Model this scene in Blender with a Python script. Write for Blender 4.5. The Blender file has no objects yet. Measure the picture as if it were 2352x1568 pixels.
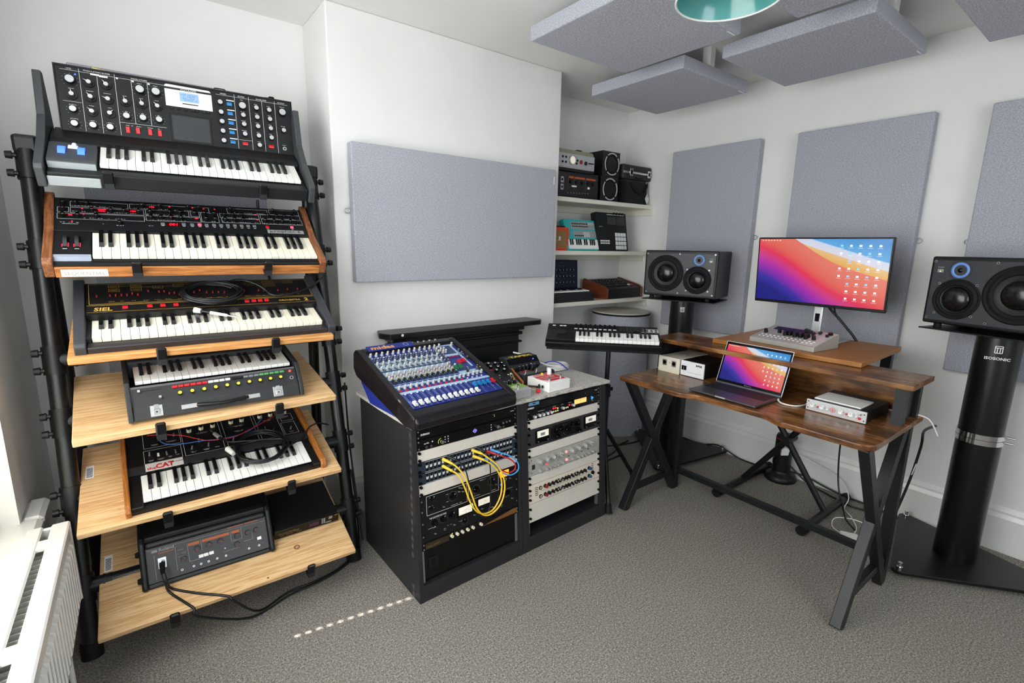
import bpy, bmesh, math, random
from mathutils import Matrix, Vector
random.seed(11)
SC = bpy.context.scene
COL = SC.collection
PI = math.pi
R = math.radians

# ------------------------------------------------------------------ camera
cam_d = bpy.data.cameras.new('camera')
cam_d.sensor_width = 36.0
cam_d.lens = 1122.786 / 2352 * 36.0
cam_d.clip_start = 0.02
cam = bpy.data.objects.new('camera', cam_d)
COL.objects.link(cam)
_r, _d, _f = Vector((0.797791, -0.60265, 0.018527)), Vector((-0.101407, -0.164406, -0.981166)), Vector((0.594346, 0.780887, -0.192274))
cm = Matrix.Identity(4)
for i in range(3):
    cm[i][0], cm[i][1], cm[i][2] = _r[i], -_d[i], -_f[i]
cm[2][3] = 1.36
cam.matrix_world = cm
SC.camera = cam

# ------------------------------------------------------------------ light
SC.view_settings.view_transform = 'Standard'
SC.view_settings.look = 'None'
SC.view_settings.gamma = 1.0
SC.view_settings.exposure = 0.0
SC.view_settings.use_curve_mapping = False
SC.cycles.use_denoising = True
SC.cycles.max_bounces = 8
SC.cycles.diffuse_bounces = 5
SC.cycles.sample_clamp_indirect = 8.0
SC.cycles.caustics_reflective = False
SC.cycles.caustics_refractive = False
W = bpy.data.worlds.new('daylight_sky')
SC.world = W
W.use_nodes = True
bg = W.node_tree.nodes['Background']
bg.inputs[0].default_value = (0.80, 0.90, 1.0, 1)
bg.inputs[1].default_value = 2.2

def lamp(name, typ, loc, aim, energy, color=(1, 1, 1), **kw):
    d = bpy.data.lights.new(name, typ)
    d.energy = energy
    d.color = color
    for k, v in kw.items():
        setattr(d, k, v)
    o = bpy.data.objects.new(name, d)
    COL.objects.link(o)
    o.location = loc
    o.rotation_euler = Vector(aim).to_track_quat('-Z', 'Y').to_euler()
    return o
lamp('sun', 'SUN', (-3, 2, 4), (0.482, -0.071, -0.4628), 22.0, (1, 0.96, 0.9), angle=R(0.5))
# daylight entering through the side window, plus an added fill light behind the camera
lamp('window_daylight', 'AREA', (-0.383, 1.02, 1.34), (1, 0.05, -0.05), 45, (0.93, 0.97, 1.0), shape='RECTANGLE', size=1.85, size_y=1.55)
lamp('rear_fill_light', 'AREA', (0.7, -1.96, 1.45), (0.15, 1, -0.02), 21, (0.95, 0.98, 1.0), shape='RECTANGLE', size=1.5, size_y=1.3)

# ------------------------------------------------------------------ materials
def s2l(c):
    return c / 12.92 if c <= 0.04045 else ((c + 0.055) / 1.055) ** 2.4
def hx(h):
    h = h.lstrip('#')
    return tuple(s2l(int(h[i:i + 2], 16) / 255) for i in (0, 2, 4)) + (1.0,)
MATS = {}
class NT:
    def __init__(s, name):
        s.m = bpy.data.materials.new(name)
        s.m.use_nodes = True
        s.t = s.m.node_tree
        s.b = s.t.nodes['Principled BSDF']
    def n(s, typ, **kw):
        o = s.t.nodes.new(typ)
        for k, v in kw.items():
            if k.startswith('i_'):
                key = k[2:]
                o.inputs[int(key) if key.isdigit() else key.replace('_', ' ')].default_value = v
            else:
                setattr(o, k, v)
        return o
    def l(s, a, b):
        s.t.links.new(a, b)
    def coord(s, scale=(1, 1, 1), kind='Object', rot=(0, 0, 0)):
        c = s.n('ShaderNodeTexCoord')
        mp = s.n('ShaderNodeMapping')
        mp.inputs['Scale'].default_value = scale
        mp.inputs['Rotation'].default_value = rot
        s.l(c.outputs[kind], mp.inputs[0])
        return mp.outputs[0]
    def noise(s, co, scale, detail=3, rough=0.6):
        o = s.n('ShaderNodeTexNoise')
        o.inputs['Scale'].default_value = scale
        o.inputs['Detail'].default_value = detail
        o.inputs['Roughness'].default_value = rough
        s.l(co, o.inputs['Vector'])
        return o.outputs['Fac']
    def ramp(s, fac, stops, interp='LINEAR'):
        o = s.n('ShaderNodeValToRGB')
        o.color_ramp.interpolation = interp
        e = o.color_ramp.elements
        while len(e) < len(stops):
            e.new(0.5)
        for k, (p, c) in enumerate(stops):
            e[k].position = p
            e[k].color = hx(c) if isinstance(c, str) else c
        s.l(fac, o.inputs[0])
        return o.outputs[0]
    def bump(s, h, strength, dist=0.002):
        o = s.n('ShaderNodeBump')
        o.inputs['Strength'].default_value = strength
        o.inputs['Distance'].default_value = dist
        s.l(h, o.inputs['Height'])
        s.l(o.outputs[0], s.b.inputs['Normal'])
    def math(s, op, a, b=None, c=None):
        o = s.n('ShaderNodeMath', operation=op)
        for k, x in enumerate((a, b, c)):
            if x is None:
                continue
            if isinstance(x, (int, float)):
                o.inputs[k].default_value = x
            else:
                s.l(x, o.inputs[k])
        return o.outputs[0]

def mat(name, c, rough=0.5, metal=0.0, spec=0.5, es=0.0, var=0.03, vs=60, bump=0.0, bs=300, coat=0.0):
    """plain procedural material: base colour with a fine tone variation"""
    if name in MATS:
        return MATS[name]
    t = NT(name)
    col = hx(c)
    co = t.coord()
    f = t.noise(co, vs, 2)
    lo = tuple(max(0, x * (1 - var)) for x in col[:3]) + (1,)
    hi = tuple(min(1, x * (1 + var)) for x in col[:3]) + (1,)
    cc = t.ramp(f, [(0.3, lo), (0.7, hi)])
    t.l(cc, t.b.inputs['Base Color'])
    t.b.inputs['Roughness'].default_value = rough
    t.b.inputs['Metallic'].default_value = metal
    t.b.inputs['Specular IOR Level'].default_value = spec
    t.b.inputs['Coat Weight'].default_value = coat
    if bump:
        t.bump(t.noise(co, bs, 3), bump)
    if es:
        t.b.inputs['Emission Color'].default_value = col
        t.b.inputs['Emission Strength'].default_value = es
    MATS[name] = t.m
    return t.m

def fabric_mat(name, a, b, sc=420, bs=0.35):
    t = NT(name)
    co = t.coord()
    f1 = t.noise(co, sc, 3, 0.8)
    cx = t.coord((1, 1, 6))
    f2 = t.noise(cx, sc * 0.5, 2, 0.7)
    f = t.math('ADD', t.math('MULTIPLY', f1, 0.65), t.math('MULTIPLY', f2, 0.35))
    t.l(t.ramp(f, [(0.36, a), (0.64, b)]), t.b.inputs['Base Color'])
    t.b.inputs['Roughness'].default_value = 0.95
    t.b.inputs['Specular IOR Level'].default_value = 0.15
    t.b.inputs['Sheen Weight'].default_value = 0.15
    t.bump(f, bs, 0.0015)
    MATS[name] = t.m
    return t.m

def wood_mat(name, a, b, c, axis='x', rough=0.45, stretch=14, sc=2.2, spec=0.4, ring=0.35):
    """long grain running along the given local axis"""
    t = NT(name)
    s = {'x': (1, stretch, stretch), 'y': (stretch, 1, stretch), 'z': (stretch, stretch, 1)}[axis]
    co = t.coord(s)
    warp = t.noise(co, sc, 4, 0.6)
    fine = t.noise(t.coord(tuple(q * 3 if q > 1 else q * 1.5 for q in s)), sc * 3, 3, 0.7)
    wv = t.math('FRACT', t.math('MULTIPLY', warp, 7.0))
    wv = t.math('ABSOLUTE', t.math('SUBTRACT', t.math('MULTIPLY', wv, 2.0), 1.0))
    f = t.math('ADD', t.math('MULTIPLY', wv, ring), t.math('MULTIPLY', fine, 1 - ring))
    t.l(t.ramp(f, [(0.2, a), (0.5, b), (0.8, c)]), t.b.inputs['Base Color'])
    t.b.inputs['Roughness'].default_value = rough
    t.b.inputs['Specular IOR Level'].default_value = spec
    t.bump(fine, 0.12, 0.001)
    MATS[name] = t.m
    return t.m

black = mat('black_plastic', '#0c0d0f', 0.45, 0, 0.4)
blackm = mat('black_metal', '#0f1012', 0.4, 0.0, 0.4, bump=0.05, bs=900)
satin = mat('satin_black', '#0a0b0d', 0.32, 0, 0.4)
panelk = mat('panel_black', '#121416', 0.5, 0, 0.35, bump=0.04, bs=1200)
rubber = mat('black_rubber', '#090a0b', 0.7, 0, 0.3)
gloss = mat('gloss_black', '#060708', 0.15, 0, 0.35)
charcoal = mat('charcoal_metal', '#222428', 0.5, 0, 0.4)
steel = mat('brushed_steel', '#b9bbbd', 0.32, 0.9)
chrome = mat('chrome', '#d8dadc', 0.12, 1.0)
alu = mat('aluminium', '#c4c6c8', 0.4, 0.6)
alu_pale = mat('pale_aluminium', '#d6d0c6', 0.5, 0.0)
silver = mat('silver_panel', '#b6b5af', 0.4, 0.25)
white = mat('white_plastic', '#efefec', 0.35)
ivory = mat('ivory_plastic', '#e9e2cd', 0.35)
wkey = mat('white_key', '#f2f2ee', 0.28, var=0.01)
ikey = mat('ivory_key', '#f2ecda', 0.28, var=0.01)
bkey = mat('black_key', '#0d0e10', 0.25)
print_w = mat('white_print', '#d9dadb', 0.6, var=0.02)
print_g = mat('grey_print', '#8d9094', 0.6, var=0.02)
print_au = mat('gold_print', '#c9a44a', 0.5, var=0.05)
print_r = mat('red_print', '#c8202a', 0.5)
print_k = mat('black_print', '#17181a', 0.6)
red = mat('red_plastic', '#d01b25', 0.35)
redd = mat('deep_red', '#8a1a1e', 0.4)
blue = mat('blue_plastic', '#1f7fc4', 0.35)
green = mat('green_plastic', '#4f8f57', 0.4)
yellow = mat('yellow_plastic', '#ecd23c', 0.4)
orange = mat('orange_vinyl', '#d5481c', 0.5, bump=0.1)
greyb = mat('grey_button', '#6f7378', 0.45)
led_r = mat('red_led', '#ff1828', 0.4, es=3.0)
led_b = mat('blue_led', '#2a4cff', 0.4, es=4.0)
led_g = mat('green_led', '#35d76a', 0.4, es=3.0)
led_y = mat('yellow_led', '#e9e060', 0.4, es=2.0)
glow_o = mat('orange_glow', '#ff9a20', 0.4, es=1.6)
glow_am = mat('amber_meter', '#ffb764', 0.4, es=1.1)
glow_bl = mat('blue_wheel_glow', '#3f6dff', 0.3, es=1.6)
lcd_b = mat('lcd_blue', '#86a6d0', 0.3, es=0.25)
meterw = mat('meter_face', '#efe9d8', 0.4, es=0.35)
felt = fabric_mat('grey_felt', '#83858f', '#c6c8d2', 230, 0.45)
walnut = wood_mat('walnut_cheek', '#5a3420', '#84502f', '#9a6540', 'y', 0.4)
walnutx = wood_mat('walnut_rail', '#7a4723', '#b0703a', '#c98a50', 'x', 0.35)
pine = wood_mat('pine_board', '#b98a58', '#dcb482', '#e8c89c', 'x', 0.5, 16, 1.6)
pine_d = wood_mat('dark_pine_board', '#a56a34', '#cf9458', '#dca86c', 'x', 0.5, 18, 1.8)
teak = wood_mat('teak_cheek', '#7a451c', '#a8682e', '#bd7c3c', 'y', 0.4)
oak = wood_mat('oak_veneer', '#7d4f20', '#a56c30', '#b67c3c', 'x', 0.4, 20, 2.5)

# ------------------------------------------------------------------ mesh builder
class MB:
    def __init__(s, M=None):
        s.v, s.f, s.mi, s.sm, s.mats, s.k = [], [], [], [], [], 0
        s.M = M or Matrix.Identity(4)
    def use(s, m):
        if m not in s.mats:
            s.mats.append(m)
        s.k = s.mats.index(m)
        return s
    def at(s, M):
        s.M = M
        return s
    def add(s, vs, fs, smooth=False):
        o = len(s.v)
        M = s.M
        s.v += [tuple(M @ Vector(p)) for p in vs]
        flip = M.to_3x3().determinant() < 0
        for f in fs:
            g = [i + o for i in f]
            s.f.append(g[::-1] if flip else g)
            s.mi.append(s.k)
            s.sm.append(smooth)
        return s
    def box(s, x0, x1, y0, y1, z0, z1, c=0.0):
        if c <= 0:
            vs = [(x, y, z) for x in (x0, x1) for y in (y0, y1) for z in (z0, z1)]
            return s.add(vs, [(0, 1, 3, 2), (4, 6, 7, 5), (0, 4, 5, 1), (2, 3, 7, 6), (0, 2, 6, 4), (1, 5, 7, 3)])
        c = min(c, (x1 - x0) * 0.49, (y1 - y0) * 0.49, (z1 - z0) * 0.49)
        X, Y, Z, vs, idx = (x0, x1), (y0, y1), (z0, z1), [], {}
        for i in (0, 1):
            for j in (0, 1):
                for k in (0, 1):
                    dx, dy, dz = (c, -c)[i], (c, -c)[j], (c, -c)[k]
                    for a, p in enumerate(((X[i], Y[j] + dy, Z[k] + dz), (X[i] + dx, Y[j], Z[k] + dz), (X[i] + dx, Y[j] + dy, Z[k]))):
                        idx[i, j, k, a] = len(vs)
                        vs.append(p)
        fs = []
        q = lambda *t: [idx[u] for u in t]
        for i in (0, 1):
            fs.append(q((i, 0, 0, 0), (i, 0, 1, 0), (i, 1, 1, 0), (i, 1, 0, 0)) if i == 0 else q((i, 0, 0, 0), (i, 1, 0, 0), (i, 1, 1, 0), (i, 0, 1, 0)))
            fs.append(q((0, i, 0, 1), (1, i, 0, 1), (1, i, 1, 1), (0, i, 1, 1)) if i == 0 else q((0, i, 0, 1), (0, i, 1, 1), (1, i, 1, 1), (1, i, 0, 1)))
            fs.append(q((0, 0, i, 2), (0, 1, i, 2), (1, 1, i, 2), (1, 0, i, 2)) if i == 0 else q((0, 0, i, 2), (1, 0, i, 2), (1, 1, i, 2), (0, 1, i, 2)))
        for j in (0, 1):
            for k in (0, 1):
                g = q((0, j, k, 1), (0, j, k, 2), (1, j, k, 2), (1, j, k, 1))
                fs.append(g if (j ^ k) == 0 else g[::-1])
                g = q((j, 0, k, 0), (j, 1, k, 0), (j, 1, k, 2), (j, 0, k, 2))
                fs.append(g if (j ^ k) == 0 else g[::-1])
                g = q((j, k, 0, 0), (j, k, 0, 1), (j, k, 1, 1), (j, k, 1, 0))
                fs.append(g if (j ^ k) == 0 else g[::-1])
        for i in (0, 1):
            for j in (0, 1):
                for k in (0, 1):
                    g = q((i, j, k, 0), (i, j, k, 1), (i, j, k, 2))
                    fs.append(g if (i + j + k) % 2 else g[::-1])
        return s.add(vs, fs)
    def ring(s, p0, p1, r0, r1, n, smooth=True):
        a, b = Vector(p0), Vector(p1)
        d = (b - a)
        d = d.normalized() if d.length > 1e-9 else Vector((0, 0, 1))
        u = d.orthogonal().normalized()
        w = d.cross(u)
        vs = []
        for p, r in ((a, r0), (b, r1)):
            for k in range(n):
                t = 2 * PI * k / n
                vs.append(tuple(p + u * (r * math.cos(t)) + w * (r * math.sin(t))))
        return s.add(vs, [(k, (k + 1) % n, n + (k + 1) % n, n + k) for k in range(n)], smooth)
    def disc(s, p, d, r, n, ri=0.0):
        d = Vector(d).normalized()
        u = d.orthogonal().normalized()
        w = d.cross(u)
        P = Vector(p)
        vs = [tuple(P + u * (r * math.cos(2 * PI * k / n)) + w * (r * math.sin(2 * PI * k / n))) for k in range(n)]
        if ri <= 0:
            return s.add(vs, [tuple(range(n))])
        vs += [tuple(P + u * (ri * math.cos(2 * PI * k / n)) + w * (ri * math.sin(2 * PI * k / n))) for k in range(n)]
        return s.add(vs, [(k, (k + 1) % n, n + (k + 1) % n, n + k) for k in range(n)])
    def cyl(s, p0, p1, r0, r1=None, n=16, caps=True):
        r1 = r0 if r1 is None else r1
        s.ring(p0, p1, r0, r1, n)
        if caps:
            d = Vector(p1) - Vector(p0)
            if r0 > 0:
                s.disc(p0, -d, r0, n)
            if r1 > 0:
                s.disc(p1, d, r1, n)
        return s
    def lathe(s, prof, n=32, o=(0, 0, 0), smooth=True):
        vs = [(o[0] + r * math.cos(2 * PI * k / n), o[1] + r * math.sin(2 * PI * k / n), o[2] + z) for r, z in prof for k in range(n)]
        fs = []
        for i in range(len(prof) - 1):
            for k in range(n):
                a, b = i * n + k, i * n + (k + 1) % n
                fs.append((a, b, b + n, a + n))
        return s.add(vs, fs, smooth)
    def prism(s, pts, axis, a, b):
        def mk(p, t):
            return {'x': (t, p[0], p[1]), 'y': (p[0], t, p[1]), 'z': (p[0], p[1], t)}[axis]
        n = len(pts)
        area = sum(pts[i][0] * pts[(i + 1) % n][1] - pts[(i + 1) % n][0] * pts[i][1] for i in range(n))
        if (area < 0) != (axis == 'y'):
            pts = pts[::-1]
        vs = [mk(p, a) for p in pts] + [mk(p, b) for p in pts]
        fs = [tuple(range(n))[::-1], tuple(range(n, 2 * n))] + [(k, (k + 1) % n, n + (k + 1) % n, n + k) for k in range(n)]
        return s.add(vs, fs)
    def quad(s, x0, x1, y0, y1, z):
        return s.add([(x0, y0, z), (x1, y0, z), (x1, y1, z), (x0, y1, z)], [(0, 1, 2, 3)])
    def line(s, a, b, w, z, h=0.0004):
        """thin raised printed line in the local xy plane"""
        dx, dy = b[0] - a[0], b[1] - a[1]
        L = math.hypot(dx, dy) or 1e-6
        nx, ny = -dy / L * w / 2, dx / L * w / 2
        return s.add([(a[0] + nx, a[1] + ny, z + h), (a[0] - nx, a[1] - ny, z + h), (b[0] - nx, b[1] - ny, z + h), (b[0] + nx, b[1] + ny, z + h)], [(0, 1, 2, 3)])
    def frame(s, x0, x1, y0, y1, w, z):
        for a, b in (((x0, y0), (x1, y0)), ((x1, y0), (x1, y1)), ((x1, y1), (x0, y1)), ((x0, y1), (x0, y0))):
            s.line(a, b, w, z)
        return s
    def tube(s, pts, r, n=8, smooth=3, closed=False):
        P = [Vector(p) for p in pts]
        if smooth and len(P) > 2:
            Q = []
            m = len(P)
            for i in range(m if closed else m - 1):
                p0 = P[(i - 1) % m] if closed or i > 0 else P[i]
                p1, p2 = P[i], P[(i + 1) % m]
                p3 = P[(i + 2) % m] if closed or i + 2 < m else p2
                for k in range(smooth):
                    t = k / smooth
                    Q.append(0.5 * ((2 * p1) + (p2 - p0) * t + (2 * p0 - 5 * p1 + 4 * p2 - p3) * t * t + (3 * p1 - p0 - 3 * p2 + p3) * t ** 3))
            if not closed:
                Q.append(P[-1])
            P = Q
        m = len(P)
        vs, u = [], None
        for i in range(m):
            a = P[(i - 1) % m] if closed else P[max(i - 1, 0)]
            b = P[(i + 1) % m] if closed else P[min(i + 1, m - 1)]
            d = (b - a).normalized() if (b - a).length > 1e-9 else Vector((0, 0, 1))
            u = d.orthogonal() if u is None else (u - d * u.dot(d))
            if u.length < 1e-6:
                u = d.orthogonal()
            u = u.normalized()
            w = d.cross(u)
            rr = r[i] if isinstance(r, (list, tuple)) else r
            vs += [tuple(P[i] + u * (rr * math.cos(2 * PI * k / n)) + w * (rr * math.sin(2 * PI * k / n))) for k in range(n)]
        fs = []
        for i in range(m if closed else m - 1):
            j = (i + 1) % m
            fs += [(i * n + k, i * n + (k + 1) % n, j * n + (k + 1) % n, j * n + k) for k in range(n)]
        s.add(vs, fs, True)
        if not closed:
            s.add(vs[:n], [tuple(range(n))[::-1]])
            s.add(vs[-n:], [tuple(range(n))])
        return s
    def mesh(s, name):
        me = bpy.data.meshes.new(name)
        me.from_pydata(s.v, [], s.f)
        for m in s.mats:
            me.materials.append(m)
        me.polygons.foreach_set('material_index', s.mi)
        me.polygons.foreach_set('use_smooth', s.sm)
        bm = bmesh.new()
        bm.from_mesh(me)
        bmesh.ops.recalc_face_normals(bm, faces=bm.faces)
        bm.to_mesh(me)
        bm.free()
        me.update()
        return me
    def build(s, name, parent=None, M=None, label=None, kind=None):
        return place(name, s.mesh(name), parent, M, label, kind)

def place(name, me, parent=None, M=None, label=None, kind=None):
    o = bpy.data.objects.new(name, me)
    COL.objects.link(o)
    if parent:
        o.parent = parent
    if M is not None:
        o.matrix_basis = M
    if label:
        o['label'] = label
    if kind:
        o['kind'] = kind
    return o
def bev(o, w=0.003, seg=2):
    b = o.modifiers.new('bevel', 'BEVEL')
    b.width = w
    b.segments = seg
    b.limit_method = 'ANGLE'
    return o
def tag(o, label, cat, group=None):
    o['label'] = label
    o['category'] = cat
    if group:
        o['group'] = group
    return o
def thing(name, label, cat, M=None, group=None):
    o = bpy.data.objects.new(name, None)
    o.empty_display_size = 0.05
    COL.objects.link(o)
    if M is not None:
        o.matrix_basis = M
    return tag(o, label, cat, group)
def struct(name, mb):
    o = mb.build(name)
    o['kind'] = 'structure'
    return o
def T(x=0, y=0, z=0):
    return Matrix.Translation((x, y, z))
def RX(a):
    return Matrix.Rotation(R(a), 4, 'X')
def RY(a):
    return Matrix.Rotation(R(a), 4, 'Y')
def RZ(a):
    return Matrix.Rotation(R(a), 4, 'Z')
def fr(pos, yaw, pitch=0.0):
    """local x = along the front to the right, y = backwards rising by pitch, z = out of the face"""
    return T(*pos) @ RZ(yaw) @ RX(pitch)
FONTQ = []
def text(body, size, m, parent, M, name='lettering', sx=1.0, shear=0.0, align='LEFT', ext=0.0002, bold=0.0):
    """queued flat lettering, turned into a mesh part at the end of the script"""
    FONTQ.append((body, size, m, parent, M, name, sx, shear, align, ext, bold))
def flush_text():
    tmp = []
    for (body, size, m, parent, M, name, sx, shear, align, ext, bold) in FONTQ:
        c = bpy.data.curves.new('t', 'FONT')
        c.body = body
        c.size = size
        c.shear = shear
        c.extrude = ext
        c.offset = bold
        c.align_x = align
        c.resolution_u = 2
        o = bpy.data.objects.new('t', c)
        COL.objects.link(o)
        tmp.append(o)
    dg = bpy.context.evaluated_depsgraph_get()
    for o, (body, size, m, parent, M, name, sx, shear, align, ext, bold) in zip(tmp, FONTQ):
        me = bpy.data.meshes.new_from_object(o.evaluated_get(dg))
        me.name = name
        me.materials.clear()
        me.materials.append(m)
        place(name, me, parent, M @ Matrix.Diagonal((sx, 1, 1, 1)))
    for o in tmp:
        c = o.data
        bpy.data.objects.remove(o)
        bpy.data.curves.remove(c)

def scatter(name, me, parent, pts, z=0.0, rots=None):
    for k, p in enumerate(pts):
        a = rots[k] if isinstance(rots, (list, tuple)) else (rots(k) if callable(rots) else 0)
        place(name, me, parent, T(p[0], p[1], z) @ RZ(a))

# knob meshes -----------------------------------------------------------
def knob_mesh(r, h, body, cap=None, capr=0.75, skirt=0.0, n=16, point=None, dome=0.0):
    b = MB().use(body)
    z = 0.0
    if skirt:
        b.cyl((0, 0, 0), (0, 0, h * 0.25), r * (1 + skirt), r * (1 + skirt), n)
        z = h * 0.25
    b.cyl((0, 0, z), (0, 0, h), r, r * 0.88, n)
    if cap:
        b.use(cap)
        b.cyl((0, 0, h), (0, 0, h + 0.0012 + dome), r * capr, r * capr * 0.92, n)
    if point:
        b.use(point)
        t = h + 0.0016 + dome
        b.box(-r * 0.09, r * 0.09, r * 0.25, r * 0.98, h * 0.6, t)
    return b.mesh('knob')
def ptr_mesh(r, h):
    b = MB().use(satin)
    b.cyl((0, 0, 0), (0, 0, h * 0.35), r, r * 0.95, 18)
    b.prism([(-r * 0.42, -r * 0.6), (r * 0.42, -r * 0.6), (r * 0.42, r * 0.3), (0, r * 1.0), (-r * 0.42, r * 0.3)], 'z', h * 0.35, h)
    b.use(alu)
    b.cyl((0, 0, h), (0, 0, h + 0.001), r * 0.42, r * 0.40, 14)
    b.use(print_w)
    b.prism([(-r * 0.10, r * 0.2), (r * 0.10, r * 0.2), (0, r * 0.98)], 'z', h, h + 0.0008)
    return b.mesh('knob')

# keyboards --------------------------------------------------------------
BLACK_AFTER = {'C': 1, 'D': 1, 'E': 0, 'F': 1, 'G': 1, 'A': 1, 'B': 0}
def keys(parent, start, n, w, L, wm, bm, lip=0.012, M0=None, blen=0.63, bw=0.58, bh=0.011):
    M0 = M0 or Matrix.Identity(4)
    g = w * 0.022
    a = MB().use(wm)
    a.box(g, w - g, 0, L, -lip, 0, 0.0009)
    wme = a.mesh('white_key')
    b = MB().use(bm)
    hw, hb = w * bw / 2, L * (1 - blen)
    b.add([(-hw, hb, -0.001), (hw, hb, -0.001), (hw, L, -0.001), (-hw, L, -0.001),
           (-hw * 0.8, hb + 0.011, bh), (hw * 0.8, hb + 0.011, bh), (hw * 0.8, L, bh), (-hw * 0.8, L, bh)],
          [(0, 1, 5, 4), (1, 2, 6, 5), (2, 3, 7, 6), (3, 0, 4, 7), (4, 5, 6, 7)])
    bme = b.mesh('black_key')
    o = 'CDEFGAB'.index(start)
    for k in range(n):
        place('white_key', wme, parent, M0 @ T(k * w, 0, 0))
    for k in range(n - 1):
        if BLACK_AFTER['CDEFGAB'[(o + k) % 7]]:
            place('black_key', bme, parent, M0 @ T((k + 1) * w, 0, 0))

def dashes(mb, x0, x1, y, z, hgt=0.0012, seed=1, fill=0.7, gap=0.002):
    """rows of tiny print marks too small to read"""
    rr = random.Random(seed)
    x = x0
    while x < x1:
        l = rr.uniform(0.002, 0.006)
        if rr.random() < fill:
            mb.line((x, y), (min(x + l, x1), y), hgt, z)
        x += l + gap
    return mb
# =================================================================== ROOM
XL, XR, YB, YF, ZC = -0.373, 3.087, 2.65, -2.05, 2.36
CX0, CX1, CY = 0.735, 2.09, 2.31          # chimney breast
t = NT('wall_paint')
co = t.coord()
t.l(t.ramp(t.noise(co, 3.0, 4), [(0.3, '#e3e3e1'), (0.7, '#e9e9e7')]), t.b.inputs['Base Color'])
t.b.inputs['Roughness'].default_value = 0.85
t.b.inputs['Specular IOR Level'].default_value = 0.25
t.bump(t.noise(co, 90, 4), 0.12, 0.002)
wallm = t.m
t = NT('ceiling_paint')
t.l(t.ramp(t.noise(t.coord(), 2.0, 3), [(0.3, '#e6e6e3'), (0.7, '#ebebe8')]), t.b.inputs['Base Color'])
t.b.inputs['Roughness'].default_value = 0.9
ceilm = t.m
gl = mat('gloss_white_paint', '#e6e6e3', 0.28, var=0.02)
shelfm = mat('cream_shelf_paint', '#e4e1d4', 0.4, var=0.03)
t = NT('carpet')
co = t.coord()
f1 = t.noise(co, 330, 2, 0.8)
f2 = t.noise(co, 150, 2, 0.7)
f3 = t.noise(co, 2.2, 2)
f = t.math('ADD', t.math('MULTIPLY', f1, 0.55), t.math('MULTIPLY', f2, 0.45))
cA = t.ramp(f, [(0.34, '#403d3a'), (0.45, '#77726c'), (0.55, '#9c968f'), (0.66, '#d3cdc5')])
mx = t.n('ShaderNodeMixRGB', blend_type='MULTIPLY')
mx.inputs[0].default_value = 0.5
t.l(cA, mx.inputs[1])
t.l(t.ramp(f3, [(0.3, '#eeeeee'), (0.7, '#ffffff')]), mx.inputs[2])
t.l(mx.outputs[0], t.b.inputs['Base Color'])
t.b.inputs['Roughness'].default_value = 1.0
t.b.inputs['Specular IOR Level'].default_value = 0.05
t.bump(f, 0.6, 0.003)
carpetm = t.m

b = MB().use(carpetm); b.box(XL - 0.25, XR + 0.1, YF - 0.1, YB + 0.1, -0.08, 0); struct('floor', b)
b = MB().use(ceilm); b.box(XL - 0.25, XR + 0.1, YF - 0.1, YB + 0.1, ZC, ZC + 0.08); struct('ceiling', b)
b = MB().use(wallm); b.box(XR, XR + 0.1, YF - 0.1, YB + 0.1, 0, ZC); struct('wall_right', b)
b = MB().use(wallm); b.box(XL - 0.25, XR + 0.1, YB, YB + 0.1, 0, ZC); struct('wall_back', b)
b = MB().use(wallm); b.box(CX0, CX1, CY, YB, 0, ZC); bev(struct('wall_chimney', b), 0.006, 2)
# wall behind the camera, with an opening for the added rear window
b = MB().use(wallm)
b.box(XL - 0.25, -0.1, YF - 0.1, YF, 0, ZC); b.box(1.5, XR + 0.1, YF - 0.1, YF, 0, ZC)
b.box(-0.1, 1.5, YF - 0.1, YF, 0, 0.8); b.box(-0.1, 1.5, YF - 0.1, YF, 2.15, ZC)
struct('wall_front', b)
# left wall with the low sash window
WY0, WY1, WZ0, WZ1 = 0.05, 2.0, 0.50, 2.15
b = MB().use(wallm)
b.box(XL - 0.25, XL, YF - 0.1, WY0, 0, ZC); b.box(XL - 0.25, XL, WY1, YB, 0, ZC)
b.box(XL - 0.25, XL, WY0, WY1, 0, WZ0 - 0.02); b.box(XL - 0.25, XL, WY0, WY1, WZ1, ZC)
struct('wall_left', b)
b = MB().use(wallm); b.box(XL, XL + 0.004, WY1, 2.10, WZ0, WZ1 + 0.1); struct('trim_1', b)
# windows
def window(name, M, w, h, panes=True):
    b = MB().use(gl)
    o = b.box(0, 0.05, -0.03, 0.03, 0, h); b.box(w - 0.05, w, -0.03, 0.03, 0, h)
    b.box(0.05, w - 0.05, -0.03, 0.03, 0, 0.06); b.box(0.05, w - 0.05, -0.03, 0.03, h - 0.06, h)
    b.box(0.05, w - 0.05, -0.028, 0.028, h / 2 - 0.025, h / 2 + 0.025)
    o = b.build(name); o.matrix_basis = M; o['kind'] = 'structure'
    g = NT('window_glass')
    g.b.inputs['Roughness'].default_value = 0.02
    g.b.inputs['Base Color'].default_value = (0.02, 0.025, 0.025, 1)
    clear = g.n('ShaderNodeBsdfTransparent')
    mixs = g.n('ShaderNodeMixShader')
    mixs.inputs[0].default_value = 0.06
    g.l(clear.outputs[0], mixs.inputs[1]); g.l(g.b.outputs[0], mixs.inputs[2])
    g.l(mixs.outputs[0], g.t.nodes['Material Output'].inputs[0])
    for k in (0, 1):
        p = MB().use(g.m); p.box(0.05, w - 0.05, -0.003, 0.003, 0.06 + k * (h / 2 - 0.035), h / 2 - 0.025 + k * (h / 2 - 0.035))
        p.build('pane', o)
    return o
w1 = window('window_1', T(XL - 0.16, WY1, WZ0) @ RZ(-90), WY1 - WY0, WZ1 - WZ0)
w2 = window('added_rear_window', T(-0.1, YF - 0.05, 0.8), 1.6, 1.35)  # unseen window, added to go with the rear fill light
b = MB().use(gl)
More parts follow.
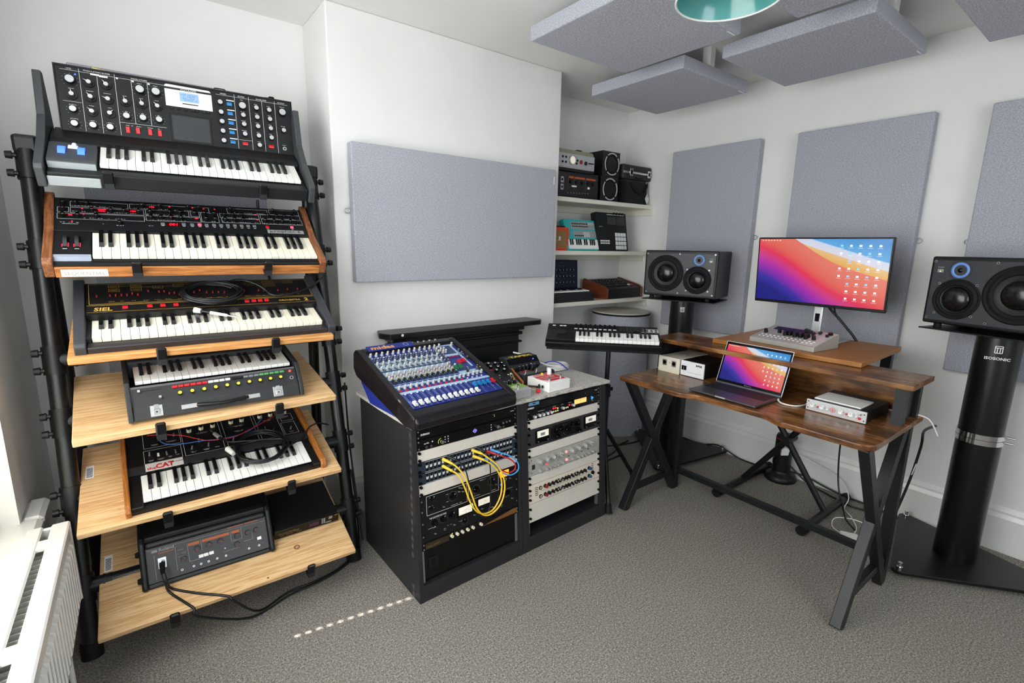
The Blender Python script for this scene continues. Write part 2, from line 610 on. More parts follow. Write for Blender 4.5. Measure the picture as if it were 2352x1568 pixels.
b.box(XL - 0.19, -0.318, WY0 - 0.1, 2.0, WZ0 - 0.035, WZ0, 0.012)
b.box(XL - 0.0, -0.318, 2.0, 2.158, WZ0 - 0.035, WZ0, 0.012)
b.build('window_sill', w1, w1.matrix_basis.inverted())
b = MB().use(gl); b.box(XL - 0.06, XL + 0.006, WY1 - 0.025, WY1 + 0.003, WZ0, WZ1); b.build('jamb_lining', w1, w1.matrix_basis.inverted())
# venetian blind, slats shut, a column of cord holes
t = NT('blind_slat')
t.b.inputs['Base Color'].default_value = hx('#f2f1ec')
t.b.inputs['Roughness'].default_value = 0.5
tr = t.n('ShaderNodeBsdfTranslucent'); tr.inputs[0].default_value = hx('#f4f2ea')
ms = t.n('ShaderNodeMixShader'); ms.inputs[0].default_value = 0.45
t.l(t.b.outputs[0], ms.inputs[1]); t.l(tr.outputs[0], ms.inputs[2])
t.l(ms.outputs[0], t.t.nodes['Material Output'].inputs[0])
slatm = t.m
bl = thing('venetian_blind', 'white venetian blind with shut slats inside the left window', 'blind', T(-0.425, WY0, WZ0))
pit, HY = 0.0345, 1.737 - WY0
sl = MB().use(slatm)
x0, x1 = -0.001, 0.001
a, c = HY - 0.006, HY + 0.006
sl.box(x0, x1, 0.012, a, 0, pit + 0.001)
sl.box(x0, x1, c, WY1 - WY0 - 0.03, 0, pit + 0.001)
sl.box(x0, x1, a, c, 0, 0.0085)
sl.box(x0, x1, a, c, 0.0085 + 0.0175, pit + 0.001)
sme = sl.mesh('slat')
for k in range(int((WZ1 - WZ0 - 0.06) / pit)):
    place('slat', sme, bl, T(0.0006 * (k % 2), 0, 0.02 + k * pit))
b = MB().use(gl); b.box(-0.02, 0.02, 0.005, WY1 - WY0 - 0.03, WZ1 - WZ0 - 0.045, WZ1 - WZ0 - 0.003, 0.003); b.build('head_rail', bl)
b = MB().use(gl); b.box(-0.012, 0.012, 0.012, WY1 - WY0 - 0.03, 0.0, 0.02, 0.003); b.build('bottom_rail', bl)

# skirting boards
def skirting(name, pts):
    b = MB().use(gl)
    prof = [(0, 0), (0.02, 0), (0.02, 0.165), (0.013, 0.185), (0.013, 0.195), (0.004, 0.215), (0, 0.215)]
    (ax, ay), (bx, by) = pts
    L = math.hypot(bx - ax, by - ay)
    ang = math.degrees(math.atan2(by - ay, bx - ax))
    b.at(T(ax, ay, 0) @ RZ(ang))
    b.prism([(p, q) for p, q in prof], 'x', 0, L)
    o = b.build(name); o['kind'] = 'structure'
    return o
skirting('baseboard_right', ((XR, YF), (XR, YB)))
skirting('baseboard_back', ((XR, YB), (CX1, YB)))
skirting('baseboard_chimney', ((CX1 + 0.0, CY), (CX0, CY)))
skirting('baseboard_alcove', ((CX0, CY), (CX0, YB)))
skirting('baseboard_alcove_back', ((CX0, YB), (XL, YB)))
skirting('baseboard_left', ((XL, YB), (XL, YF)))

# radiator under the window
rm = mat('radiator_enamel', '#e8e8e4', 0.3, var=0.02)
rd = thing('radiator', 'long white double panel radiator under the window sill', 'radiator', T(-0.335, -0.4, 0.25))
L = 2.28
b = MB().use(rm); b.box(0.075, 0.088, 0, L, 0.0, 0.26, 0.005); o = b.build('front_panel', rd)
b = MB().use(rm)
for k in range(64):
    y = 0.05 + k * (L - 0.1) / 63
    b.add(
        [(0.0878, y - 0.012, 0.035), (0.0878, y + 0.012, 0.035), (0.0965, y + 0.006, 0.045), (0.0965, y - 0.006, 0.045),
         (0.0878, y - 0.012, 0.222), (0.0878, y + 0.012, 0.222), (0.0965, y + 0.006, 0.212), (0.0965, y - 0.006, 0.212)],
        [(0, 1, 2, 3), (4, 7, 6, 5), (0, 3, 7, 4), (1, 5, 6, 2), (3, 2, 6, 7)])
o = b.build('ribs', o, kind='stuff')
b = MB().use(rm); b.box(0.0, 0.013, 0, L, 0.0, 0.26, 0.005); b.build('rear_panel', rd)
b = MB().use(rm); b.box(-0.003, 0.092, L - 0.012, L, 0.0, 0.262, 0.004); b.build('end_cover', rd)
b = MB().use(rm); b.box(-0.003, 0.032, 0.0, L, 0.258, 0.268, 0.004); b.box(0.05, 0.092, 0, L, 0.258, 0.268, 0.004)
for k in range(5):
    y = 0.3 + k * 0.46
    b.box(0.03, 0.052, y, y + 0.05, 0.258, 0.266)
b.build('top_grille', rd)
b = MB().use(rm)
for k in range(90):
    b.box(0.02, 0.068, 0.03 + k * 0.0248, 0.034 + k * 0.0248, 0.02, 0.235)
b.build('convector_fins', rd, kind='stuff')
b = MB().use(white); b.cyl((0.044, L - 0.05, -0.25), (0.044, L - 0.05, 0.02), 0.0075, n=12); b.build('pipe', rd)

# ------------------------------------------------------ acoustic panels
whitetag = mat('white_label', '#eceef2', 0.6)
def slab(name, label, cat, M, w, h, d, group=None, tagpos=None, hook=None):
    """felt panel: x width, z height, y depth (front at y=0, going back)"""
    th = thing(name, label, cat, M, group)
    b = MB().use(felt); b.box(0, w, 0, d, 0, h)
    o = bev(b.build('felt_cover', th), 0.006, 3)
    if tagpos:
        b = MB().use(whitetag); b.box(tagpos[0], tagpos[0] + 0.005, -0.0012, 0.0, tagpos[1], tagpos[1] + 0.042); b.build('fabric_label', th)
    if hook:
        b = MB().use(steel); x, z = hook
        b.tube([(x + 0.012 * math.cos(a), d - 0.004, z + 0.012 * math.sin(a)) for a in [k * PI / 6 for k in range(12)]], 0.0022, 6, 1, True); b.build('hook_ring', th)
    return th
RW = RZ(-90)
slab('acoustic_panel', 'tall grey felt acoustic panel behind the left monitor loudspeaker', 'acoustic panel', T(3.03, 2.183, 0.818) @ RW, 0.606, 1.195, 0.05, hook=(0.614, 0.62))
slab('acoustic_panel', 'tall grey felt acoustic panel on the wall behind the computer monitor', 'acoustic panel', T(3.03, 1.365, 0.82) @ RW, 0.604, 1.19, 0.05, hook=(0.612, 0.60))
slab('acoustic_panel', 'tall grey felt acoustic panel behind the right loudspeaker, cut by the frame', 'acoustic panel', T(3.03, 0.566, 0.815) @ RW, 0.6, 1.19, 0.05, hook=(-0.008, 0.60))
slab('acoustic_panel', 'wide pale grey felt panel on the chimney breast above the mantel', 'acoustic panel', T(0.80, 2.25, 1.178), 1.215, 0.622, 0.05, tagpos=(1.198, 0.54), hook=(-0.012, 0.325))
slab('acoustic_panel', 'grey felt acoustic panel in the left alcove behind the keyboards', 'acoustic panel', T(-0.139, 2.585, 0.80), 0.65, 1.2, 0.05)
def cloud(label, x0, x1, y0, y1, tagc=True, hang=()):
    th = thing('ceiling_acoustic_panel', label, 'acoustic panel', T(x0, y0, 2.212))
    b = MB().use(felt); b.box(0, x1 - x0, 0, y1 - y0, 0, 0.06)
    bev(b.build('felt_cover', th), 0.006, 3)
    if tagc:
        b = MB().use(whitetag); b.box(x1 - x0 - 0.07, x1 - x0 - 0.015, 0.012, 0.018, -0.001, 0.0); b.build('fabric_label', th)
    for hxx, hyy in hang:
        b = MB().use(gl); b.box(hxx - 0.02, hxx + 0.02, hyy - 0.022, hyy + 0.022, 0.058, ZC - 2.212); b.build('hanging_batten', th)
    return th
cloud('large grey ceiling panel nearest the chimney breast, beside the lamp', 1.425, 2.035, 1.19, 1.785, hang=((0.35, 0.3),))
cloud('grey ceiling panel over the left loudspeaker, lowest in the picture', 2.18, 2.785, 1.55, 2.155, hang=((0.24, 0.022),))
cloud('grey ceiling panel over the desk, its right edge in shade', 2.215, 2.83, 0.78, 1.375, hang=((0.2, 0.022),))
cloud('grey ceiling panel behind the lamp shade at the top edge', 1.45, 2.06, 0.39, 0.985, hang=((0.35, 0.3),))
cloud('grey ceiling panel in the top right corner of the picture', 2.27, 2.875, -0.02, 0.588, hang=((0.4, 0.3),))

# pendant lamp
teal = mat('teal_enamel', '#4f9c99', 0.2, coat=0.4, var=0.03)
enam = mat('cream_enamel', '#e4e6df', 0.2, coat=0.3, var=0.02)
lp = thing('pendant_lamp', 'teal enamel pendant lamp shade with white rim under the ceiling', 'lamp', T(1.395, 0.86, 2.05) @ Matrix.Scale(0.77, 4))
b = MB().use(teal)
prof = [(0.182, 0.0), (0.172, 0.035), (0.152, 0.075), (0.115, 0.115), (0.068, 0.145), (0.035, 0.16)]
b.lathe(prof, 56); o = b.build('shade_lining', lp)
b = MB().use(enam)
b.lathe([(r + 0.003, z + 0.002) for r, z in prof], 56); b.build('shade', lp)
b = MB().use(white); b.tube([(0.184 * math.cos(k * PI / 32), 0.184 * math.sin(k * PI / 32), 0) for k in range(64)], 0.0042, 6, 1, True); b.build('rim', lp)
b = MB().use(black); b.cyl((0, 0, 0.11), (0, 0, 0.2), 0.026, 0.03, 20); b.build('lamp_holder', lp)
b = MB().use(enam); b.lathe([(0.0, 0.035), (0.018, 0.04), (0.029, 0.06), (0.026, 0.085), (0.014, 0.115)], 20); b.build('bulb', lp)
b = MB().use(black); b.cyl((0, 0, 0.2), (0, 0, 0.40), 0.004, n=8); b.build('flex', lp)

# ------------------------------------------------------ alcove shelves
for zz, lab in ((1.67, 'top cream shelf in the right alcove holding speakers and flight case'), (1.335, 'middle cream alcove shelf holding the turquoise keyboard'), (0.995, 'bottom cream alcove shelf above the round bass trap')):
    s_ = thing('alcove_shelf', lab, 'shelf', T(CX1, 2.36, zz))
    b = MB().use(shelfm); b.box(0, XR - CX1, 0, YB - 2.36, -0.028, 0, 0.002); b.build('board', s_)
    b = MB().use(shelfm); b.box(XR - CX1 - 0.02, XR - CX1, 0.0 if zz != 1.335 else 0.06, YB - 2.36, -0.072, -0.028, 0.002); b.build('batten', s_)
    b = MB().use(shelfm); b.box(0.0, XR - CX1 - 0.02, YB - 2.36 - 0.02, YB - 2.36, -0.072, -0.028, 0.002); b.build('rear_batten', s_)
# mantelpiece
mk = mat('black_slate_paint', '#15181a', 0.35, var=0.15, vs=25, bump=0.05, bs=60)
mp = thing('mantelpiece', 'black painted fireplace surround with a wide moulded shelf', 'fireplace', T(0.0, CY, 0))
b = MB().use(mk)
b.prism([(0.915, 0), (0.892, -0.075), (0.902, -0.10), (0.925, -0.14), (1.86, -0.14), (1.888, -0.115), (1.886, -0.09), (1.86, 0)], 'z', 0.906, 0.934); bev(b.build('shelf', mp), 0.004)
b = MB().use(mk)
b.box(0.965, 1.755, -0.07, 0, 0.60, 0.906); b.box(0.965, 1.12, -0.07, 0, 0, 0.60); b.box(1.60, 1.755, -0.07, 0, 0, 0.60)
bev(b.build('surround', mp), 0.004)
for z0, z1, d in ((0.878, 0.906, 0.10), (0.848, 0.865, 0.085), (0.80, 0.812, 0.082)):
    b = MB().use(mk); b.box(0.95, 1.775, -d, 0, z0, z1, 0.005); b.build('moulding', mp)
fleck = mat('painted_sun_fleck', '#e8e8e6', 0.6)
b = MB().use(fleck); b.disc((0.985, -0.1425, 0.925), (0, -1, 0.0), 0.007, 10); b.build('painted_sun_fleck', mp)  # speck of sunlight on the shelf edge, painted as a pale disc
# =================================================================== KEYBOARD STAND
FP0, FP1 = (1.93, 0.0), (2.285, 1.66)         # front poles (y, z) bottom and top
RP0, RP1 = (2.43, 0.0), (2.33, 1.62)
SXL, SXR = -0.25, 0.625
def fy(z):
    return FP0[0] + (FP1[0] - FP0[0]) * z / FP1[1]
st = thing('keyboard_stand', 'tall black tubular keyboard stand with six sloping tiers', 'keyboard stand', T(0.19, 1.93, 0))
sti = st.matrix_basis.inverted()
tube_m = mat('black_tube', '#0c0d0f', 0.35, 0.0, 0.5)
for x in (SXL, SXR):
    b = MB(sti).use(tube_m)
    b.cyl((x, FP0[0], 0.012), (x, FP1[0], FP1[1]), 0.0245, n=20); o = b.build('front_pole', st)
    b = MB(sti).use(rubber)
    d = Vector((0, FP1[0] - FP0[0], FP1[1])).normalized()
    b.cyl((x, FP0[0], 0.0), (x, fy(0.05), 0.05), 0.030, n=20); b.build('foot', o)
    b = MB(sti).use(tube_m)
    b.cyl((x, RP0[0], 0.012), (x, RP1[0], RP1[1]), 0.0225, n=20); o = b.build('rear_pole', st)
    b = MB(sti).use(rubber); b.cyl((x, RP0[0], 0.0), (x, RP0[0] - 0.003, 0.05), 0.032, n=20); b.build('foot', o)
    b = MB(sti).use(black); b.prism([(2.255, 1.625), (2.36, 1.60), (2.36, 1.635), (2.30, 1.685), (2.25, 1.675)], 'x', x - 0.03, x + 0.03); bev(b.build('top_joint', st), 0.008)
tiers = [  # arm z at pole, hook x pair, hook y, hook z, drop
    (1.585, (-0.047, 0.399), 2.070, 1.547), (1.30, (-0.003, 0.382), 1.995, 1.270), (0.965, (0.031, 0.363), 1.872, 1.003),
    (0.765, (0.005, 0.345), 1.797, 0.783), (0.515, (-0.005, 0.366), 1.797, 0.487), (0.225, (-0.02, 0.402), 1.747, 0.160)]
pit_t = [31.5, 31, 16, 11, 14.6, 17]
knobm = MB().use(black)
knobm.cyl((0, 0, 0), (0.016, 0, 0), 0.007, n=8); knobm.cyl((0.010, 0, 0), (0.026, 0, 0), 0.0125, 0.011, 12)
knobme = knobm.mesh('knob')
for (z, hxs, hy, hz), pt in zip(tiers, pit_t):
    y = fy(z)
    for x, sg in ((SXL, -1), (SXR, 1)):
        b = MB(sti).use(blackm)
        dz, dy = 0.045, 0.045 * (FP1[0] - FP0[0]) / FP1[1]
        b.cyl((x, y - dy, z - dz), (x, y + dy, z + dz), 0.030, n=20)
        b.cyl((x, y, z), (x - sg * 0.075, y, z), 0.0255, n=18); b.cyl((x - sg * 0.05, y, z), (x - sg * 0.056, y, z), 0.0275, n=18)
        cl = b.build('clamp', st)
        for q in (-1, 1):
            place('knob', knobme, cl, sti @ T(x + sg * 0.024, y - 0.012 + q * dy * 0.6, z + q * 0.028) @ (RZ(180) if sg < 0 else Matrix.Identity(4)))
    b = MB(sti).use(tube_m); b.cyl((SXL + 0.03, y, z), (SXR - 0.03, y, z), 0.024, n=16); b.build('crossbar', st)
    for hxx in hxs:
        b = MB(sti).use(blackm)
        # arm below the board, rising backwards, with an upturned stopper in front
        p = R(pt)
        M = sti @ T(hxx, hy, hz) @ RX(pt)
        b.at(M)
        b.box(-0.012, 0.012, 0.004, 0.47, -0.030, -0.0225, 0.002)
        b.build('support_arm', st)
        b = MB(M).use(satin)
        b.box(-0.0135, 0.0135, -0.012, 0.0, -0.030, 0.024, 0.004); b.box(-0.0135, 0.0135, -0.010, 0.03, -0.033, -0.022, 0.003)
        b.use(charcoal).box(-0.012, 0.012, -0.0128, -0.0118, -0.034, -0.014)
        b.build('stopper', st)

def board(label, pos, w, d, pitch, th, m, yaw=0, sticker=False):
    M = fr(pos, yaw, pitch)
    bo = thing('pine_shelf_board', label, 'shelf board', M)
    b = MB().use(m); b.box(0, w, 0, d, -th, 0); bev(b.build('board', bo), 0.003)
    if sticker:
        b = MB().use(whitetag); b.box(0.012, 0.034, d - 0.19, d - 0.12, 0, 0.0006); o = b.build('price_sticker', bo)
        b = MB().use(print_k)
        for k in range(9):
            b.box(0.015, 0.031, d - 0.185 + k * 0.006, d - 0.182 + k * 0.006, 0.0006, 0.0008)
        b.build('barcode', o, kind='stuff')
    return bo
B3 = board('reddish pine board under the gold lettered synthesizer, third tier', (-0.193, 1.876, 1.012), 0.764, 0.30, 16, 0.021, pine_d)
B4 = board('pale pine board under the keyboard with the carrying handle', (-0.203, 1.80, 0.788), 0.757, 0.47, 11, 0.022, pine, 2.2)
B5 = board('pine board under the synthesizer with wooden cheeks and coiled lead', (-0.226, 1.80, 0.499), 0.777, 0.46, 14.6, 0.018, pine, 0, True)
B6 = board('lowest pine board of the stand, with a dark round knot', (-0.212, 1.75, 0.172), 0.784, 0.45, 17, 0.018, pine, -0.6, True)
knotm = mat('wood_knot', '#8a5a36', 0.5, var=0.3, vs=300)
b = MB().use(knotm); b.disc((0.59, 0.105, 0.0006), (0, 0, 1), 0.011, 20, 0.0065); b.disc((0.47, 0.012, 0.0005), (0, 0, 1), 0.004, 12); b.build('knot', B6)
b = MB().use(mat('knot_heart', '#c39d76', 0.5)); b.disc((0.59, 0.105, 0.0005), (0, 0, 1), 0.0065, 16); b.build('knot_heart', B6)

def rel(root, M):
    return root.matrix_basis.inverted() @ M
def prt(root, name, M):
    return None

# ------------------------------------------------------------------ 1. modern analogue synthesizer (top tier)
V = thing('synthesizer', 'black synthesizer with upright knob panel and blue glowing wheels, top tier', 'synthesizer', fr((-0.067, 2.125, 1.592), -2.7, 31.5))
grey_k = mat('dark_grey_steel', '#3a3d40', 0.42)
pale_k = mat('pale_grey_face', '#9aa0a2', 0.4)
b = MB().use(panelk)
b.box(-0.128, 0.628, -0.045, 0.30, -0.062, -0.016, 0.003); bev(b.build('case', V), 0.002)
b = MB().use(panelk); b.box(0.0, 0.628, -0.046, -0.012, -0.06, -0.014, 0.003); b.build('key_slip', V)
b = MB().use(pale_k); b.box(-0.128, 0.0, -0.0475, -0.040, -0.060, -0.028, 0.002); b.build('front_plate', V)
b = MB().use(panelk); b.prism([(0.132, -0.016), (0.132, 0.004), (0.155, 0.010), (0.235, 0.004), (0.25, -0.02)], 'x', -0.128, 0.628); bev(b.build('rear_ledge', V), 0.003)
for x in (-0.152, 0.630):
    b = MB().use(grey_k)
    b.prism([(-0.055, -0.062), (-0.056, 0.002), (-0.046, 0.010), (0.10, 0.030), (0.20, 0.062), (0.30, 0.165), (0.325, 0.15), (0.30, -0.062)], 'x', x, x + 0.022)
    bev(b.build('side_cheek', V), 0.003)
wb = MB().use(grey_k); wb.prism([(-0.012, -0.03), (-0.012, 0.006), (0.0, 0.010), (0.115, 0.012), (0.115, -0.03)], 'x', -0.126, -0.006); wbx = bev(wb.build('wheel_box', V), 0.002)
b = MB().use(pale_k); b.box(-0.124, -0.008, -0.0145, -0.0125, -0.026, 0.004); b.build('front_face', wbx)
for x, e in ((-0.092, 0), (-0.044, 1)):
    b = MB().use(glow_bl); b.cyl((x - 0.009, 0.06, -0.012), (x + 0.009, 0.06, -0.012), 0.033, n=24); b.build('wheel', wbx)
b = MB().use(whitetag); b.box(-0.078, -0.052, 0.068, 0.092, 0.012, 0.016, 0.002); b.box(-0.068, -0.056, 0.078, 0.098, 0.014, 0.022, 0.003); b.build('tape_scrap', wbx)
keys(V, 'F', 26, 0.0235, 0.134, wkey, bkey)
PV = rel(V, fr((-0.159, 2.326, 1.709), -2.6, 84))
b = MB().use(panelk); b.box(0, 0.735, 0, 0.222, -0.045, 0); P = bev(b.build('control_panel', V, PV), 0.002)
b = MB().use(blackm); b.box(-0.002, 0.737, 0.218, 0.2245, -0.048, 0.002, 0.001); b.box(-0.003, 0.0005, 0, 0.224, -0.048, 0.002); b.box(0.7345, 0.738, 0, 0.224, -0.048, 0.002); b.build('panel_edge', P)
big = knob_mesh(0.0155, 0.016, satin, alu, 0.80, 0.15, 22)
med = knob_mesh(0.0115, 0.014, satin, alu, 0.86, 0.12, 18)
ptr = ptr_mesh(0.0165, 0.014)
sml = knob_mesh(0.0098, 0.013, satin, alu, 0.86, 0.14, 16)
rr = random.Random(3)
scatter('knob', big, P, [(0.0376, 0.1748), (0.2274, 0.1766), (0.2742, 0.177), (0.5524, 0.1746), (0.6977, 0.1729)], 0)
scatter('pointer_knob', ptr, P, [(0.0375, 0.1277), (0.0863, 0.1751), (0.1328, 0.1763), (0.0863, 0.1272), (0.133, 0.1277), (0.0852, 0.0789), (0.1334, 0.0804), (0.1812, 0.1281), (0.2281, 0.1281), (0.2736, 0.1276)], 0, [5, 65, 38, 40, 75, 50, -45, 15, 10, 40])
scatter('knob', med, P, [(0.0361, 0.0786), (0.0355, 0.0309), (0.0842, 0.0325), (0.1307, 0.0324), (0.1802, 0.0783), (0.2274, 0.0791), (0.2747, 0.0799)], 0)
scatter('knob', sml, P, [(0.4767, y) for y in (0.1759, 0.1391, 0.1039, 0.0685, 0.0322)] + [(0.5528, y) for y in (0.1395, 0.1047, 0.0675)] + [(0.6022, y) for y in (0.1751, 0.1393, 0.1036, 0.0673, 0.0306)] + [(0.6488, y) for y in (0.1742, 0.1385, 0.1023, 0.0659)] + [(0.6979, 0.1018)], 0)
def rocker(w, h, m):
    b = MB().use(m)
    b.box(-w / 2, w / 2, -h / 2, h / 2, 0, 0.003)
    b.add([(-w * .45, -h * .45, 0.003), (w * .45, -h * .45, 0.003), (w * .45, 0, 0.004), (-w * .45, 0, 0.004), (-w * .45, h * .45, 0.007), (w * .45, h * .45, 0.007)], [(0, 1, 2, 3), (3, 2, 5, 4)])
    return b.mesh('rocker_switch')
rv = rocker(0.011, 0.021, red); rh = rocker(0.018, 0.011, blue); rr2 = rocker(0.019, 0.011, red)
scatter('rocker_switch', rv, P, [(0.1794, 0.0322), (0.2082, 0.0330), (0.2437, 0.033), (0.2727, 0.033)])
scatter('rocker_switch', rh, P, [(0.5085, y) for y in (0.1755, 0.1401, 0.1045, 0.0687, 0.0323)])
scatter('rocker_switch', rr2, P, [(0.5517, 0.0317), (0.6467, 0.0318)])
b = MB().use(steel); b.cyl((0.6968, 0.03, 0), (0.6968, 0.03, 0.003), 0.0075, n=16); b.use(gloss).disc((0.6968, 0.03, 0.0032), (0, 0, 1), 0.0035, 12); b.build('jack_socket', P)
b = MB().use(led_b); b.disc((0.053, 0.196, 0.001), (0, 0, 1), 0.0028, 10); b.build('indicator_light', P)
b = MB().use(mat('white_panel_plate', '#e9ece4', 0.4)); b.prism([(0.3013, 0.1378), (0.4495, 0.1385), (0.4495, 0.205), (0.443, 0.2125), (0.307, 0.2145), (0.3013, 0.209)], 'z', 0, 0.0012); pl = b.build('display_plate', P)
b = MB().use(print_k); b.box(0.3013, 0.4495, 0.198, 0.2055, 0.0012, 0.0015); b.box(0.353, 0.403, 0.150, 0.1535, 0.0012, 0.0015); b.build('print_band', pl)
text('VOYAGER', 0.0075, print_w, pl, T(0.35, 0.1988, 0.0016), 'brand_lettering', 1.5)
b = MB().use(lcd_b); b.box(0.3462, 0.4065, 0.1595, 0.1915, 0.0012, 0.0022); lc = b.build('lcd_screen', pl)
b = MB().use(mat('lcd_ink', '#4f72ae', 0.4))
for k in range(4):
    dashes(b, 0.351, 0.402, 0.166 + k * 0.006, 0.0022, 0.002, k)
b.build('lcd_text', lc, kind='stuff')
bt = MB().use(blackm); bt.box(-0.005, 0.005, -0.0045, 0.0045, 0, 0.003, 0.001); btm = bt.mesh('push_button')
scatter('push_button', btm, P, [(0.3174, 0.131), (0.3386, 0.131), (0.3622, 0.131), (0.385, 0.131), (0.3973, 0.131), (0.4205, 0.131), (0.4326, 0.131)])
b = MB().use(satin); b.box(0.308, 0.440, 0.010, 0.112, 0, 0.0016, 0.001); tp = b.build('touch_pad', P)
b = MB().use(mat('pad_surface', '#2c2f33', 0.38)); b.box(0.315, 0.433, 0.0175, 0.1055, 0.0016, 0.0022); b.build('pad_surface', tp)
b = MB().use(print_w)
for x, y1, y0 in ((0.0634, 0.2175, 0.0117), (0.110, 0.2075, 0.0112), (0.1586, 0.2175, 0.0112), (0.2045, 0.207, 0.057), (0.2508, 0.208, 0.058), (0.5274, 0.2165, 0.0104), (0.5781, 0.2165, 0.0111), (0.6246, 0.207, 0.011), (0.6722, 0.2145, 0.0095)):
    b.line((x, y0), (x, y1), 0.0011, 0.0)
for x0, x1, y in ((0.0137, 0.2995, 0.2075), (0.013, 0.0612, 0.105), (0.159, 0.295, 0.0562), (0.465, 0.721, 0.2065), (0.531, 0.577, 0.0455)):
    b.line((x0, y), (x1, y), 0.0009, 0.0)
for x, y in ((0.105, 0.2055), (0.1275, 0.203), (0.165, 0.2055), (0.2095, 0.2035), (0.2555, 0.203)):
    b.box(x - 0.012 if x < 0.15 else x - 0.003, x + 0.012 if x < 0.15 else x + 0.003, y - 0.0028, y + 0.0028, 0, 0.0006)
for y in (0.190, 0.1537, 0.1181, 0.0825, 0.046):
    b.box(0.499, 0.525, y - 0.0018, y + 0.0018, 0, 0.0006)
sd = 1
for x, y, w in [(0.0375, 0.148, 0.016), (0.0361, 0.095, 0.018), (0.0355, 0.049, 0.02), (0.0863, 0.1475, 0.02), (0.133, 0.1475, 0.02), (0.0858, 0.099, 0.014), (0.133, 0.1, 0.014), (0.0842, 0.049, 0.012), (0.1307, 0.049, 0.012), (0.1812, 0.148, 0.012), (0.2281, 0.148, 0.012), (0.2736, 0.148, 0.012), (0.2274, 0.199, 0.014), (0.2742, 0.199, 0.014), (0.1802, 0.0945, 0.008), (0.2274, 0.0955, 0.008), (0.2747, 0.096, 0.008), (0.185, 0.048, 0.02), (0.212, 0.048, 0.014), (0.245, 0.048, 0.016), (0.273, 0.048, 0.01), (0.5524, 0.199, 0.01), (0.5528, 0.155, 0.014), (0.5528, 0.1195, 0.016), (0.5528, 0.0825, 0.018)] + [(0.602, y + 0.0155, 0.012) for y in (0.1751, 0.1393, 0.1036, 0.0673, 0.0306)] + [(0.6488, y + 0.0155, 0.012) for y in (0.1742, 0.1385, 0.1023, 0.0659)] + [(0.6977, 0.196, 0.022), (0.6979, 0.119, 0.016), (0.6968, 0.044, 0.014)]:
    sd += 1
    dashes(b, x - w / 2, x + w / 2, y, 0, 0.0012, sd, 0.95, 0.0008)
for k, (x, y) in enumerate([(0.0361, 0.0786), (0.0355, 0.0309), (0.0842, 0.0325), (0.1307, 0.0324), (0.1802, 0.0783), (0.2274, 0.0791), (0.2747, 0.0799), (0.0376, 0.1748), (0.2274, 0.1766), (0.2742, 0.177)]):
    q = 0.0175 if k < 7 else 0.0215
    for j in range(9):
        a = R(-130 + j * 32.5) + PI / 2
        b.disc((x + q * math.cos(a), y + q * math.sin(a), 0.0005), (0, 0, 1), 0.0008, 5)
b.build('panel_print', P, kind='stuff')
for s_, x, y, w in (('LFO', 0.0375, 0.2105, 1.2), ('MODULATION BUSSES', 0.111, 0.212, 1.15), ('OSCILLATORS', 0.228, 0.2105, 1.2), ('MIXER', 0.4905, 0.2095, 1.2), ('FILTERS', 0.552, 0.2095, 1.1), ('ENVELOPES', 0.6235, 0.2095, 1.2), ('OUTPUT', 0.697, 0.2095, 1.1)):
    text(s_, 0.0062, print_w, P, T(x, y, 0.0004), 'section_lettering', w, align='CENTER')
b = MB().use(print_w); b.box(0.315, 0.43, -0.002, 0.0035, -0.002, 0.001); b.build('name_strip', P)
b = MB().use(satin); b.tube([(0.463, 0.216, -0.02), (0.464, 0.232, -0.02), (0.468, 0.2355, -0.02), (0.496, 0.2355, -0.02), (0.501, 0.232, -0.02), (0.502, 0.216, -0.02)], 0.0022, 8, 2); b.build('rear_handle', P)

# ------------------------------------------------------------------ 2. six-voice synthesizer with walnut cheeks
S2 = thing('synthesizer', 'synthesizer with walnut cheeks and red number displays, second tier', 'synthesizer', fr((-0.112, 2.04, 1.304), -0.7, 31))
b = MB().use(panelk); b.box(-0.092, 0.684, -0.03, 0.30, -0.055, -0.014); b.build('case', S2)
for x in (-0.117, 0.684):
    b = MB().use(walnut); b.prism([(-0.035, -0.056), (-0.037, -0.004), (-0.02, 0.006), (0.14, 0.010), (0.31, 0.044), (0.33, 0.042), (0.335, -0.056)], 'x', x, x + 0.025)
    bev(b.build('wooden_cheek', S2), 0.004)
b = MB().use(walnutx); b.box(-0.092, 0.684, -0.036, -0.012, -0.056, -0.02); bev(b.build('front_rail', S2), 0.002)
b = MB().use(rubber); b.box(-0.004, 0.684, -0.014, -0.004, -0.03, -0.012); b.build('key_felt', S2)
b = MB().use(mat('white_sticker', '#e6e5e6', 0.5)); b.box(-0.078, 0.034, -0.0372, -0.036, -0.052, -0.026); sk = b.build('sticker', S2)
text('SEQUENTIAL', 0.0185, mat('sticker_ink', '#a8a4a2', 0.6), sk, T(-0.072, -0.0374, -0.0465) @ RX(90), 'brand_lettering', 0.93)
keys(S2, 'C', 29, 0.02355, 0.14, ikey, bkey)
b = MB().use(panelk); b.box(-0.092, -0.003, 0.006, 0.142, -0.03, 0.002); wbx = b.build('wheel_panel', S2)
b = MB().use(mat('bluish_reflection_lip', '#8f97a8', 0.35, 0.3)); b.prism([(0.007, 0.002), (-0.004, -0.002), (-0.011, -0.020), (0.007, -0.020)], 'x', -0.092, -0.003); b.build('wheel_panel_lip', wbx)  # bluish reflection in the metal is put into the lip colour
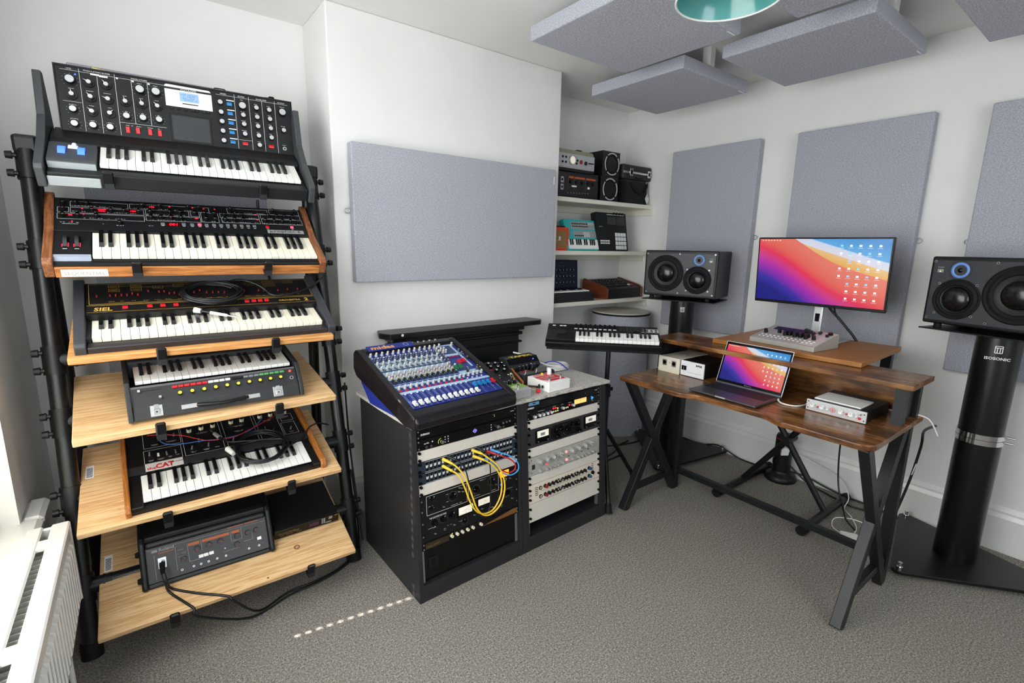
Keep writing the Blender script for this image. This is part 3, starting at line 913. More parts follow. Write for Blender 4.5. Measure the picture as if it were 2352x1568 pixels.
for x in (-0.0645, -0.0362):
    b = MB().use(charcoal); b.cyl((x - 0.005, 0.078, -0.012), (x + 0.005, 0.078, -0.012), 0.031, n=24); b.build('wheel', wbx)
    b = MB().use(satin); b.box(x - 0.009, x + 0.009, 0.044, 0.108, 0.002, 0.0028); b.build('wheel_slot', wbx)
    b = MB().use(led_r); b.box(x - 0.0085, x - 0.0062, 0.048, 0.064, 0.0028, 0.0036); b.box(x + 0.0062, x + 0.0085, 0.048, 0.07, 0.0028, 0.0036); b.build('wheel_light', wbx)
    b = MB().use(print_w); b.box(x - 0.006, x + 0.005, 0.037, 0.0388, 0.002, 0.0026); b.build('wheel_print', wbx)
PP = rel(S2, fr((-0.204, 2.16, 1.381), -1.1, 41.6))
b = MB().use(panelk); b.box(0, 0.776, 0, 0.166, -0.04, 0); P = bev(b.build('control_panel', S2, PP), 0.0015)
kn = knob_mesh(0.0072, 0.0125, satin, chrome, 0.72, 0.2, 14, dome=0.0015)
scatter('knob', kn, P, [(0.0224, 0.1353), (0.0224, 0.1048), (0.0224, 0.073), (0.054, 0.1368), (0.0834, 0.1361), (0.0962, 0.1043), (0.1469, 0.1051), (0.1822, 0.1064), (0.0599, 0.0724), (0.107, 0.0733), (0.1683, 0.0428), (0.2349, 0.1399), (0.2857, 0.14), (0.2234, 0.1062), (0.2562, 0.1063), (0.3153, 0.1091), (0.3457, 0.1097), (0.2574, 0.0769), (0.2854, 0.0779), (0.3161, 0.0782), (0.3462, 0.0789), (0.3729, 0.1415),
    (0.4068, 0.1422), (0.5125, 0.1435), (0.6653, 0.1449), (0.7481, 0.1466), (0.3904, 0.1094), (0.4235, 0.1105), (0.4537, 0.111), (0.488, 0.1104), (0.5169, 0.1115), (0.5481, 0.1119), (0.6433, 0.1143), (0.6734, 0.1131), (0.7043, 0.1137), (0.7342, 0.1137), (0.4248, 0.0804), (0.4542, 0.0805), (0.4877, 0.0809), (0.5199, 0.0828), (0.5488, 0.0823), (0.6277, 0.0836), (0.6608, 0.0824), (0.6912, 0.0827), (0.7209, 0.0834), (0.7509, 0.0832)])
disp_k = mat('display_glass', '#3a0508', 0.2, es=0.35)
for x0, x1, y0, y1, s_, sz in ((0.109, 0.135, 0.0963, 0.1156, 'CHO\nHAL', 0.0085), (0.1945, 0.2185, 0.0993, 0.1193, '100', 0.010), (0.251, 0.2731, 0.1315, 0.1442, '196', 0.0095), (0.3011, 0.3406, 0.0372, 0.0548, '001', 0.0165)):
    b = MB().use(disp_k); b.box(x0, x1, y0, y1, 0, 0.0015); o = b.build('number_display', P)
    text(s_, sz, led_r, o, T((x0 + x1) / 2, (y1 - sz * 0.85) if '\n' in s_ else (y0 + (y1 - y0 - sz * 0.72) / 2), 0.0018), 'glowing_digits', 1.15, 0.12, 'CENTER', bold=0.0002)
ldm = MB().use(led_r); ldm.cyl((0, 0, 0), (0, 0, 0.0015), 0.0021, 0.0018, 10); ldme = ldm.mesh('red_light')
scatter('red_light', ldme, P, [(0.0703, 0.1129), (0.0737, 0.0848), (0.0444, 0.0471), (0.3163, 0.145), (0.3881, 0.1461), (0.4238, 0.1429), (0.4602, 0.1444), (0.5997, 0.1225), (0.6013, 0.092)])
b = MB().use(led_r); b.box(0.035, 0.0445, 0.0765, 0.081, 0, 0.001); b.box(0.390, 0.4, 0.084, 0.088, 0, 0.001); b.build('lit_button', P)
bt = MB().use(greyb); bt.box(-0.0062, 0.0062, -0.0068, 0.0068, 0, 0.003, 0.001); bme = bt.mesh('grey_button')
scatter('grey_button', bme, P, [(0.2891, 0.0462), (0.3519, 0.048), (0.3777, 0.0475), (0.4232, 0.0482), (0.4472, 0.0496), (0.4702, 0.0497), (0.493, 0.051), (0.5161, 0.0506), (0.5394, 0.0507), (0.5619, 0.0507), (0.584, 0.0511)])
pinkb = mat('lit_pink_button', '#e0607a', 0.4, es=0.5)
for x, y, m_ in ((0.401, 0.0489, pinkb), (0.7217, 0.0521, pinkb), (0.6301, 0.0493, red)):
    b = MB().use(m_); b.box(x - 0.0062, x + 0.0062, y - 0.0068, y + 0.0068, 0, 0.003, 0.001); b.build('lit_button', P)
b = MB().use(mat('name_plate', '#a9aaa8', 0.4, 0.3)); b.box(0.6262, 0.761, 0.0143, 0.0336, 0, 0.001); npl = b.build('name_plate', P)
text('prophet-6', 0.0185, print_k, npl, T(0.634, 0.0195, 0.0011), 'model_lettering', 1.55)
b = MB().use(print_w)
for x0, x1, y0, y1 in ((0.0404, 0.194, 0.1225, 0.1485), (0.0085, 0.0365, 0.093, 0.117), (0.0408, 0.2373, 0.0905, 0.117), (0.008, 0.2375, 0.0585, 0.086), (0.199, 0.44, 0.1225, 0.150), (0.243, 0.3727, 0.093, 0.1225), (0.379, 0.4058, 0.095, 0.1225), (0.243, 0.4075, 0.064, 0.090), (0.411, 0.467, 0.066, 0.119), (0.4735, 0.6085, 0.096, 0.121), (0.477, 0.6085, 0.068, 0.0935), (0.502, 0.645, 0.124, 0.153), (0.615, 0.765, 0.1, 0.126), (0.616, 0.767, 0.068, 0.0975), (0.652, 0.765, 0.129, 0.157)):
    b.frame(x0, x1, y0, y1, 0.0010, 0)
for k, (x, y, w) in enumerate([(0.04, 0.041, 0.05), (0.128, 0.038, 0.012), (0.168, 0.0325, 0.02), (0.207, 0.0365, 0.012), (0.255, 0.0355, 0.016), (0.12, 0.0655, 0.13), (0.13, 0.098, 0.17), (0.10, 0.1275, 0.12), (0.30, 0.069, 0.12), (0.30, 0.0985, 0.12), (0.54, 0.0725, 0.12), (0.54, 0.1005, 0.12), (0.69, 0.0725, 0.14), (0.69, 0.104, 0.14), (0.44, 0.0705, 0.05), (0.30, 0.1275, 0.18), (0.58, 0.13, 0.12)]):
    dashes(b, x - w / 2, x + w / 2, y, 0, 0.0014, 50 + k, 0.7, 0.003)
for x in [0.2891, 0.3519, 0.3777, 0.401, 0.4232, 0.4472, 0.4702, 0.493, 0.5161, 0.5394, 0.5619, 0.584, 0.6301, 0.7217]:
    b.box(x - 0.004, x + 0.004, 0.0385, 0.0398, 0, 0.0005)
b.line((0.02, 0.034), (0.06, 0.034), 0.0012, 0)
b.build('panel_print', P, kind='stuff')

# ------------------------------------------------------------------ 3. synthesizer with gold lettering
S3 = thing('synthesizer', 'dark brown synthesizer with gold lettering under a coiled lead, third tier', 'synthesizer', fr((-0.135, 1.924, 1.063), 0.4, 19.3))
brownk = mat('brown_black_case', '#272325', 0.45, bump=0.05, bs=800)
charc2 = mat('end_block_grey', '#34353a', 0.45, bump=0.05, bs=800)
b = MB().use(brownk); b.box(-0.013, 0.692, -0.040, -0.006, -0.041, -0.014, 0.003); b.build('front_rail', S3)
b = MB().use(brownk); b.box(-0.013, 0.692, -0.006, 0.30, -0.041, -0.022); b.build('case', S3)
for x in (-0.041, 0.692):
    b = MB().use(charc2); b.prism([(-0.042, -0.043), (-0.043, -0.008), (-0.036, 0.0), (0.12, 0.034), (0.29, 0.066), (0.30, 0.06), (0.30, -0.043)], 'x', x, x + 0.028); bev(b.build('end_block', S3), 0.003)
for x0, x1 in ((-0.013, -0.002), (0.684, 0.692)):
    b = MB().use(brownk); b.box(x0, x1, -0.006, 0.14, -0.03, -0.001); b.build('key_cheek', S3)
keys(S3, 'C', 29, 0.0235, 0.135, ikey, bkey, lip=0.018)
PS = rel(S3, fr((-0.145, 2.029, 1.126), 0.7, 28.6))
b = MB().use(mat('panel_brown_black', '#141212', 0.45)); b.box(-0.003, 0.703, -0.012, 0.170, -0.05, 0); P = b.build('control_panel', S3, PS)
slm = MB().use(redd); slm.box(-0.0022, 0.0022, -0.003, 0.003, 0, 0.008, 0.0008); slm.use(satin).box(-0.0028, 0.0028, -0.0135, 0.0135, 0.0, 0.0006); slme = slm.mesh('slider')
scatter('slider', slme, P, [(0.0267, 0.0868), (0.0608, 0.0883), (0.0757, 0.0892), (0.091, 0.0901), (0.1058, 0.0889), (0.1202, 0.0967), (0.1353, 0.0887), (0.1651, 0.1094), (0.1955, 0.1023), (0.2101, 0.1036), (0.2244, 0.0906), (0.2389, 0.0918), (0.2535, 0.0811), (0.2982, 0.0919), (0.3168, 0.1027), (0.3367, 0.0865), (0.3561, 0.0874), (0.3744, 0.086), (0.3934, 0.0845), (0.4599, 0.0895), (0.5098, 0.0884), (0.5279, 0.087), (0.578, 0.0833), (0.6151, 0.0886), (0.6532, 0.0886)])
bt = MB().use(red); bt.box(-0.0075, 0.0075, -0.0065, 0.0065, 0, 0.005, 0.001); bme = bt.mesh('red_button')
scatter('red_button', bme, P, [(0.0973, 0.0192), (0.1631, 0.0203), (0.1994, 0.0205), (0.2365, 0.0202), (0.4568, 0.0205), (0.4801, 0.0215), (0.5018, 0.0217), (0.5241, 0.0221)])
b = MB().use(print_au)
b.frame(0.0065, 0.699, 0.046, 0.163, 0.0011, 0)
for y in (0.0375, 0.0405):
    b.line((0, y), (0.701, y), 0.0009, 0)
b.line((0, 0.001), (0.701, 0.003), 0.0009, 0)
for x0, x1, y0, y1 in ((0.058, 0.086, 0.1415, 0.156), (0.058, 0.086, 0.117, 0.131), (0.118, 0.1475, 0.141, 0.155), (0.1175, 0.147, 0.118, 0.136), (0.18, 0.209, 0.13, 0.146), (0.24, 0.27, 0.137, 0.153), (0.40, 0.43, 0.14, 0.156), (0.47, 0.50, 0.132, 0.15), (0.535, 0.575, 0.142, 0.157), (0.535, 0.575, 0.12, 0.136), (0.61, 0.645, 0.14, 0.156)):
    b.frame(x0, x1, y0, y1, 0.0007, 0); dashes(b, x0 + 0.004, x1 - 0.004, (y0 + y1) / 2, 0, 0.0014, int(x0 * 999), 0.9, 0.001)
for x0, x1, y in ((0.086, 0.118, 0.149), (0.1475, 0.18, 0.14), (0.209, 0.24, 0.142), (0.27, 0.40, 0.15), (0.43, 0.47, 0.145), (0.5, 0.535, 0.145), (0.575, 0.61, 0.148), (0.055, 0.16, 0.0505), (0.185, 0.255, 0.0535), (0.29, 0.41, 0.055), (0.44, 0.55, 0.055)):
    b.line((x0, y), (x1, y), 0.0007, 0)
for k in range(20):
    dashes(b, 0.055 + k * 0.031, 0.072 + k * 0.031, 0.0585 + 0.0006 * (k % 3), 0, 0.0013, 90 + k, 0.8, 0.002)
b.build('panel_print', P, kind='stuff')
text('SIEL', 0.026, print_au, P, T(0.017, 0.0075, 0.0006), 'brand_lettering', 1.05, 0.1, bold=0.0006)
text('ORCHESTRA', 0.0135, print_au, P, T(0.567, 0.0145, 0.0006), 'model_lettering', 1.02)
text('2', 0.026, print_au, P, T(0.661, 0.0105, 0.0006), 'model_lettering', 1.1, bold=0.0008)
b = MB().use(rubber); b.cyl((0.735, -0.02, -0.03), (0.750, -0.02, -0.03), 0.009, n=14); b.build('side_knob', S3)

# ------------------------------------------------------------------ 4. keyboard in a carrying case
S4 = thing('electric_keyboard', 'small grey cased keyboard with yellow knobs, red tabs and carrying handle', 'keyboard', fr((-0.049, 1.92, 0.911), 1.9, 0))
tolex = mat('black_tolex', '#1e2022', 0.55, bump=0.25, bs=700)
greyp = mat('grey_control_strip', '#5b5a5e', 0.42, 0.2)
# local frame: y=0 at key fronts; the control strip slopes down in front
b = MB().use(tolex)
b.prism([(-0.066, -0.066), (-0.082, -0.106), (0.24, -0.052), (0.24, 0.05), (0.14, 0.032), (0.14, -0.01), (-0.012, -0.034), (-0.028, -0.012)], 'x', -0.012, 0.478); bev(b.build('case', S4), 0.003)
for x in (-0.026, 0.478):
    b = MB().use(tolex); b.prism([(-0.070, -0.058), (-0.086, -0.109), (0.245, -0.054), (0.245, 0.062), (0.13, 0.040), (-0.026, 0.006)], 'x', x, x + 0.014); bev(b.build('end_board', S4), 0.003)
KM = RX(10.8) @ T(0.0, 0.0, 0.0)
keys(S4, 'C', 22, 0.02125, 0.125, wkey, bkey, lip=0.012, M0=T(0.002, 0, 0) @ KM)
b = MB().use(tolex); b.prism([(0.122, -0.02), (0.122, 0.042), (0.20, 0.066), (0.24, 0.055), (0.24, -0.02)], 'x', -0.012, 0.478); bev(b.build('lid_hinge_ledge', S4), 0.004)
PK = rel(S4, fr((-0.059, 1.856, 0.846), 1.9, 55.7))
b = MB().use(greyp); b.box(0.0, 0.487, 0, 0.066, -0.012, 0.0005); P = b.build('control_strip', S4, PK)
kn = MB().use(satin); kn.cyl((0, 0, 0), (0, 0, 0.011), 0.0062, 0.0058, 16); kn.use(yellow).cyl((0, 0, 0.011), (0, 0, 0.0125), 0.0055, 0.005, 16); kme = kn.mesh('knob')
scatter('knob', kme, P, [(0.1261 + 0.0338 * k + (0.002 if k > 6 else 0), 0.024 + 0.0005 * k) for k in range(4)] + [(0.2272 + 0.0343 * k, 0.0265 + 0.0004 * k) for k in range(7)])
def tab(m_):
    b = MB().use(m_); b.box(-0.0075, 0.0075, -0.004, 0.004, 0, 0.006, 0.001); return b.mesh('tab_switch')
tr_, tw, tk, tg, tn = tab(red), tab(white), tab(satin), tab(greyb), tab(green)
for me_, pts in ((tr_, (0.1149, 0.1316, 0.1485, 0.1658, 0.1826, 0.1993)), (tw, (0.2163, 0.2329, 0.2496, 0.2671)), (tk, (0.2873, 0.3055)), (tg, (0.3233, 0.3401, 0.3572)), (tn, (0.3738, 0.3902, 0.4075, 0.4247, 0.442))):
    scatter('tab_switch', me_, P, [(x, 0.0485 + (x - 0.11) * 0.008) for x in pts])
b = MB().use(mat('red_lamp', '#f04a44', 0.25, es=0.5)); b.lathe([(0.0052, 0), (0.005, 0.003), (0.003, 0.0052), (0, 0.006)], 14, (0.4702, 0.0501, 0)); b.build('pilot_lamp', P)
b = MB().use(steel); b.cyl((0.4705, 0.0232, 0), (0.4705, 0.0232, 0.003), 0.0068, n=16); b.use(gloss).disc((0.4705, 0.0232, 0.0032), (0, 0, 1), 0.0042, 12); b.build('jack_socket', P)
for (x0, x1, y, xk) in ((0.018, 0.078, 0.0485, 0.0208), (0.0166, 0.076, 0.0205, 0.0733)):
    b = MB().use(satin); b.line((x0, y), (x1, y), 0.0024, 0.0004); b.build('slider_slot', P)
    b = MB().use(steel); b.box(xk - 0.004, xk + 0.004, y - 0.005, y + 0.004, 0, 0.011, 0.001); b.build('slider_cap', P)
b = MB().use(mat('amber_print', '#c98a40', 0.5)); dashes(b, 0.02, 0.10, 0.006, 0.0004, 0.002, 7, 0.95, 0.001); dashes(b, 0.03, 0.06, 0.034, 0.0004, 0.0015, 8); b.build('panel_print', P, kind='stuff')
def latch(x, parent, M):
    b = MB().use(steel); b.box(-0.0165, 0.0165, 0, 0.036, 0, 0.002, 0.001); o = b.build('latch', parent, M @ T(x, 0, 0))
    b = MB().use(chrome); b.box(-0.009, 0.009, 0.006, 0.024, 0.002, 0.006, 0.001); b.box(-0.006, 0.006, 0.022, 0.038, 0.002, 0.004); b.build('latch_plate', o)
    b = MB().use(gloss); b.disc((0, 0.014, 0.0062), (0, 0, 1), 0.0025, 10); b.build('keyhole', o)
FM = T(0, -0.082, -0.106) @ RX(68.2)
latch(0.047, S4, FM @ T(0, 0.006, 0.0)); latch(0.405, S4, FM @ T(0, 0.007, 0.0))
b = MB(FM).use(satin); b.tube([(0.155, 0.022, 0.004), (0.18, 0.019, 0.010), (0.23, 0.014, 0.018), (0.28, 0.018, 0.012), (0.306, 0.022, 0.006)], [0.006] * 13, 8, 3); hd = b.build('carrying_handle', S4)
for x0, x1 in ((0.112, 0.158), (0.300, 0.345)):
    b = MB(FM).use(steel); b.box(x0, x1, 0.0145, 0.0295, 0, 0.004, 0.001); b.build('handle_bracket', hd)

# ------------------------------------------------------------------ 5. duophonic synthesizer with teak cheeks
S5 = thing('synthesizer', 'black synthesizer with teak cheeks and the CAT nameplate, fifth tier', 'synthesizer', fr((-0.063, 1.838, 0.539), 1.2, 16.5))
b = MB().use(black); b.box(-0.032, 0.545, -0.022, 0.42, -0.034, -0.013); b.build('case', S5)
b = MB().use(black); b.box(-0.032, 0.0, -0.022, 0.138, -0.013, -0.001, 0.002); b.build('key_cheek', S5)
b = MB().use(black); b.box(0.5175, 0.545, -0.022, 0.138, -0.013, -0.001, 0.002); b.build('key_cheek', S5)
for x in (-0.047, 0.545):
    b = MB().use(teak); b.prism([(-0.028, -0.040), (-0.032, -0.008), (-0.016, 0.012), (0.20, 0.024), (0.42, 0.030), (0.43, -0.040)], 'x', x, x + 0.015 if x < 0 else x + 0.02); bev(b.build('wooden_cheek', S5), 0.004)
keys(S5, 'C', 22, 0.0235, 0.131, wkey, bkey, lip=0.006, blen=0.60)
b = MB().use(black); b.box(-0.032, 0.545, 0.133, 0.425, -0.013, 0.008); P0 = bev(b.build('control_panel', S5), 0.002)
P = P0
b = MB().use(mat('grey_black_band', '#2b2c2f', 0.5)); b.box(-0.031, 0.544, 0.134, 0.172, 0.008, 0.0088); b.build('lower_band', P)
b = MB().use(mat('white_name_plate', '#dcd8d6', 0.4)); b.box(0.0155, 0.1235, 0.1345, 0.174, 0.0088, 0.0105); npl = b.build('name_plate', P)
text('the', 0.019, print_r, npl, T(0.020, 0.140, 0.0107), 'model_lettering', 1.0, bold=0.0004)
text('CAT', 0.034, print_r, npl, T(0.044, 0.140, 0.0107), 'model_lettering', 0.78, bold=0.0012)
text('by Octave', 0.0088, print_k, npl, T(0.090, 0.156, 0.0107), 'brand_lettering', 0.9, 0.3)
cream = mat('cream_knob', '#e8e0c4', 0.4)
kn = MB().use(cream); kn.cyl((0, 0, 0), (0, 0, 0.012), 0.0085, 0.0078, 16); kn.use(satin).cyl((0, 0, 0.012), (0, 0, 0.015), 0.0068, 0.0062, 16); kn.use(satin).box(-0.0006, 0.0006, -0.009, -0.007, 0.001, 0.012); kme = kn.mesh('knob')
scatter('knob', kme, P, [(0.16, 0.324), (0.1996, 0.327), (0.239, 0.329), (0.302, 0.331), (0.3407, 0.332), (0.4074, 0.333), (0.4478, 0.333), (0.503, 0.334)], 0.008)
sw = MB().use(steel); sw.cyl((0, 0, 0), (0, 0, 0.004), 0.0034, n=10); sw.cyl((0, 0, 0.004), (0.0005, 0.002, 0.014), 0.0022, 0.0028, 10); sme = sw.mesh('toggle_switch')
scatter('toggle_switch', sme, P, [(0.0314, 0.222), (0.0811, 0.209), (0.1075, 0.211), (0.1111, 0.315), (0.1565, 0.213), (0.2083, 0.211), (0.1828, 0.247), (0.4093, 0.243), (0.4347, 0.219), (0.4976, 0.213), (0.29, 0.211)], 0.008, lambda k: (k * 67) % 360)
b = MB().use(white); b.box(0.053, 0.0595, 0.207, 0.225, 0.008, 0.012, 0.001); b.build('slide_switch', P)
b = MB().use(white); b.box(0.0825, 0.0885, 0.30, 0.316, 0.008, 0.012, 0.001); b.build('slide_switch', P)
b = MB().use(print_w)
for x0, x1, y0, y1 in ((0.0155, 0.125, 0.178, 0.252), (0.018, 0.129, 0.266, 0.39), (0.134, 0.258, 0.178, 0.40), (0.27, 0.376, 0.180, 0.40), (0.386, 0.466, 0.181, 0.40), (0.4716, 0.522, 0.183, 0.2645), (0.479, 0.524, 0.277, 0.325)):
    b.frame(x0, x1, y0, y1, 0.0012, 0.008)
for k, (x, y, w) in enumerate([(0.034, 0.193, 0.016), (0.062, 0.193, 0.02), (0.09, 0.196, 0.012), (0.112, 0.198, 0.01), (0.1, 0.286, 0.03), (0.05, 0.282, 0.02), (0.16, 0.195, 0.018), (0.2, 0.195, 0.02), (0.235, 0.196, 0.014), (0.2, 0.302, 0.04), (0.325, 0.303, 0.04), (0.43, 0.304, 0.03), (0.503, 0.307, 0.02), (0.497, 0.196, 0.016), (0.32, 0.27, 0.03), (0.43, 0.205, 0.02)]):
    dashes(b, x - w / 2, x + w / 2, y, 0.008, 0.0018, 200 + k, 0.9, 0.001); dashes(b, x - w / 3, x + w / 3, y - 0.004, 0.008, 0.0016, 300 + k, 0.8, 0.001)
b.build('panel_print', P, kind='stuff')

# ------------------------------------------------------------------ 6. tape echo and half rack unit (bottom tier)
S6 = thing('tape_echo', 'black rugged effects box with orange stripes and plugged lead, bottom tier', 'effects unit', fr((-0.082, 1.868, 0.209), -0.9, 17))
echo_k = mat('echo_case_black', '#0d1012', 0.4, 0, 0.45, bump=0.15, bs=600)
PFM = T(0, 0.004, 0.002) @ RX(48.1)
b = MB().use(echo_k); b.prism([(0.014, 0.003), (0.022, 0.010), (0.106, 0.104), (0.114, 0.120), (0.13, 0.124), (0.30, 0.124), (0.31, 0.11), (0.31, 0.004)], 'x', -0.004, 0.376); bev(b.build('case', S6), 0.008, 3)
for x in (-0.016, 0.370):
    b = MB().use(black); b.prism([(-0.006, 0.0), (-0.010, 0.014), (0.090, 0.122), (0.106, 0.131), (0.315, 0.131), (0.32, 0.0)], 'x', x, x + 0.018); bev(b.build('end_frame', S6), 0.007, 3)
b = MB(PFM).use(echo_k); b.box(0.0, 0.372, 0.124, 0.148, -0.03, 0.005); bev(b.build('top_lip', S6), 0.009, 3)
b = MB(PFM).use(echo_k); b.box(0.0, 0.372, -0.004, 0.012, -0.012, 0.009); bev(b.build('bottom_lip', S6), 0.005, 3)
for y, z in ((0.085, 0.085), (0.025, 0.025)):
    b = MB().use(rubber); b.cyl((-0.016, y, z), (-0.026, y, z), 0.011, 0.008, 12); b.build('side_foot', S6)
b = MB().use(mat('echo_panel', '#110f0e', 0.35)); b.box(0.002, 0.370, 0.008, 0.128, -0.010, 0.0); P = b.build('front_panel', S6, PFM)
orst = mat('orange_stripe', '#b5541f', 0.5)
b = MB().use(orst)
for x0, x1 in ((0.122, 0.155), (0.163, 0.248), (0.255, 0.281)):
    b.box(x0, x1, 0.0985, 0.1075, 0, 0.0008)
b.box(0.036, 0.08, 0.101, 0.1035, 0, 0.0008)
b.build('orange_band', P)
b = MB().use(print_g)
b.line((0.002, 0.1195), (0.372, 0.1125), 0.0008, 0)
for x0, y0, x1, y1 in ((0.119, 0.108, 0.121, 0.047), (0.121, 0.047, 0.15, 0.046), (0.159, 0.11, 0.161, 0.072), (0.252, 0.108, 0.252, 0.073), (0.252, 0.073, 0.286, 0.0735), (0.2865, 0.111, 0.286, 0.0735), (0.024, 0.1, 0.024, 0.02), (0.084, 0.108, 0.084, 0.03), (0.32, 0.06, 0.32, 0.085)):
    b.line((x0, y0), (x1, y1), 0.0011, 0)
for k, (x, y, w) in enumerate([(0.1, 0.095, 0.02), (0.1, 0.083, 0.024), (0.1, 0.072, 0.02), (0.14, 0.04, 0.03), (0.25, 0.045, 0.05), (0.3, 0.06, 0.04)]):
    dashes(b, x - w / 2, x + w / 2, y, 0, 0.0014, 400 + k)
b.build('panel_print', P, kind='stuff')
b = MB().use(orst); dashes(b, 0.245, 0.295, 0.1215, 0, 0.003, 5, 1, 0.001); dashes(b, 0.30, 0.345, 0.1215, 0, 0.003, 6, 1, 0.001); b.build('orange_lettering', P, kind='stuff')
text('Roland', 0.0135, print_g, P, T(0.038, 0.1085, 0.0004), 'brand_lettering', 1.15, bold=0.0003)
b = MB().use(print_g); b.box(0.018, 0.034, 0.109, 0.1165, 0, 0.0005); b.build('brand_logo', P)
b = MB().use(steel); b.box(0.032, 0.057, 0.052, 0.088, 0, 0.002, 0.001); xs = b.build('socket_plate', P)
b = MB().use(chrome); b.cyl((0.0445, 0.071, 0.002), (0.0445, 0.071, 0.006), 0.010, n=18); b.use(gloss).disc((0.0445, 0.071, 0.0062), (0, 0, 1), 0.007, 14); b.build('socket', xs)
b = MB().use(white)
for x, y in ((0.1554, 0.0545), (0.1707, 0.0547), (0.1869, 0.055), (0.341, 0.0564)):
    b = MB().use(white); b.box(x - 0.0072, x + 0.0072, y - 0.0055, y + 0.0055, 0, 0.007, 0.001); b.build('white_button', P)
kn = MB().use(satin); kn.cyl((0, 0, 0), (0, 0, 0.012), 0.0098, 0.0085, 16); kn.use(print_r).box(-0.0007, 0.0007, 0.001, 0.008, 0.012, 0.0126); kme = kn.mesh('knob')
scatter('knob', kme, P, [(0.1463, 0.0836), (0.1827, 0.0846), (0.2716, 0.0868), (0.3069, 0.087), (0.2678, 0.0575), (0.217, 0.085), (0.105, 0.062), (0.335, 0.088)], 0, lambda k: (k * 83) % 360 - 180)
jk = MB().use(steel); jk.cyl((0, 0, 0), (0, 0, 0.003), 0.0036, n=10); jk.use(gloss).disc((0, 0, 0.0032), (0, 0, 1), 0.002, 8); jme = jk.mesh('jack_socket')
scatter('jack_socket', jme, P, [(0.0968, 0.0279), (0.131, 0.0285), (0.1525, 0.0284), (0.1754, 0.0291), (0.2017, 0.0298), (0.2293, 0.0302), (0.3037, 0.0307), (0.3375, 0.0309)])
b = MB().use(steel); b.cyl((0.2291, 0.0536, 0), (0.2291, 0.057, 0.011), 0.002, 0.0026, 8); b.build('toggle_switch', P)

S7 = thing('half_rack_processor', 'flat black half width effects unit beside the echo box', 'effects unit', fr((0.312, 1.90, 0.2285), 0.3, 17))
b = MB().use(black); b.box(0.002, 0.242, 0.004, 0.21, 0.0, 0.040); bev(b.build('case', S7), 0.002)
b = MB().use(gloss); b.box(0.0, 0.244, -0.002, 0.004, 0.001, 0.041, 0.001); P = b.build('front_panel', S7)
b = MB().use(print_au); b.at(T(0, -0.002, 0) @ RX(90))
dashes(b, 0.02, 0.10, 0.012, 0, 0.001, 3); dashes(b, 0.205, 0.24, 0.036, 0, 0.003, 4); b.build('panel_print', P, kind='stuff')
text('Intellifex', 0.015, mat('faded_gold_print', '#6b5c34', 0.5), P, T(0.012, -0.0022, 0.017) @ RX(90), 'model_lettering', 1.5, 0.35)
b = MB(T(0, -0.002, 0) @ RX(90)).use(mat('dim_purple_window', '#3a1b40', 0.3)); b.box(0.128, 0.165, 0.013, 0.030, 0, 0.0008); b.build('display_window', P)
b = MB(T(0, -0.002, 0) @ RX(90)).use(print_g)
for i in range(2):
    for j in range(4):
        b.box(0.176 + i * 0.008, 0.182 + i * 0.008, 0.010 + j * 0.007, 0.015 + j * 0.007, 0, 0.001)
b.box(0.192, 0.214, 0.008, 0.013, 0, 0.001); b.box(0.204, 0.218, 0.024, 0.034, 0, 0.0008)
b.build('button_cluster', P, kind='stuff')
# =================================================================== RACK CABINETS
RKP = (0.733, 1.512, 0.0)
RK0 = fr(RKP, 1.6, 0)
RKF = fr(RKP, 1.6, 86.2)          # slanted front plane: x along, y up the face, z out
lam = mat('charcoal_laminate', '#262629', 0.42, 0, 0.4, bump=0.06, bs=500, var=0.1)
lamd = mat('dark_laminate', '#111214', 0.5)
rail_m = mat('rack_rail_steel', '#9a9c9e', 0.35, 0.7)
def cabinet(x0, x1, label, post_l, post_r):
    c = thing('rack_cabinet', label, 'rack cabinet', RK0 @ T(x0, 0, 0))
    w = x1 - x0
    side = [(0.0, 0.0), (0.0465, 0.705), (0.525, 0.705), (0.525, 0.0)]
    for a, bb in ((0.0, post_l), (w - post_r, w)):
        b = MB().use(lam); b.prism(side, 'x', a, bb); bev(b.build('side_panel', c), 0.0015)
    b = MB().use(lam); b.box(post_l, w - post_r, 0.047, 0.525, 0.689, 0.705); b.build('top_panel', c)
    b = MB().use(lam); b.prism([(0.002, 0.0), (0.006, 0.068), (0.5, 0.068), (0.5, 0.0)], 'x', post_l, w - post_r); b.build('plinth', c)
    b = MB().use(lamd); b.box(post_l, w - post_r, 0.51, 0.522, 0.068, 0.689); b.build('back_panel', c)
    for a in (post_l + 0.001, w - post_r - 0.013):
        b = MB().use(rail_m); b.prism([(0.018, 0.07), (0.0595, 0.688), (0.07, 0.688), (0.03, 0.07)], 'x', a, a + 0.012); b.build('rack_rail', c)
    return c
cabinet(0.0, 0.5145, 'charcoal rack cabinet on the left, under the mixing console, sun flecks on its side', 0.02, 0.0175)
cabinet(0.516, 1.068, 'charcoal rack cabinet on the right with three grey metered and cream units', 0.039, 0.041)
cps = fabric_mat('carpet_offcut', '#75716b', '#e6e1d8', 260, 0.9)
co_ = thing('carpet_offcut', 'grey carpet offcut laid over both rack cabinets', 'carpet', RK0 @ T(-0.012, 0.022, 0.705))
b = MB().use(cps)
n = 44
rr = random.Random(5)
fr_ = [(i / n * 1.075, -0.004 + rr.uniform(-0.004, 0.003)) for i in range(n + 1)]
b.prism(fr_ + [(1.078, 0.25), (1.075, 0.52), (0.0, 0.52), (-0.004, 0.25)], 'z', 0.001, 0.014)
b.build('pile_sheet', co_)

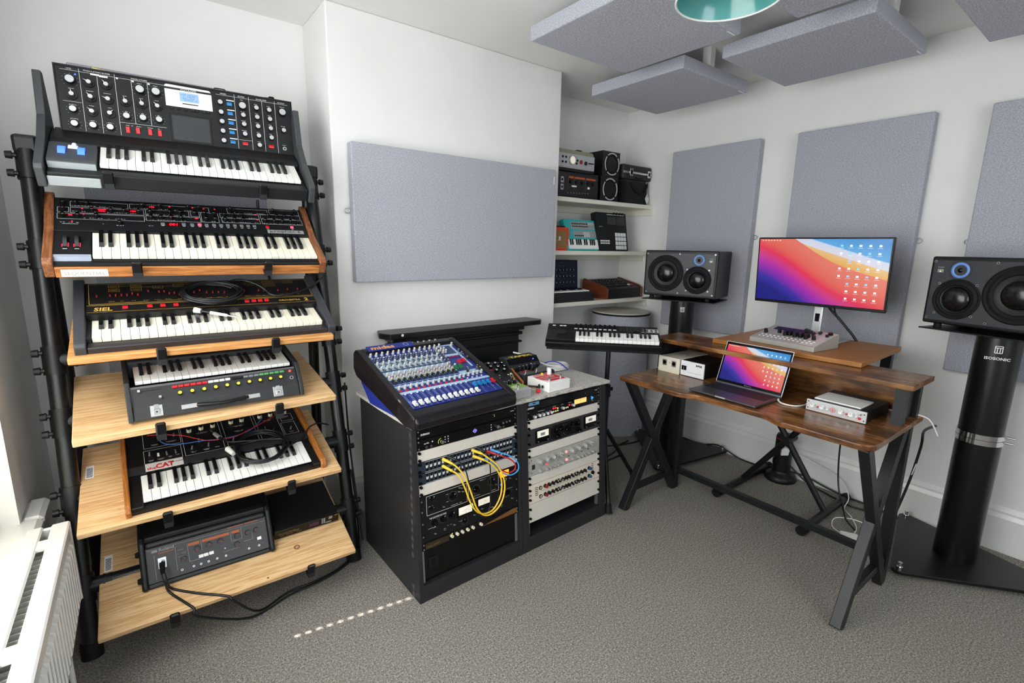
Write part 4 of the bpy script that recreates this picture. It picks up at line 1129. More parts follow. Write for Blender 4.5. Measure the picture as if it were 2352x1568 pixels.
ear = MB().use(gloss); ear.cyl((0, 0, 0), (0, 0, 0.007), 0.0062, 0.0055, 10); earm = ear.mesh('thumb_screw')
escr = MB().use(steel); escr.cyl((0, 0, 0), (0, 0, 0.002), 0.003, n=8); escrm = escr.mesh('rack_screw')
L0, L1, R0_, R1_ = 0.021, 0.496, 0.5555, 1.0265
def unit(name, label, cat, side, y0, y1, m, depth=0.2, screws=True, group=None, zf=-0.004):
    a, c = (L0, L1) if side == 0 else (R0_, R1_)
    u = thing(name, label, cat, RKF @ T(a, y0, zf), group)
    b = MB().use(m); b.box(0, c - a, 0.0006, y1 - y0 - 0.0006, -0.003, 0.0); bev(b.build('front_panel', u), 0.0006, 1)
    if depth:
        b = MB().use(lamd); b.box(0.02, c - a - 0.02, 0.002, y1 - y0 - 0.002, -depth, -0.003); b.build('chassis', u)
    if screws:
        n = max(1, round((y1 - y0) / 0.0445))
        for k in range(n):
            for q in ((0.008,) if n > 1 else (0.0075, y1 - y0 - 0.0075)):
                yy = (k + 0.5) * (y1 - y0) / n if n > 1 else q
                for x in (0.008, c - a - 0.008):
                    place('rack_screw', earm if screws == 'black' else escrm, u, T(x, yy, 0))
    return u
def loc(u, side, y0):
    a = L0 if side == 0 else R0_
    return lambda p: (p[0] - a, p[1] - y0)
gpan = alu_pale
wk = knob_mesh(0.0055, 0.010, alu, None, n=12, point=print_k)
# ---- left cabinet
u = unit('power_conditioner', 'black power conditioner at the top of the left rack', 'rack unit', 0, 0.649, 0.6875, gloss)
text('FURMAN', 0.0098, print_w, u, T(0.017, 0.014, 0.0003), 'brand_lettering', 0.95, 0.35, bold=0.0004)
b = MB().use(print_w); dashes(b, 0.443, 0.462, 0.024, 0, 0.003, 3, 1, 0.001); dashes(b, 0.352, 0.362, 0.027, 0, 0.0015, 4, 1); b.build('panel_print', u, kind='stuff')
b = MB().use(led_y); b.disc((0.359, 0.021, 0.0004), (0, 0, 1), 0.0015, 8); b.build('indicator_light', u)
u = unit('audio_interface', 'black audio interface with two silver knobs, second unit of left rack', 'rack unit', 0, 0.606, 0.648, gloss)
lc = lambda x, y: (x - L0, y - 0.606)
kb_ = MB().use(chrome); kb_.cyl((0, 0, 0), (0, 0, 0.012), 0.0078, 0.0072, 20); kme = kb_.mesh('knob')
scatter('knob', kme, u, [lc(0.1247, 0.622), lc(0.3899, 0.624)])
b = MB().use(mat('lime_led_arc', '#c8e048', 0.4, es=1.5))
x, y = lc(0.1247, 0.622)
for k in range(8):
    a = R(95 + k * 15); b.box(x + 0.0125 * math.cos(a) - 0.0008, x + 0.0125 * math.cos(a) + 0.0008, y + 0.0125 * math.sin(a) - 0.0008, y + 0.0125 * math.sin(a) + 0.0008, 0, 0.0006)
b.build('level_ring', u, kind='stuff')
sbt = MB().use(steel); sbt.cyl((0, 0, 0), (0, 0, 0.004), 0.0037, n=12); sbm = sbt.mesh('push_button')
scatter('push_button', sbm, u, [lc(0.4237, 0.6312), lc(0.4417, 0.6322), lc(0.458, 0.633)])
b = MB().use(print_w)
for i, xx in enumerate((0.1425, 0.156, 0.362)):
    for j in range(3):
        px, py = lc(xx, 0.616 + j * 0.010); b.box(px - 0.0018, px + 0.0018, py - 0.0022, py + 0.0022, 0, 0.0008)
b.build('button_column', u, kind='stuff')
text('apollo', 0.0085, print_w, u, T(0.030, 0.0215, 0.0003), 'model_lettering', 1.05)
b = MB().use(print_w); b.cyl((0.066, 0.0255, 0), (0.066, 0.0255, 0.0006), 0.003, n=12); b.build('model_badge', u)
vio = mat('violet_lit_logo', '#9a86ff', 0.4, es=1.5)
x, y = lc(0.281, 0.629)
b = MB().use(vio)
for a, c in (((-0.010, 0), (0, 0.0085)), ((0, 0.0085), (0.010, 0)), ((0.010, 0), (0, -0.0085)), ((0, -0.0085), (-0.010, 0)), ((-0.005, 0), (0.005, 0)), ((-0.002, 0.005), (-0.004, -0.004)), ((0.004, 0.004), (0.002, -0.005))):
    b.line((x + a[0], y + a[1]), (x + c[0], y + c[1]), 0.0014, 0)
b.build('lit_logo', u)
for xx in (0.0616, 0.0822, 0.41, 0.4255):
    px, py = lc(xx, 0.6145); b = MB().use(steel); b.cyl((px, py, 0), (px, py, 0.002), 0.0042, n=12); b.use(gloss).disc((px, py, 0.0022), (0, 0, 1), 0.003, 10); b.build('jack_socket', u)
unit('rack_blank', 'pale blank rack panel just above the patchbays', 'rack panel', 0, 0.562, 0.6055, gpan, 0, 'black')
navy = mat('navy_panel', '#1a2836', 0.45)
def patchbay(label, y0, y1):
    u = unit('patchbay', label, 'patchbay', 0, y0, y1, navy, 0.1, 'black')
    h = y1 - y0
    lb_ = MB().use(print_w); jk_ = MB().use(gloss)
    for k in range(24):
        x = 0.038 + k * 0.01755
        for y in (h * 0.24, h * 0.76):
            jk_.cyl((x, y, 0), (x, y, 0.0016), 0.0048, n=10)
        lb_.box(x - 0.0048, x - 0.0022, h * 0.40, h * 0.62, 0, 0.0006); lb_.box(x - 0.0015, x + 0.0012, h * 0.36, h * 0.58, 0, 0.0006); lb_.box(x + 0.0020, x + 0.0046, h * 0.42, h * 0.64, 0, 0.0006); lb_.box(x - 0.0045, x + 0.004, h * 0.485, h * 0.515, 0, 0.0006)
    lb_.box(0.03, 0.45, h - 0.003, h - 0.002, 0, 0.0004); lb_.box(0.03, 0.45, 0.0015, 0.0025, 0, 0.0004); lb_.box(0.456, 0.472, h * 0.7, h * 0.73, 0, 0.0004)
    lb_.build('channel_labels', u, kind='stuff'); jk_.build('sockets', u, kind='stuff')
    return u
patchbay('upper navy patchbay with plugged yellow leads in left rack', 0.5175, 0.5612)
patchbay('lower navy patchbay row with dangling yellow leads in left rack', 0.473, 0.5167)
unit('rack_blank', 'pale blank rack panel below the two patchbays', 'rack panel', 0, 0.4285, 0.4722, gpan, 0, 'black')
u = unit('channel_strip', 'black preamp with amber meter and two white framed sections', 'rack unit', 0, 0.343, 0.4278, satin)
lc = lambda x, y: (x - L0, y - 0.343)
b = MB().use(print_w)
b.frame(0.028, 0.211, 0.0015, 0.078, 0.0014, 0); b.frame(0.219, 0.370, 0.002, 0.079, 0.0014, 0)
for k, (x, y, w) in enumerate([(0.05, 0.07, 0.03), (0.12, 0.06, 0.01), (0.12, 0.03, 0.01), (0.16, 0.008, 0.05), (0.29, 0.07, 0.03), (0.26, 0.012, 0.03), (0.34, 0.01, 0.03), (0.045, 0.035, 0.02)]):
    dashes(b, x - w / 2, x + w / 2, y, 0, 0.0013, 500 + k, 0.9, 0.001)
for cx_, cy_, q in ((0.145, 0.045, 0.020), (0.255, 0.04, 0.018), (0.335, 0.05, 0.018)):
    for j in range(18):
        a = j * PI / 9; b.disc((cx_ + q * math.cos(a), cy_ + q * math.sin(a), 0.0004), (0, 0, 1), 0.0008, 5)
b.build('panel_print', u, kind='stuff')
def bakelite(r, h=0.016):
    b = MB().use(gloss); b.cyl((0, 0, 0), (0, 0, h * 0.4), r, r * 0.95, 20); b.cyl((0, 0, h * 0.4), (0, 0, h), r * 0.62, r * 0.55, 16)
    b.use(print_w); b.box(-0.0006, 0.0006, r * 0.45, r * 0.98, h * 0.4, h * 0.4 + 0.0006)
    return b.mesh('knob')
kB, kS = bakelite(0.014), bakelite(0.0085, 0.012)
scatter('knob', kB, u, [(0.145, 0.045), (0.255, 0.04), (0.335, 0.05)], 0, [-35, 70, -40])
scatter('knob', kS, u, [lc(0.0732, 0.4083), lc(0.0695, 0.3707)], 0, [-60, -80])
sw2 = MB().use(steel); sw2.cyl((0, 0, 0), (0, 0, 0.003), 0.003, n=8); sw2.cyl((0, 0, 0.003), (0.001, 0.003, 0.010), 0.0016, 0.002, 8); sw2m = sw2.mesh('toggle_switch')
scatter('toggle_switch', sw2m, u, [(0.175, 0.07), (0.185, 0.066), (0.172, 0.055), (0.19, 0.05), (0.10, 0.015), (0.355, 0.03), (0.43, 0.036)])
b = MB().use(glow_o); b.box(0.378, 0.426, 0.051, 0.079, 0, 0.002, 0.0005); b.build('level_meter', u)
b = MB().use(led_b); b.cyl((0.384, 0.02, 0), (0.384, 0.02, 0.004), 0.0042, n=14); b.build('power_lamp', u)
b = MB().use(print_w)
for a, c in (((-0.009, 0), (0, 0.008)), ((0, 0.008), (0.009, 0)), ((0.009, 0), (0, -0.008)), ((0, -0.008), (-0.009, 0))):
    b.line((0.406 + a[0], 0.037 + a[1]), (0.406 + c[0], 0.037 + c[1]), 0.0012, 0)
b.build('logo', u)
u = unit('valve_distortion_unit', 'black valve unit with two meters and a green lamp', 'rack unit', 0, 0.2395, 0.3425, satin)
lc = lambda x, y: (x - L0, y - 0.2395)
text('THE CULTURE VULTURE', 0.0088, print_w, u, T(0.037, 0.0865, 0.0004), 'model_lettering', 0.78, bold=0.0001)
scatter('knob', kB, u, [lc(0.079, 0.307), lc(0.118, 0.311), lc(0.157, 0.313), lc(0.405, 0.322), lc(0.440, 0.318)], 0, [170, -30, -45, -30, 160])
scatter('knob', kS, u, [lc(0.2166, 0.268)], 0, [20])
scatter('toggle_switch', sw2m, u, [lc(0.079, 0.262), lc(0.165, 0.268), lc(0.262, 0.276), lc(0.3, 0.29), lc(0.46, 0.285), lc(0.36, 0.276)])
for px in (lc(0.1232, 0.2643), lc(0.4032, 0.27)):
    b = MB().use(steel); b.cyl((*px, 0), (*px, 0.003), 0.005, n=12); b.use(gloss).disc((*px, 0.0032), (0, 0, 1), 0.0032, 10); b.build('jack_socket', u)
for x0, x1, y0, y1 in ((0.186, 0.251, 0.288, 0.332), (0.2806, 0.3395, 0.297, 0.337)):
    a = lc(x0, y0); c = lc(x1, y1)
    b = MB().use(gloss); b.box(a[0] - 0.001, c[0] + 0.001, a[1] - 0.001, c[1] + 0.001, 0, 0.006, 0.001); o = b.build('meter', u)
    b = MB().use(meterw); b.box(a[0] + 0.001, c[0] - 0.001, a[1] + 0.012, c[1] - 0.001, 0.006, 0.0065); b.build('meter_dial', o)
    b = MB().use(print_k); cxm = (a[0] + c[0]) / 2
    for k in range(12):
        t_ = R(40 + k * 9); b.line((cxm + 0.020 * math.cos(t_), a[1] + 0.008 + 0.020 * math.sin(t_)), (cxm + 0.023 * math.cos(t_), a[1] + 0.008 + 0.023 * math.sin(t_)), 0.0008, 0.0065)
    b.line((cxm, a[1] + 0.012), (cxm + 0.004, a[1] + 0.03), 0.0008, 0.0066); b.build('meter_scale', o, kind='stuff')
px = lc(0.2616, 0.323)
b = MB().use(mat('green_lamp', '#7bffb0', 0.3, es=4)); b.cyl((*px, 0), (*px, 0.006), 0.0062, 0.0056, 14); b.build('lit_lamp', u)
b = MB().use(print_w)
for k, (x, y, w) in enumerate([(0.04, 0.05, 0.02), (0.079, 0.288, 0.014), (0.145, 0.275, 0.02), (0.2, 0.272, 0.02), (0.45, 0.335, 0.03), (0.43, 0.30, 0.01), (0.35, 0.28, 0.02)]):
    if y > 0.1:
        x, y = lc(x, y)
    dashes(b, x - w / 2, x + w / 2, y, 0, 0.0013, 530 + k, 0.9, 0.001)
for c_ in (lc(0.118, 0.311), lc(0.079, 0.307), lc(0.2166, 0.268), lc(0.405, 0.322), lc(0.44, 0.318)):
    for j in range(14):
        a = j * PI / 7; b.disc((c_[0] + 0.0175 * math.cos(a), c_[1] + 0.0175 * math.sin(a), 0.0004), (0, 0, 1), 0.0008, 5)
b.build('panel_print', u, kind='stuff')
u = unit('guitar_preamp', 'black preamp with a bronze wedge and cream knobs', 'rack unit', 0, 0.2065, 0.239, gloss)
lc = lambda x, y: (x - L0, y - 0.2065)
b = MB().use(mat('bronze_panel', '#7a4f1f', 0.45)); b.prism([(0.278, 0.005), (0.40, 0.005), (0.462, 0.006), (0.468, 0.015), (0.463, 0.027), (0.45, 0.029)], 'z', 0, 0.0008); b.build('bronze_wedge', u)
b = MB().use(mat('dim_bronze', '#2c2210', 0.4)); b.box(0.015, 0.12, 0.004, 0.028, 0, 0.0006); b.build('bronze_plate', u)
text('2nd AMP', 0.014, mat('dull_gold', '#6a5220', 0.5), u, T(0.019, 0.008, 0.0008), 'model_lettering', 1.1, 0.3)
ck = MB().use(cream); ck.cyl((0, 0, 0), (0, 0, 0.010), 0.0066, 0.006, 16); ck.use(print_k).box(-0.0006, 0.0006, 0.001, 0.006, 0.010, 0.0105); ckm = ck.mesh('knob')
scatter('knob', ckm, u, [lc(x, 0.2262) for x in (0.152, 0.177, 0.2016, 0.227, 0.2526, 0.293)], 0, [20, -100, -60, 10, 40, 0])
b = MB().use(led_y); b.disc((0.135, 0.028, 0.0006), (0, 0, 1), 0.0016, 8); b.build('indicator_light', u)
u = unit('rack_blank', 'black blank panel with a small socket at the bottom of the left rack', 'rack panel', 0, 0.075, 0.206, gloss, 0, False, zf=-0.018)
b = MB().use(satin); b.box(0.03, 0.075, 0.045, 0.09, 0, 0.003, 0.001); b.use(gloss).box(0.045, 0.062, 0.058, 0.077, 0.003, 0.005); b.build('mains_socket', u)

# ---- right cabinet
u = unit('power_conditioner', 'black power conditioner at the top of the right rack', 'rack unit', 1, 0.6525, 0.6875, gloss)
text('FURMAN', 0.0098, print_w, u, T(0.003, 0.007, 0.0003), 'brand_lettering', 0.95, 0.35, bold=0.0004)
b = MB().use(mat('blue_label', '#5f8fb0', 0.4, es=0.15)); b.box(0.012, 0.072, 0.022, 0.036, 0, 0.001); b.use(print_k).box(0.034, 0.05, 0.027, 0.032, 0.001, 0.0014); b.build('blue_sticker', u)
b = MB().use(print_w); dashes(b, 0.438, 0.456, 0.022, 0, 0.003, 3, 1, 0.001); b.disc((0.37, 0.018, 0.0004), (0, 0, 1), 0.0016, 8); b.build('panel_print', u, kind='stuff')
u = unit('bus_compressor', 'black compressor with silver knobs and amber meters, right rack', 'rack unit', 1, 0.6095, 0.652, gloss)
lc = lambda x, y: (x - R0_, y - 0.6095)
gk = knob_mesh(0.0075, 0.011, alu, white, 0.85, n=14, point=print_k)
scatter('knob', gk, u, [lc(0.5979, 0.6221), lc(0.6242, 0.6243), lc(0.6475, 0.6234), lc(0.6728, 0.6234), lc(0.6951, 0.6241), lc(0.7708, 0.6287), lc(0.8384, 0.630)], 0, lambda k: (k * 77) % 200 - 100)
for x0 in (0.851, 0.893):
    a = lc(x0, 0.629); b = MB().use(glow_am); b.box(a[0], a[0] + 0.0385, a[1], a[1] + 0.022, 0, 0.002); o = b.build('amber_meter', u)
    b = MB().use(mat('meter_ink', '#7a3c10', 0.5))
    for k in range(9):
        t_ = R(45 + k * 11); b.line((a[0] + 0.019 + 0.016 * math.cos(t_), a[1] + 0.002 + 0.016 * math.sin(t_)), (a[0] + 0.019 + 0.0185 * math.cos(t_), a[1] + 0.002 + 0.0185 * math.sin(t_)), 0.0009, 0.002)
    b.build('meter_scale', o, kind='stuff')
b = MB().use(mat('blue_lit_triangle', '#2f9be8', 0.4, es=0.8)); x, y = lc(0.9753, 0.6405); b.prism([(x - 0.010, y + 0.010), (x + 0.010, y), (x - 0.006, y - 0.011)], 'z', 0, 0.001); b.build('lit_logo', u)
sq = MB().use(led_r); sq.box(-0.004, 0.004, -0.0028, 0.0028, 0, 0.002); sqm = sq.mesh('lit_button')
sy = MB().use(mat('pale_yellow_button', '#f0e9a8', 0.4, es=0.4)); sy.box(-0.003, 0.003, -0.003, 0.003, 0, 0.002); sym = sy.mesh('push_button')
scatter('lit_button', sqm, u, [lc(0.7144, 0.637), lc(0.728, 0.637), lc(0.8162, 0.634)])
scatter('push_button', sym, u, [lc(0.716, 0.6215), lc(0.7285, 0.6215), lc(0.741, 0.633), lc(0.741, 0.622), lc(0.795, 0.625), lc(0.806, 0.625)])
b = MB().use(print_w)
for k, (x, y, w) in enumerate([(0.64, 0.641, 0.04), (0.72, 0.646, 0.018), (0.77, 0.645, 0.016), (0.82, 0.645, 0.022), (0.977, 0.625, 0.014), (0.6, 0.6125, 0.012), (0.65, 0.6125, 0.03)]):
    x, y = lc(x, y); dashes(b, x - w / 2, x + w / 2, y, 0, 0.0014, 560 + k, 1, 0.0008)
b.build('panel_print', u, kind='stuff')
unit('rack_blank', 'pale blank rack panel under the amber meters in the right rack', 'rack panel', 1, 0.566, 0.609, gpan, 0, 'black')
gun = mat('gunmetal_panel', '#3b3a3e', 0.4, 0.3)
u = unit('stereo_compressor', 'gunmetal compressor with two white meters in the right rack', 'rack unit', 1, 0.481, 0.5653, gun, 0.2, 'black')
lc = lambda x, y: (x - R0_, y - 0.481)
for x0, x1 in ((0.602, 0.680), (0.914, 0.9976)):
    a = lc(x0, 0.497); c = lc(x1, 0.556)
    b = MB().use(gloss); b.box(a[0], c[0], a[1], c[1], 0, 0.009, 0.001); o = b.build('meter', u)
    b = MB().use(meterw); b.box(a[0] + 0.005, c[0] - 0.006, a[1] + 0.026, c[1] - 0.003, 0.009, 0.0098); b.build('meter_dial', o)
    b = MB().use(print_g); b.box(a[0] + 0.024, a[0] + 0.05, a[1] + 0.033, a[1] + 0.046, 0.0098, 0.0101); b.build('meter_print', o)
    for q in (0.01, c[0] - a[0] - 0.01):
        place('rack_screw', escrm, o, T(a[0] + q, a[1] + 0.008, 0.009))
b = MB().use(satin); a = lc(0.694, 0.487); c = lc(0.892, 0.558); b.box(a[0], c[0], a[1], c[1], 0, 0.002, 0.001); o = b.build('control_plate', u)
scatter('knob', bakelite(0.0105, 0.018), o, [lc(0.725, 0.53), lc(0.757, 0.535), lc(0.83, 0.54), lc(0.862, 0.535), lc(0.735, 0.503), lc(0.875, 0.503)], 0.002, lambda k: (k * 97) % 300)
scatter('knob', bakelite(0.014, 0.02), o, [lc(0.80, 0.525)], 0.002, [100])
b = MB().use(print_w)
for k, (x, y) in enumerate([(0.70, 0.553), (0.70, 0.492), (0.885, 0.553), (0.885, 0.492), (0.775, 0.545), (0.776, 0.505), (0.785, 0.498), (0.765, 0.498)]):
    b.disc((*lc(x, y), 0.0026), (0, 0, 1), 0.0014, 6)
b.build('panel_dots', o, kind='stuff')
unit('rack_blank', 'pale blank rack panel above the silver compressor', 'rack panel', 1, 0.4375, 0.4805, gpan, 0, 'black')
u = unit('variable_compressor', 'silver compressor crowded with round metal knobs', 'rack unit', 1, 0.3515, 0.437, silver)
lc = lambda x, y: (x - R0_, y - 0.3515)
mk_ = knob_mesh(0.0125, 0.020, silver, alu, 0.9, 0.2, 18, point=print_k)
ms_ = knob_mesh(0.0072, 0.014, silver, alu, 0.9, 0.2, 14, point=print_k)
scatter('knob', mk_, u, [lc(0.625 - 0.0, 0.406), lc(0.668, 0.406), lc(0.712, 0.406), lc(0.76, 0.407), lc(0.832, 0.407), lc(0.876, 0.409), lc(0.922, 0.410), lc(0.967, 0.411)], 0, lambda k: (k * 61) % 240 - 120)
scatter('knob', ms_, u, [lc(0.6275, 0.361), lc(0.666, 0.36), lc(0.69, 0.361), lc(0.715, 0.361), lc(0.735, 0.362), lc(0.769, 0.363), lc(0.836, 0.3645), lc(0.8725, 0.365), lc(0.90, 0.363), lc(0.922, 0.364), lc(0.946, 0.3645), lc(0.975, 0.366)], 0, lambda k: (k * 71) % 240 - 120)
pk = mat('pink_lit_lamp', '#ff8a8a', 0.4, es=1.2)
for p_ in ((0.7935, 0.4102), (0.7953, 0.372)):
    b = MB().use(pk); x, y = lc(*p_); b.cyl((x, y, 0), (x, y, 0.004), 0.0066, 0.006, 16); b.build('lit_lamp', u)
b = MB().use(mat('red_rectangle_lamp', '#ff4a35', 0.4, es=1)); x, y = lc(0.668, 0.383); b.box(x - 0.005, x + 0.005, y - 0.003, y + 0.003, 0, 0.003); b.build('lit_button', u)
b = MB().use(print_k); x, y = lc(0.588, 0.39); b.box(x - 0.009, x + 0.009, y - 0.011, y + 0.011, 0, 0.0006)
for k, xx in enumerate((0.6475, 0.69, 0.735, 0.81, 0.855, 0.90, 0.945)):
    x, y = lc(xx, 0.386); b.box(x - 0.005, x + 0.005, y - 0.002, y + 0.002, 0, 0.0006)
for xx in (0.69, 0.90):
    b.disc((*lc(xx, 0.43), 0.0005), (0, 0, 1), 0.002, 8)
b.build('panel_print', u, kind='stuff')
for yy in (0.012, 0.072):
    b = MB().use(redd); b.disc((0.022, yy, 0.0006), (0, 0, 1), 0.003, 10); b.build('jewel_screw', u)
unit('rack_blank', 'pale blank rack panel between the silver and cream units', 'rack panel', 1, 0.3085, 0.351, gpan, 0, 'black')
crm = mat('cream_panel', '#e2d6c5', 0.45)
u = unit('equaliser', 'cream equaliser with two rows of black knobs', 'rack unit', 1, 0.2195, 0.308, crm, 0.2, 'black')
lc = lambda x, y: (x - R0_, y - 0.2195)
eb = knob_mesh(0.0082, 0.014, satin, None, n=14, point=print_w)
er = MB().use(satin); er.cyl((0, 0, 0), (0, 0, 0.010), 0.0095, 0.0085, 14); er.use(redd).cyl((0, 0, 0.010), (0, 0, 0.016), 0.0082, 0.0072, 14); erm = er.mesh('knob')
ebl = MB().use(satin); ebl.cyl((0, 0, 0), (0, 0, 0.010), 0.0095, 0.0085, 14); ebl.use(mat('dark_blue_cap', '#1d4d8c', 0.4)).cyl((0, 0, 0.010), (0, 0, 0.016), 0.0082, 0.0072, 14); eblm = ebl.mesh('knob')
ew = MB().use(white); ew.cyl((0, 0, 0), (0, 0, 0.006), 0.004, n=10); ewm = ew.mesh('push_button')
xs_ = (0.6819, 0.706, 0.7287, 0.746, 0.7701, 0.7922, 0.8101, 0.8328, 0.8557, 0.8718, 0.8976, 0.9212)
for yy in (0.284, 0.2435):
    scatter('knob', eb, u, [lc(x - 0.003, yy) for x in xs_], 0, lambda k: (k * 53) % 260 - 130)
    scatter('knob', erm, u, [lc(0.656, yy - 0.001)]); scatter('knob', eblm, u, [lc(0.950, yy + 0.003)])
    scatter('push_button', ewm, u, [lc(x, yy - 0.009) for x in (0.6902, 0.7569, 0.8214, 0.8858)])
    x, y = lc(0.628, yy - 0.003); b = MB().use(gloss); b.cyl((x, y, 0), (x, y, 0.003), 0.0095, n=16); b.use(crm).disc((x, y, 0.0032), (0, 0, 1), 0.006, 12, 0.003); b.build('jack_socket', u)
b = MB().use(gloss); x, y = lc(0.975, 0.257); b.cyl((x, y, 0), (x, y, 0.008), 0.0095, 0.009, 16); b.build('output_knob', u)
b = MB().use(print_k)
for k in range(5):
    b.box(0.040, 0.058, 0.032 + k * 0.009, 0.035 + k * 0.009, 0, 0.0006); b.box(0.414, 0.428, 0.044 + k * 0.009, 0.047 + k * 0.009, 0, 0.0006)
b.line((0.075, 0.044), (0.40, 0.046), 0.0008, 0)
for xx in (0.115, 0.18, 0.245, 0.31, 0.375):
    b.line((xx, 0.006), (xx, 0.083), 0.0006, 0)
b.build('panel_print', u, kind='stuff')
text('TK', 0.014, print_k, u, T(0.004, 0.036, 0.0004), 'brand_lettering', 0.9, bold=0.0006)
b = MB().use(led_g); b.disc((*lc(0.975, 0.2445), 0.001), (0, 0, 1), 0.002, 8); b.build('indicator_light', u)
unit('rack_blank', 'large pale blank panel at the bottom of the right rack', 'rack panel', 1, 0.1315, 0.219, gpan, 0, 'black')

# =================================================================== MIXING CONSOLE
MX = thing('mixing_console', 'blue and black mixing console with white faders on the left rack', 'mixer', fr((0.725, 1.527, 0.783), 4.6, 0))
con = mat('console_black', '#120e12', 0.34, 0, 0.45, bump=0.03, bs=500)
nav = mat('console_blue', '#1e2c80', 0.42)
lbl = mat('console_light_blue', '#a9c6dc', 0.45, var=0.03)
CH = 0.422
b = MB().use(con); b.prism([(-0.058, -0.061), (-0.064, -0.032), (-0.05, -0.012), (-0.01, -0.0005), (0.0, -0.002), (0.0, -0.06)], 'x', -0.022, 0.447); bev(b.build('front_armrest', MX), 0.009, 3)
for x0, x1 in ((-0.028, 0.0), (CH, 0.452)):
    b = MB().use(con); b.prism([(-0.052, -0.061), (-0.052, -0.012), (-0.01, 0.006), (0.385, 0.150), (0.405, 0.150), (0.42, 0.135), (0.425, 0.070), (0.40, 0.040), (0.02, -0.061)], 'x', x0, x1); bev(b.build('side_cheek', MX), 0.007, 3)
b = MB().use(con); b.prism([(0.358, 0.126), (0.37, 0.144), (0.405, 0.150), (0.42, 0.135), (0.425, 0.078), (0.38, 0.06)], 'x', -0.001, CH + 0.001); bev(b.build('rear_bridge', MX), 0.004)
b = MB().use(nav); b.prism([(0.05, -0.061), (0.06, -0.055), (0.40, 0.045), (0.405, 0.01), (0.33, -0.061)], 'x', -0.004, CH + 0.004); b.build('chassis', MX)
MP = RX(19.8)
b = MB().use(nav); b.box(0, CH, 0.0, 0.384, -0.01, 0.0); P = b.build('control_surface', MX, MP)
b = MB().use(lbl)
b.box(0.0, 0.305, 0.217, 0.246, 0, 0.0004); b.box(0.0, 0.305, 0.256, 0.262, 0, 0.0004); b.box(0.0, 0.300, 0.272, 0.300, 0, 0.0004); b.box(0.0, 0.300, 0.309, 0.318, 0, 0.0004); b.box(0.0, 0.30, 0.135, 0.148, 0, 0.0004)
b.box(0.0, CH, 0.0925, 0.106, 0, 0.0005); b.box(0.31, CH, 0.288, 0.304, 0, 0.0005); b.box(0.31, CH, 0.14, 0.168, 0, 0.0005); b.box(0.33, CH, 0.372, 0.380, 0, 0.0005); b.box(0.395, 0.405, 0.19, 0.37, 0, 0.0005)
b.box(0, 0.31, 0.1555, 0.158, 0, 0.0004); b.box(0, 0.31, 0.1745, 0.178, 0, 0.0004); b.box(0, 0.31, 0.19, 0.202, 0, 0.0004)
b.build('pale_band', P)
b = MB().use(mat('meter_bridge_blue', '#33466e', 0.35)); b.box(0.350, 0.392, 0.303, 0.363, 0, 0.0015); b.build('meter_window', P)
pitc = 0.0252
def mk_knob(r, h, body, tip):
    b = MB().use(body); b.cyl((0, 0, 0), (0, 0, h * 0.35), r * 1.25, r, 9); b.cyl((0, 0, h * 0.35), (0, 0, h), r, r * 0.8, 9)
    if tip:
        b.use(tip).box(-r * 0.2, r * 0.2, -r * 0.6, r * 0.85, h - 0.002, h + 0.0008)
    return b.mesh('knob')
lgk = mat('light_grey_knob', '#b9bab4', 0.4); dgk = mat('dark_grey_knob', '#4a5562', 0.4); bkk = mat('black_green_knob', '#1f2a2c', 0.4)
kW, kG, kWr, kY = mk_knob(0.0053, 0.0155, lgk, white), mk_knob(0.005, 0.013, dgk, lgk), mk_knob(0.005, 0.0145, lgk, print_r), mk_knob(0.005, 0.0145, bkk, yellow)
smb = MB().use(white); smb.box(-0.003, 0.003, -0.002, 0.002, 0, 0.003); smbm = smb.mesh('push_button')
rows = [(0.369, kW, 0.0), (0.336, kG, 0.003), (0.319, kG, 0.005), (0.303, kW, -0.002), (0.287, kG, 0.004), (0.268, kW, -0.002), (0.251, kG, 0.004), (0.222, kW, 0.0), (0.205, kWr, 0.0), (0.192, kWr, 0.004), (0.178, kY, 0.0), (0.163, kY, 0.004), (0.127, kW, 0.0)]
for y, me_, dx in rows:
    scatter('knob', me_, P, [(0.0125 + dx + k * pitc, y) for k in range(12)], 0, lambda k: (k * 41) % 120 - 60)
scatter('push_button', smbm, P, [(0.0125 + k * pitc, 0.352) for k in range(12)] + [(0.0185 + k * pitc, 0.0885) for k in range(12)] + [(0.32 + k * 0.024, 0.112) for k in range(4)])
rb = MB().use(red); rb.box(-0.0045, 0.0045, -0.003, 0.003, 0, 0.004); rbm = rb.mesh('mute_button')
scatter('mute_button', rbm, P, [(0.0125 + k * pitc, 0.111) for k in range(12)] + [(0.319 + k * 0.020, 0.279) for k in range(4)])
fd = MB()
def fader(m_):
    b = MB().use(m_); b.add([(-0.0065, -0.011, 0.004), (0.0065, -0.011, 0.004), (0.0065, 0.011, 0.004), (-0.0065, 0.011, 0.004), (-0.0065, -0.011, 0.013), (0.0065, -0.011, 0.013), (0.006, -0.002, 0.0095), (-0.006, -0.002, 0.0095), (0.006, 0.002, 0.0095), (-0.006, 0.002, 0.0095), (0.0065, 0.011, 0.013), (-0.0065, 0.011, 0.013)],
        [(0, 3, 2, 1), (0, 1, 5, 4), (4, 5, 6, 7), (7, 6, 8, 9), (9, 8, 10, 11), (2, 3, 11, 10), (0, 4, 7, 9, 11, 3), (1, 2, 10, 8, 6, 5)])
    b.use(print_k).line((-0.005, 0), (0.005, 0), 0.0012, 0.0096)
    return b.mesh('fader_cap')
fw, fb, fr_d = fader(white), fader(blue), fader(red)
scatter('fader_cap', fw, P, [(0.0205 + k * 0.0257, 0.020) for k in range(12)])
scatter('fader_cap', fb, P, [(0.318 + k * 0.0232, 0.057) for k in range(4)]); scatter('fader_cap', fr_d, P, [(0.410, 0.057)])
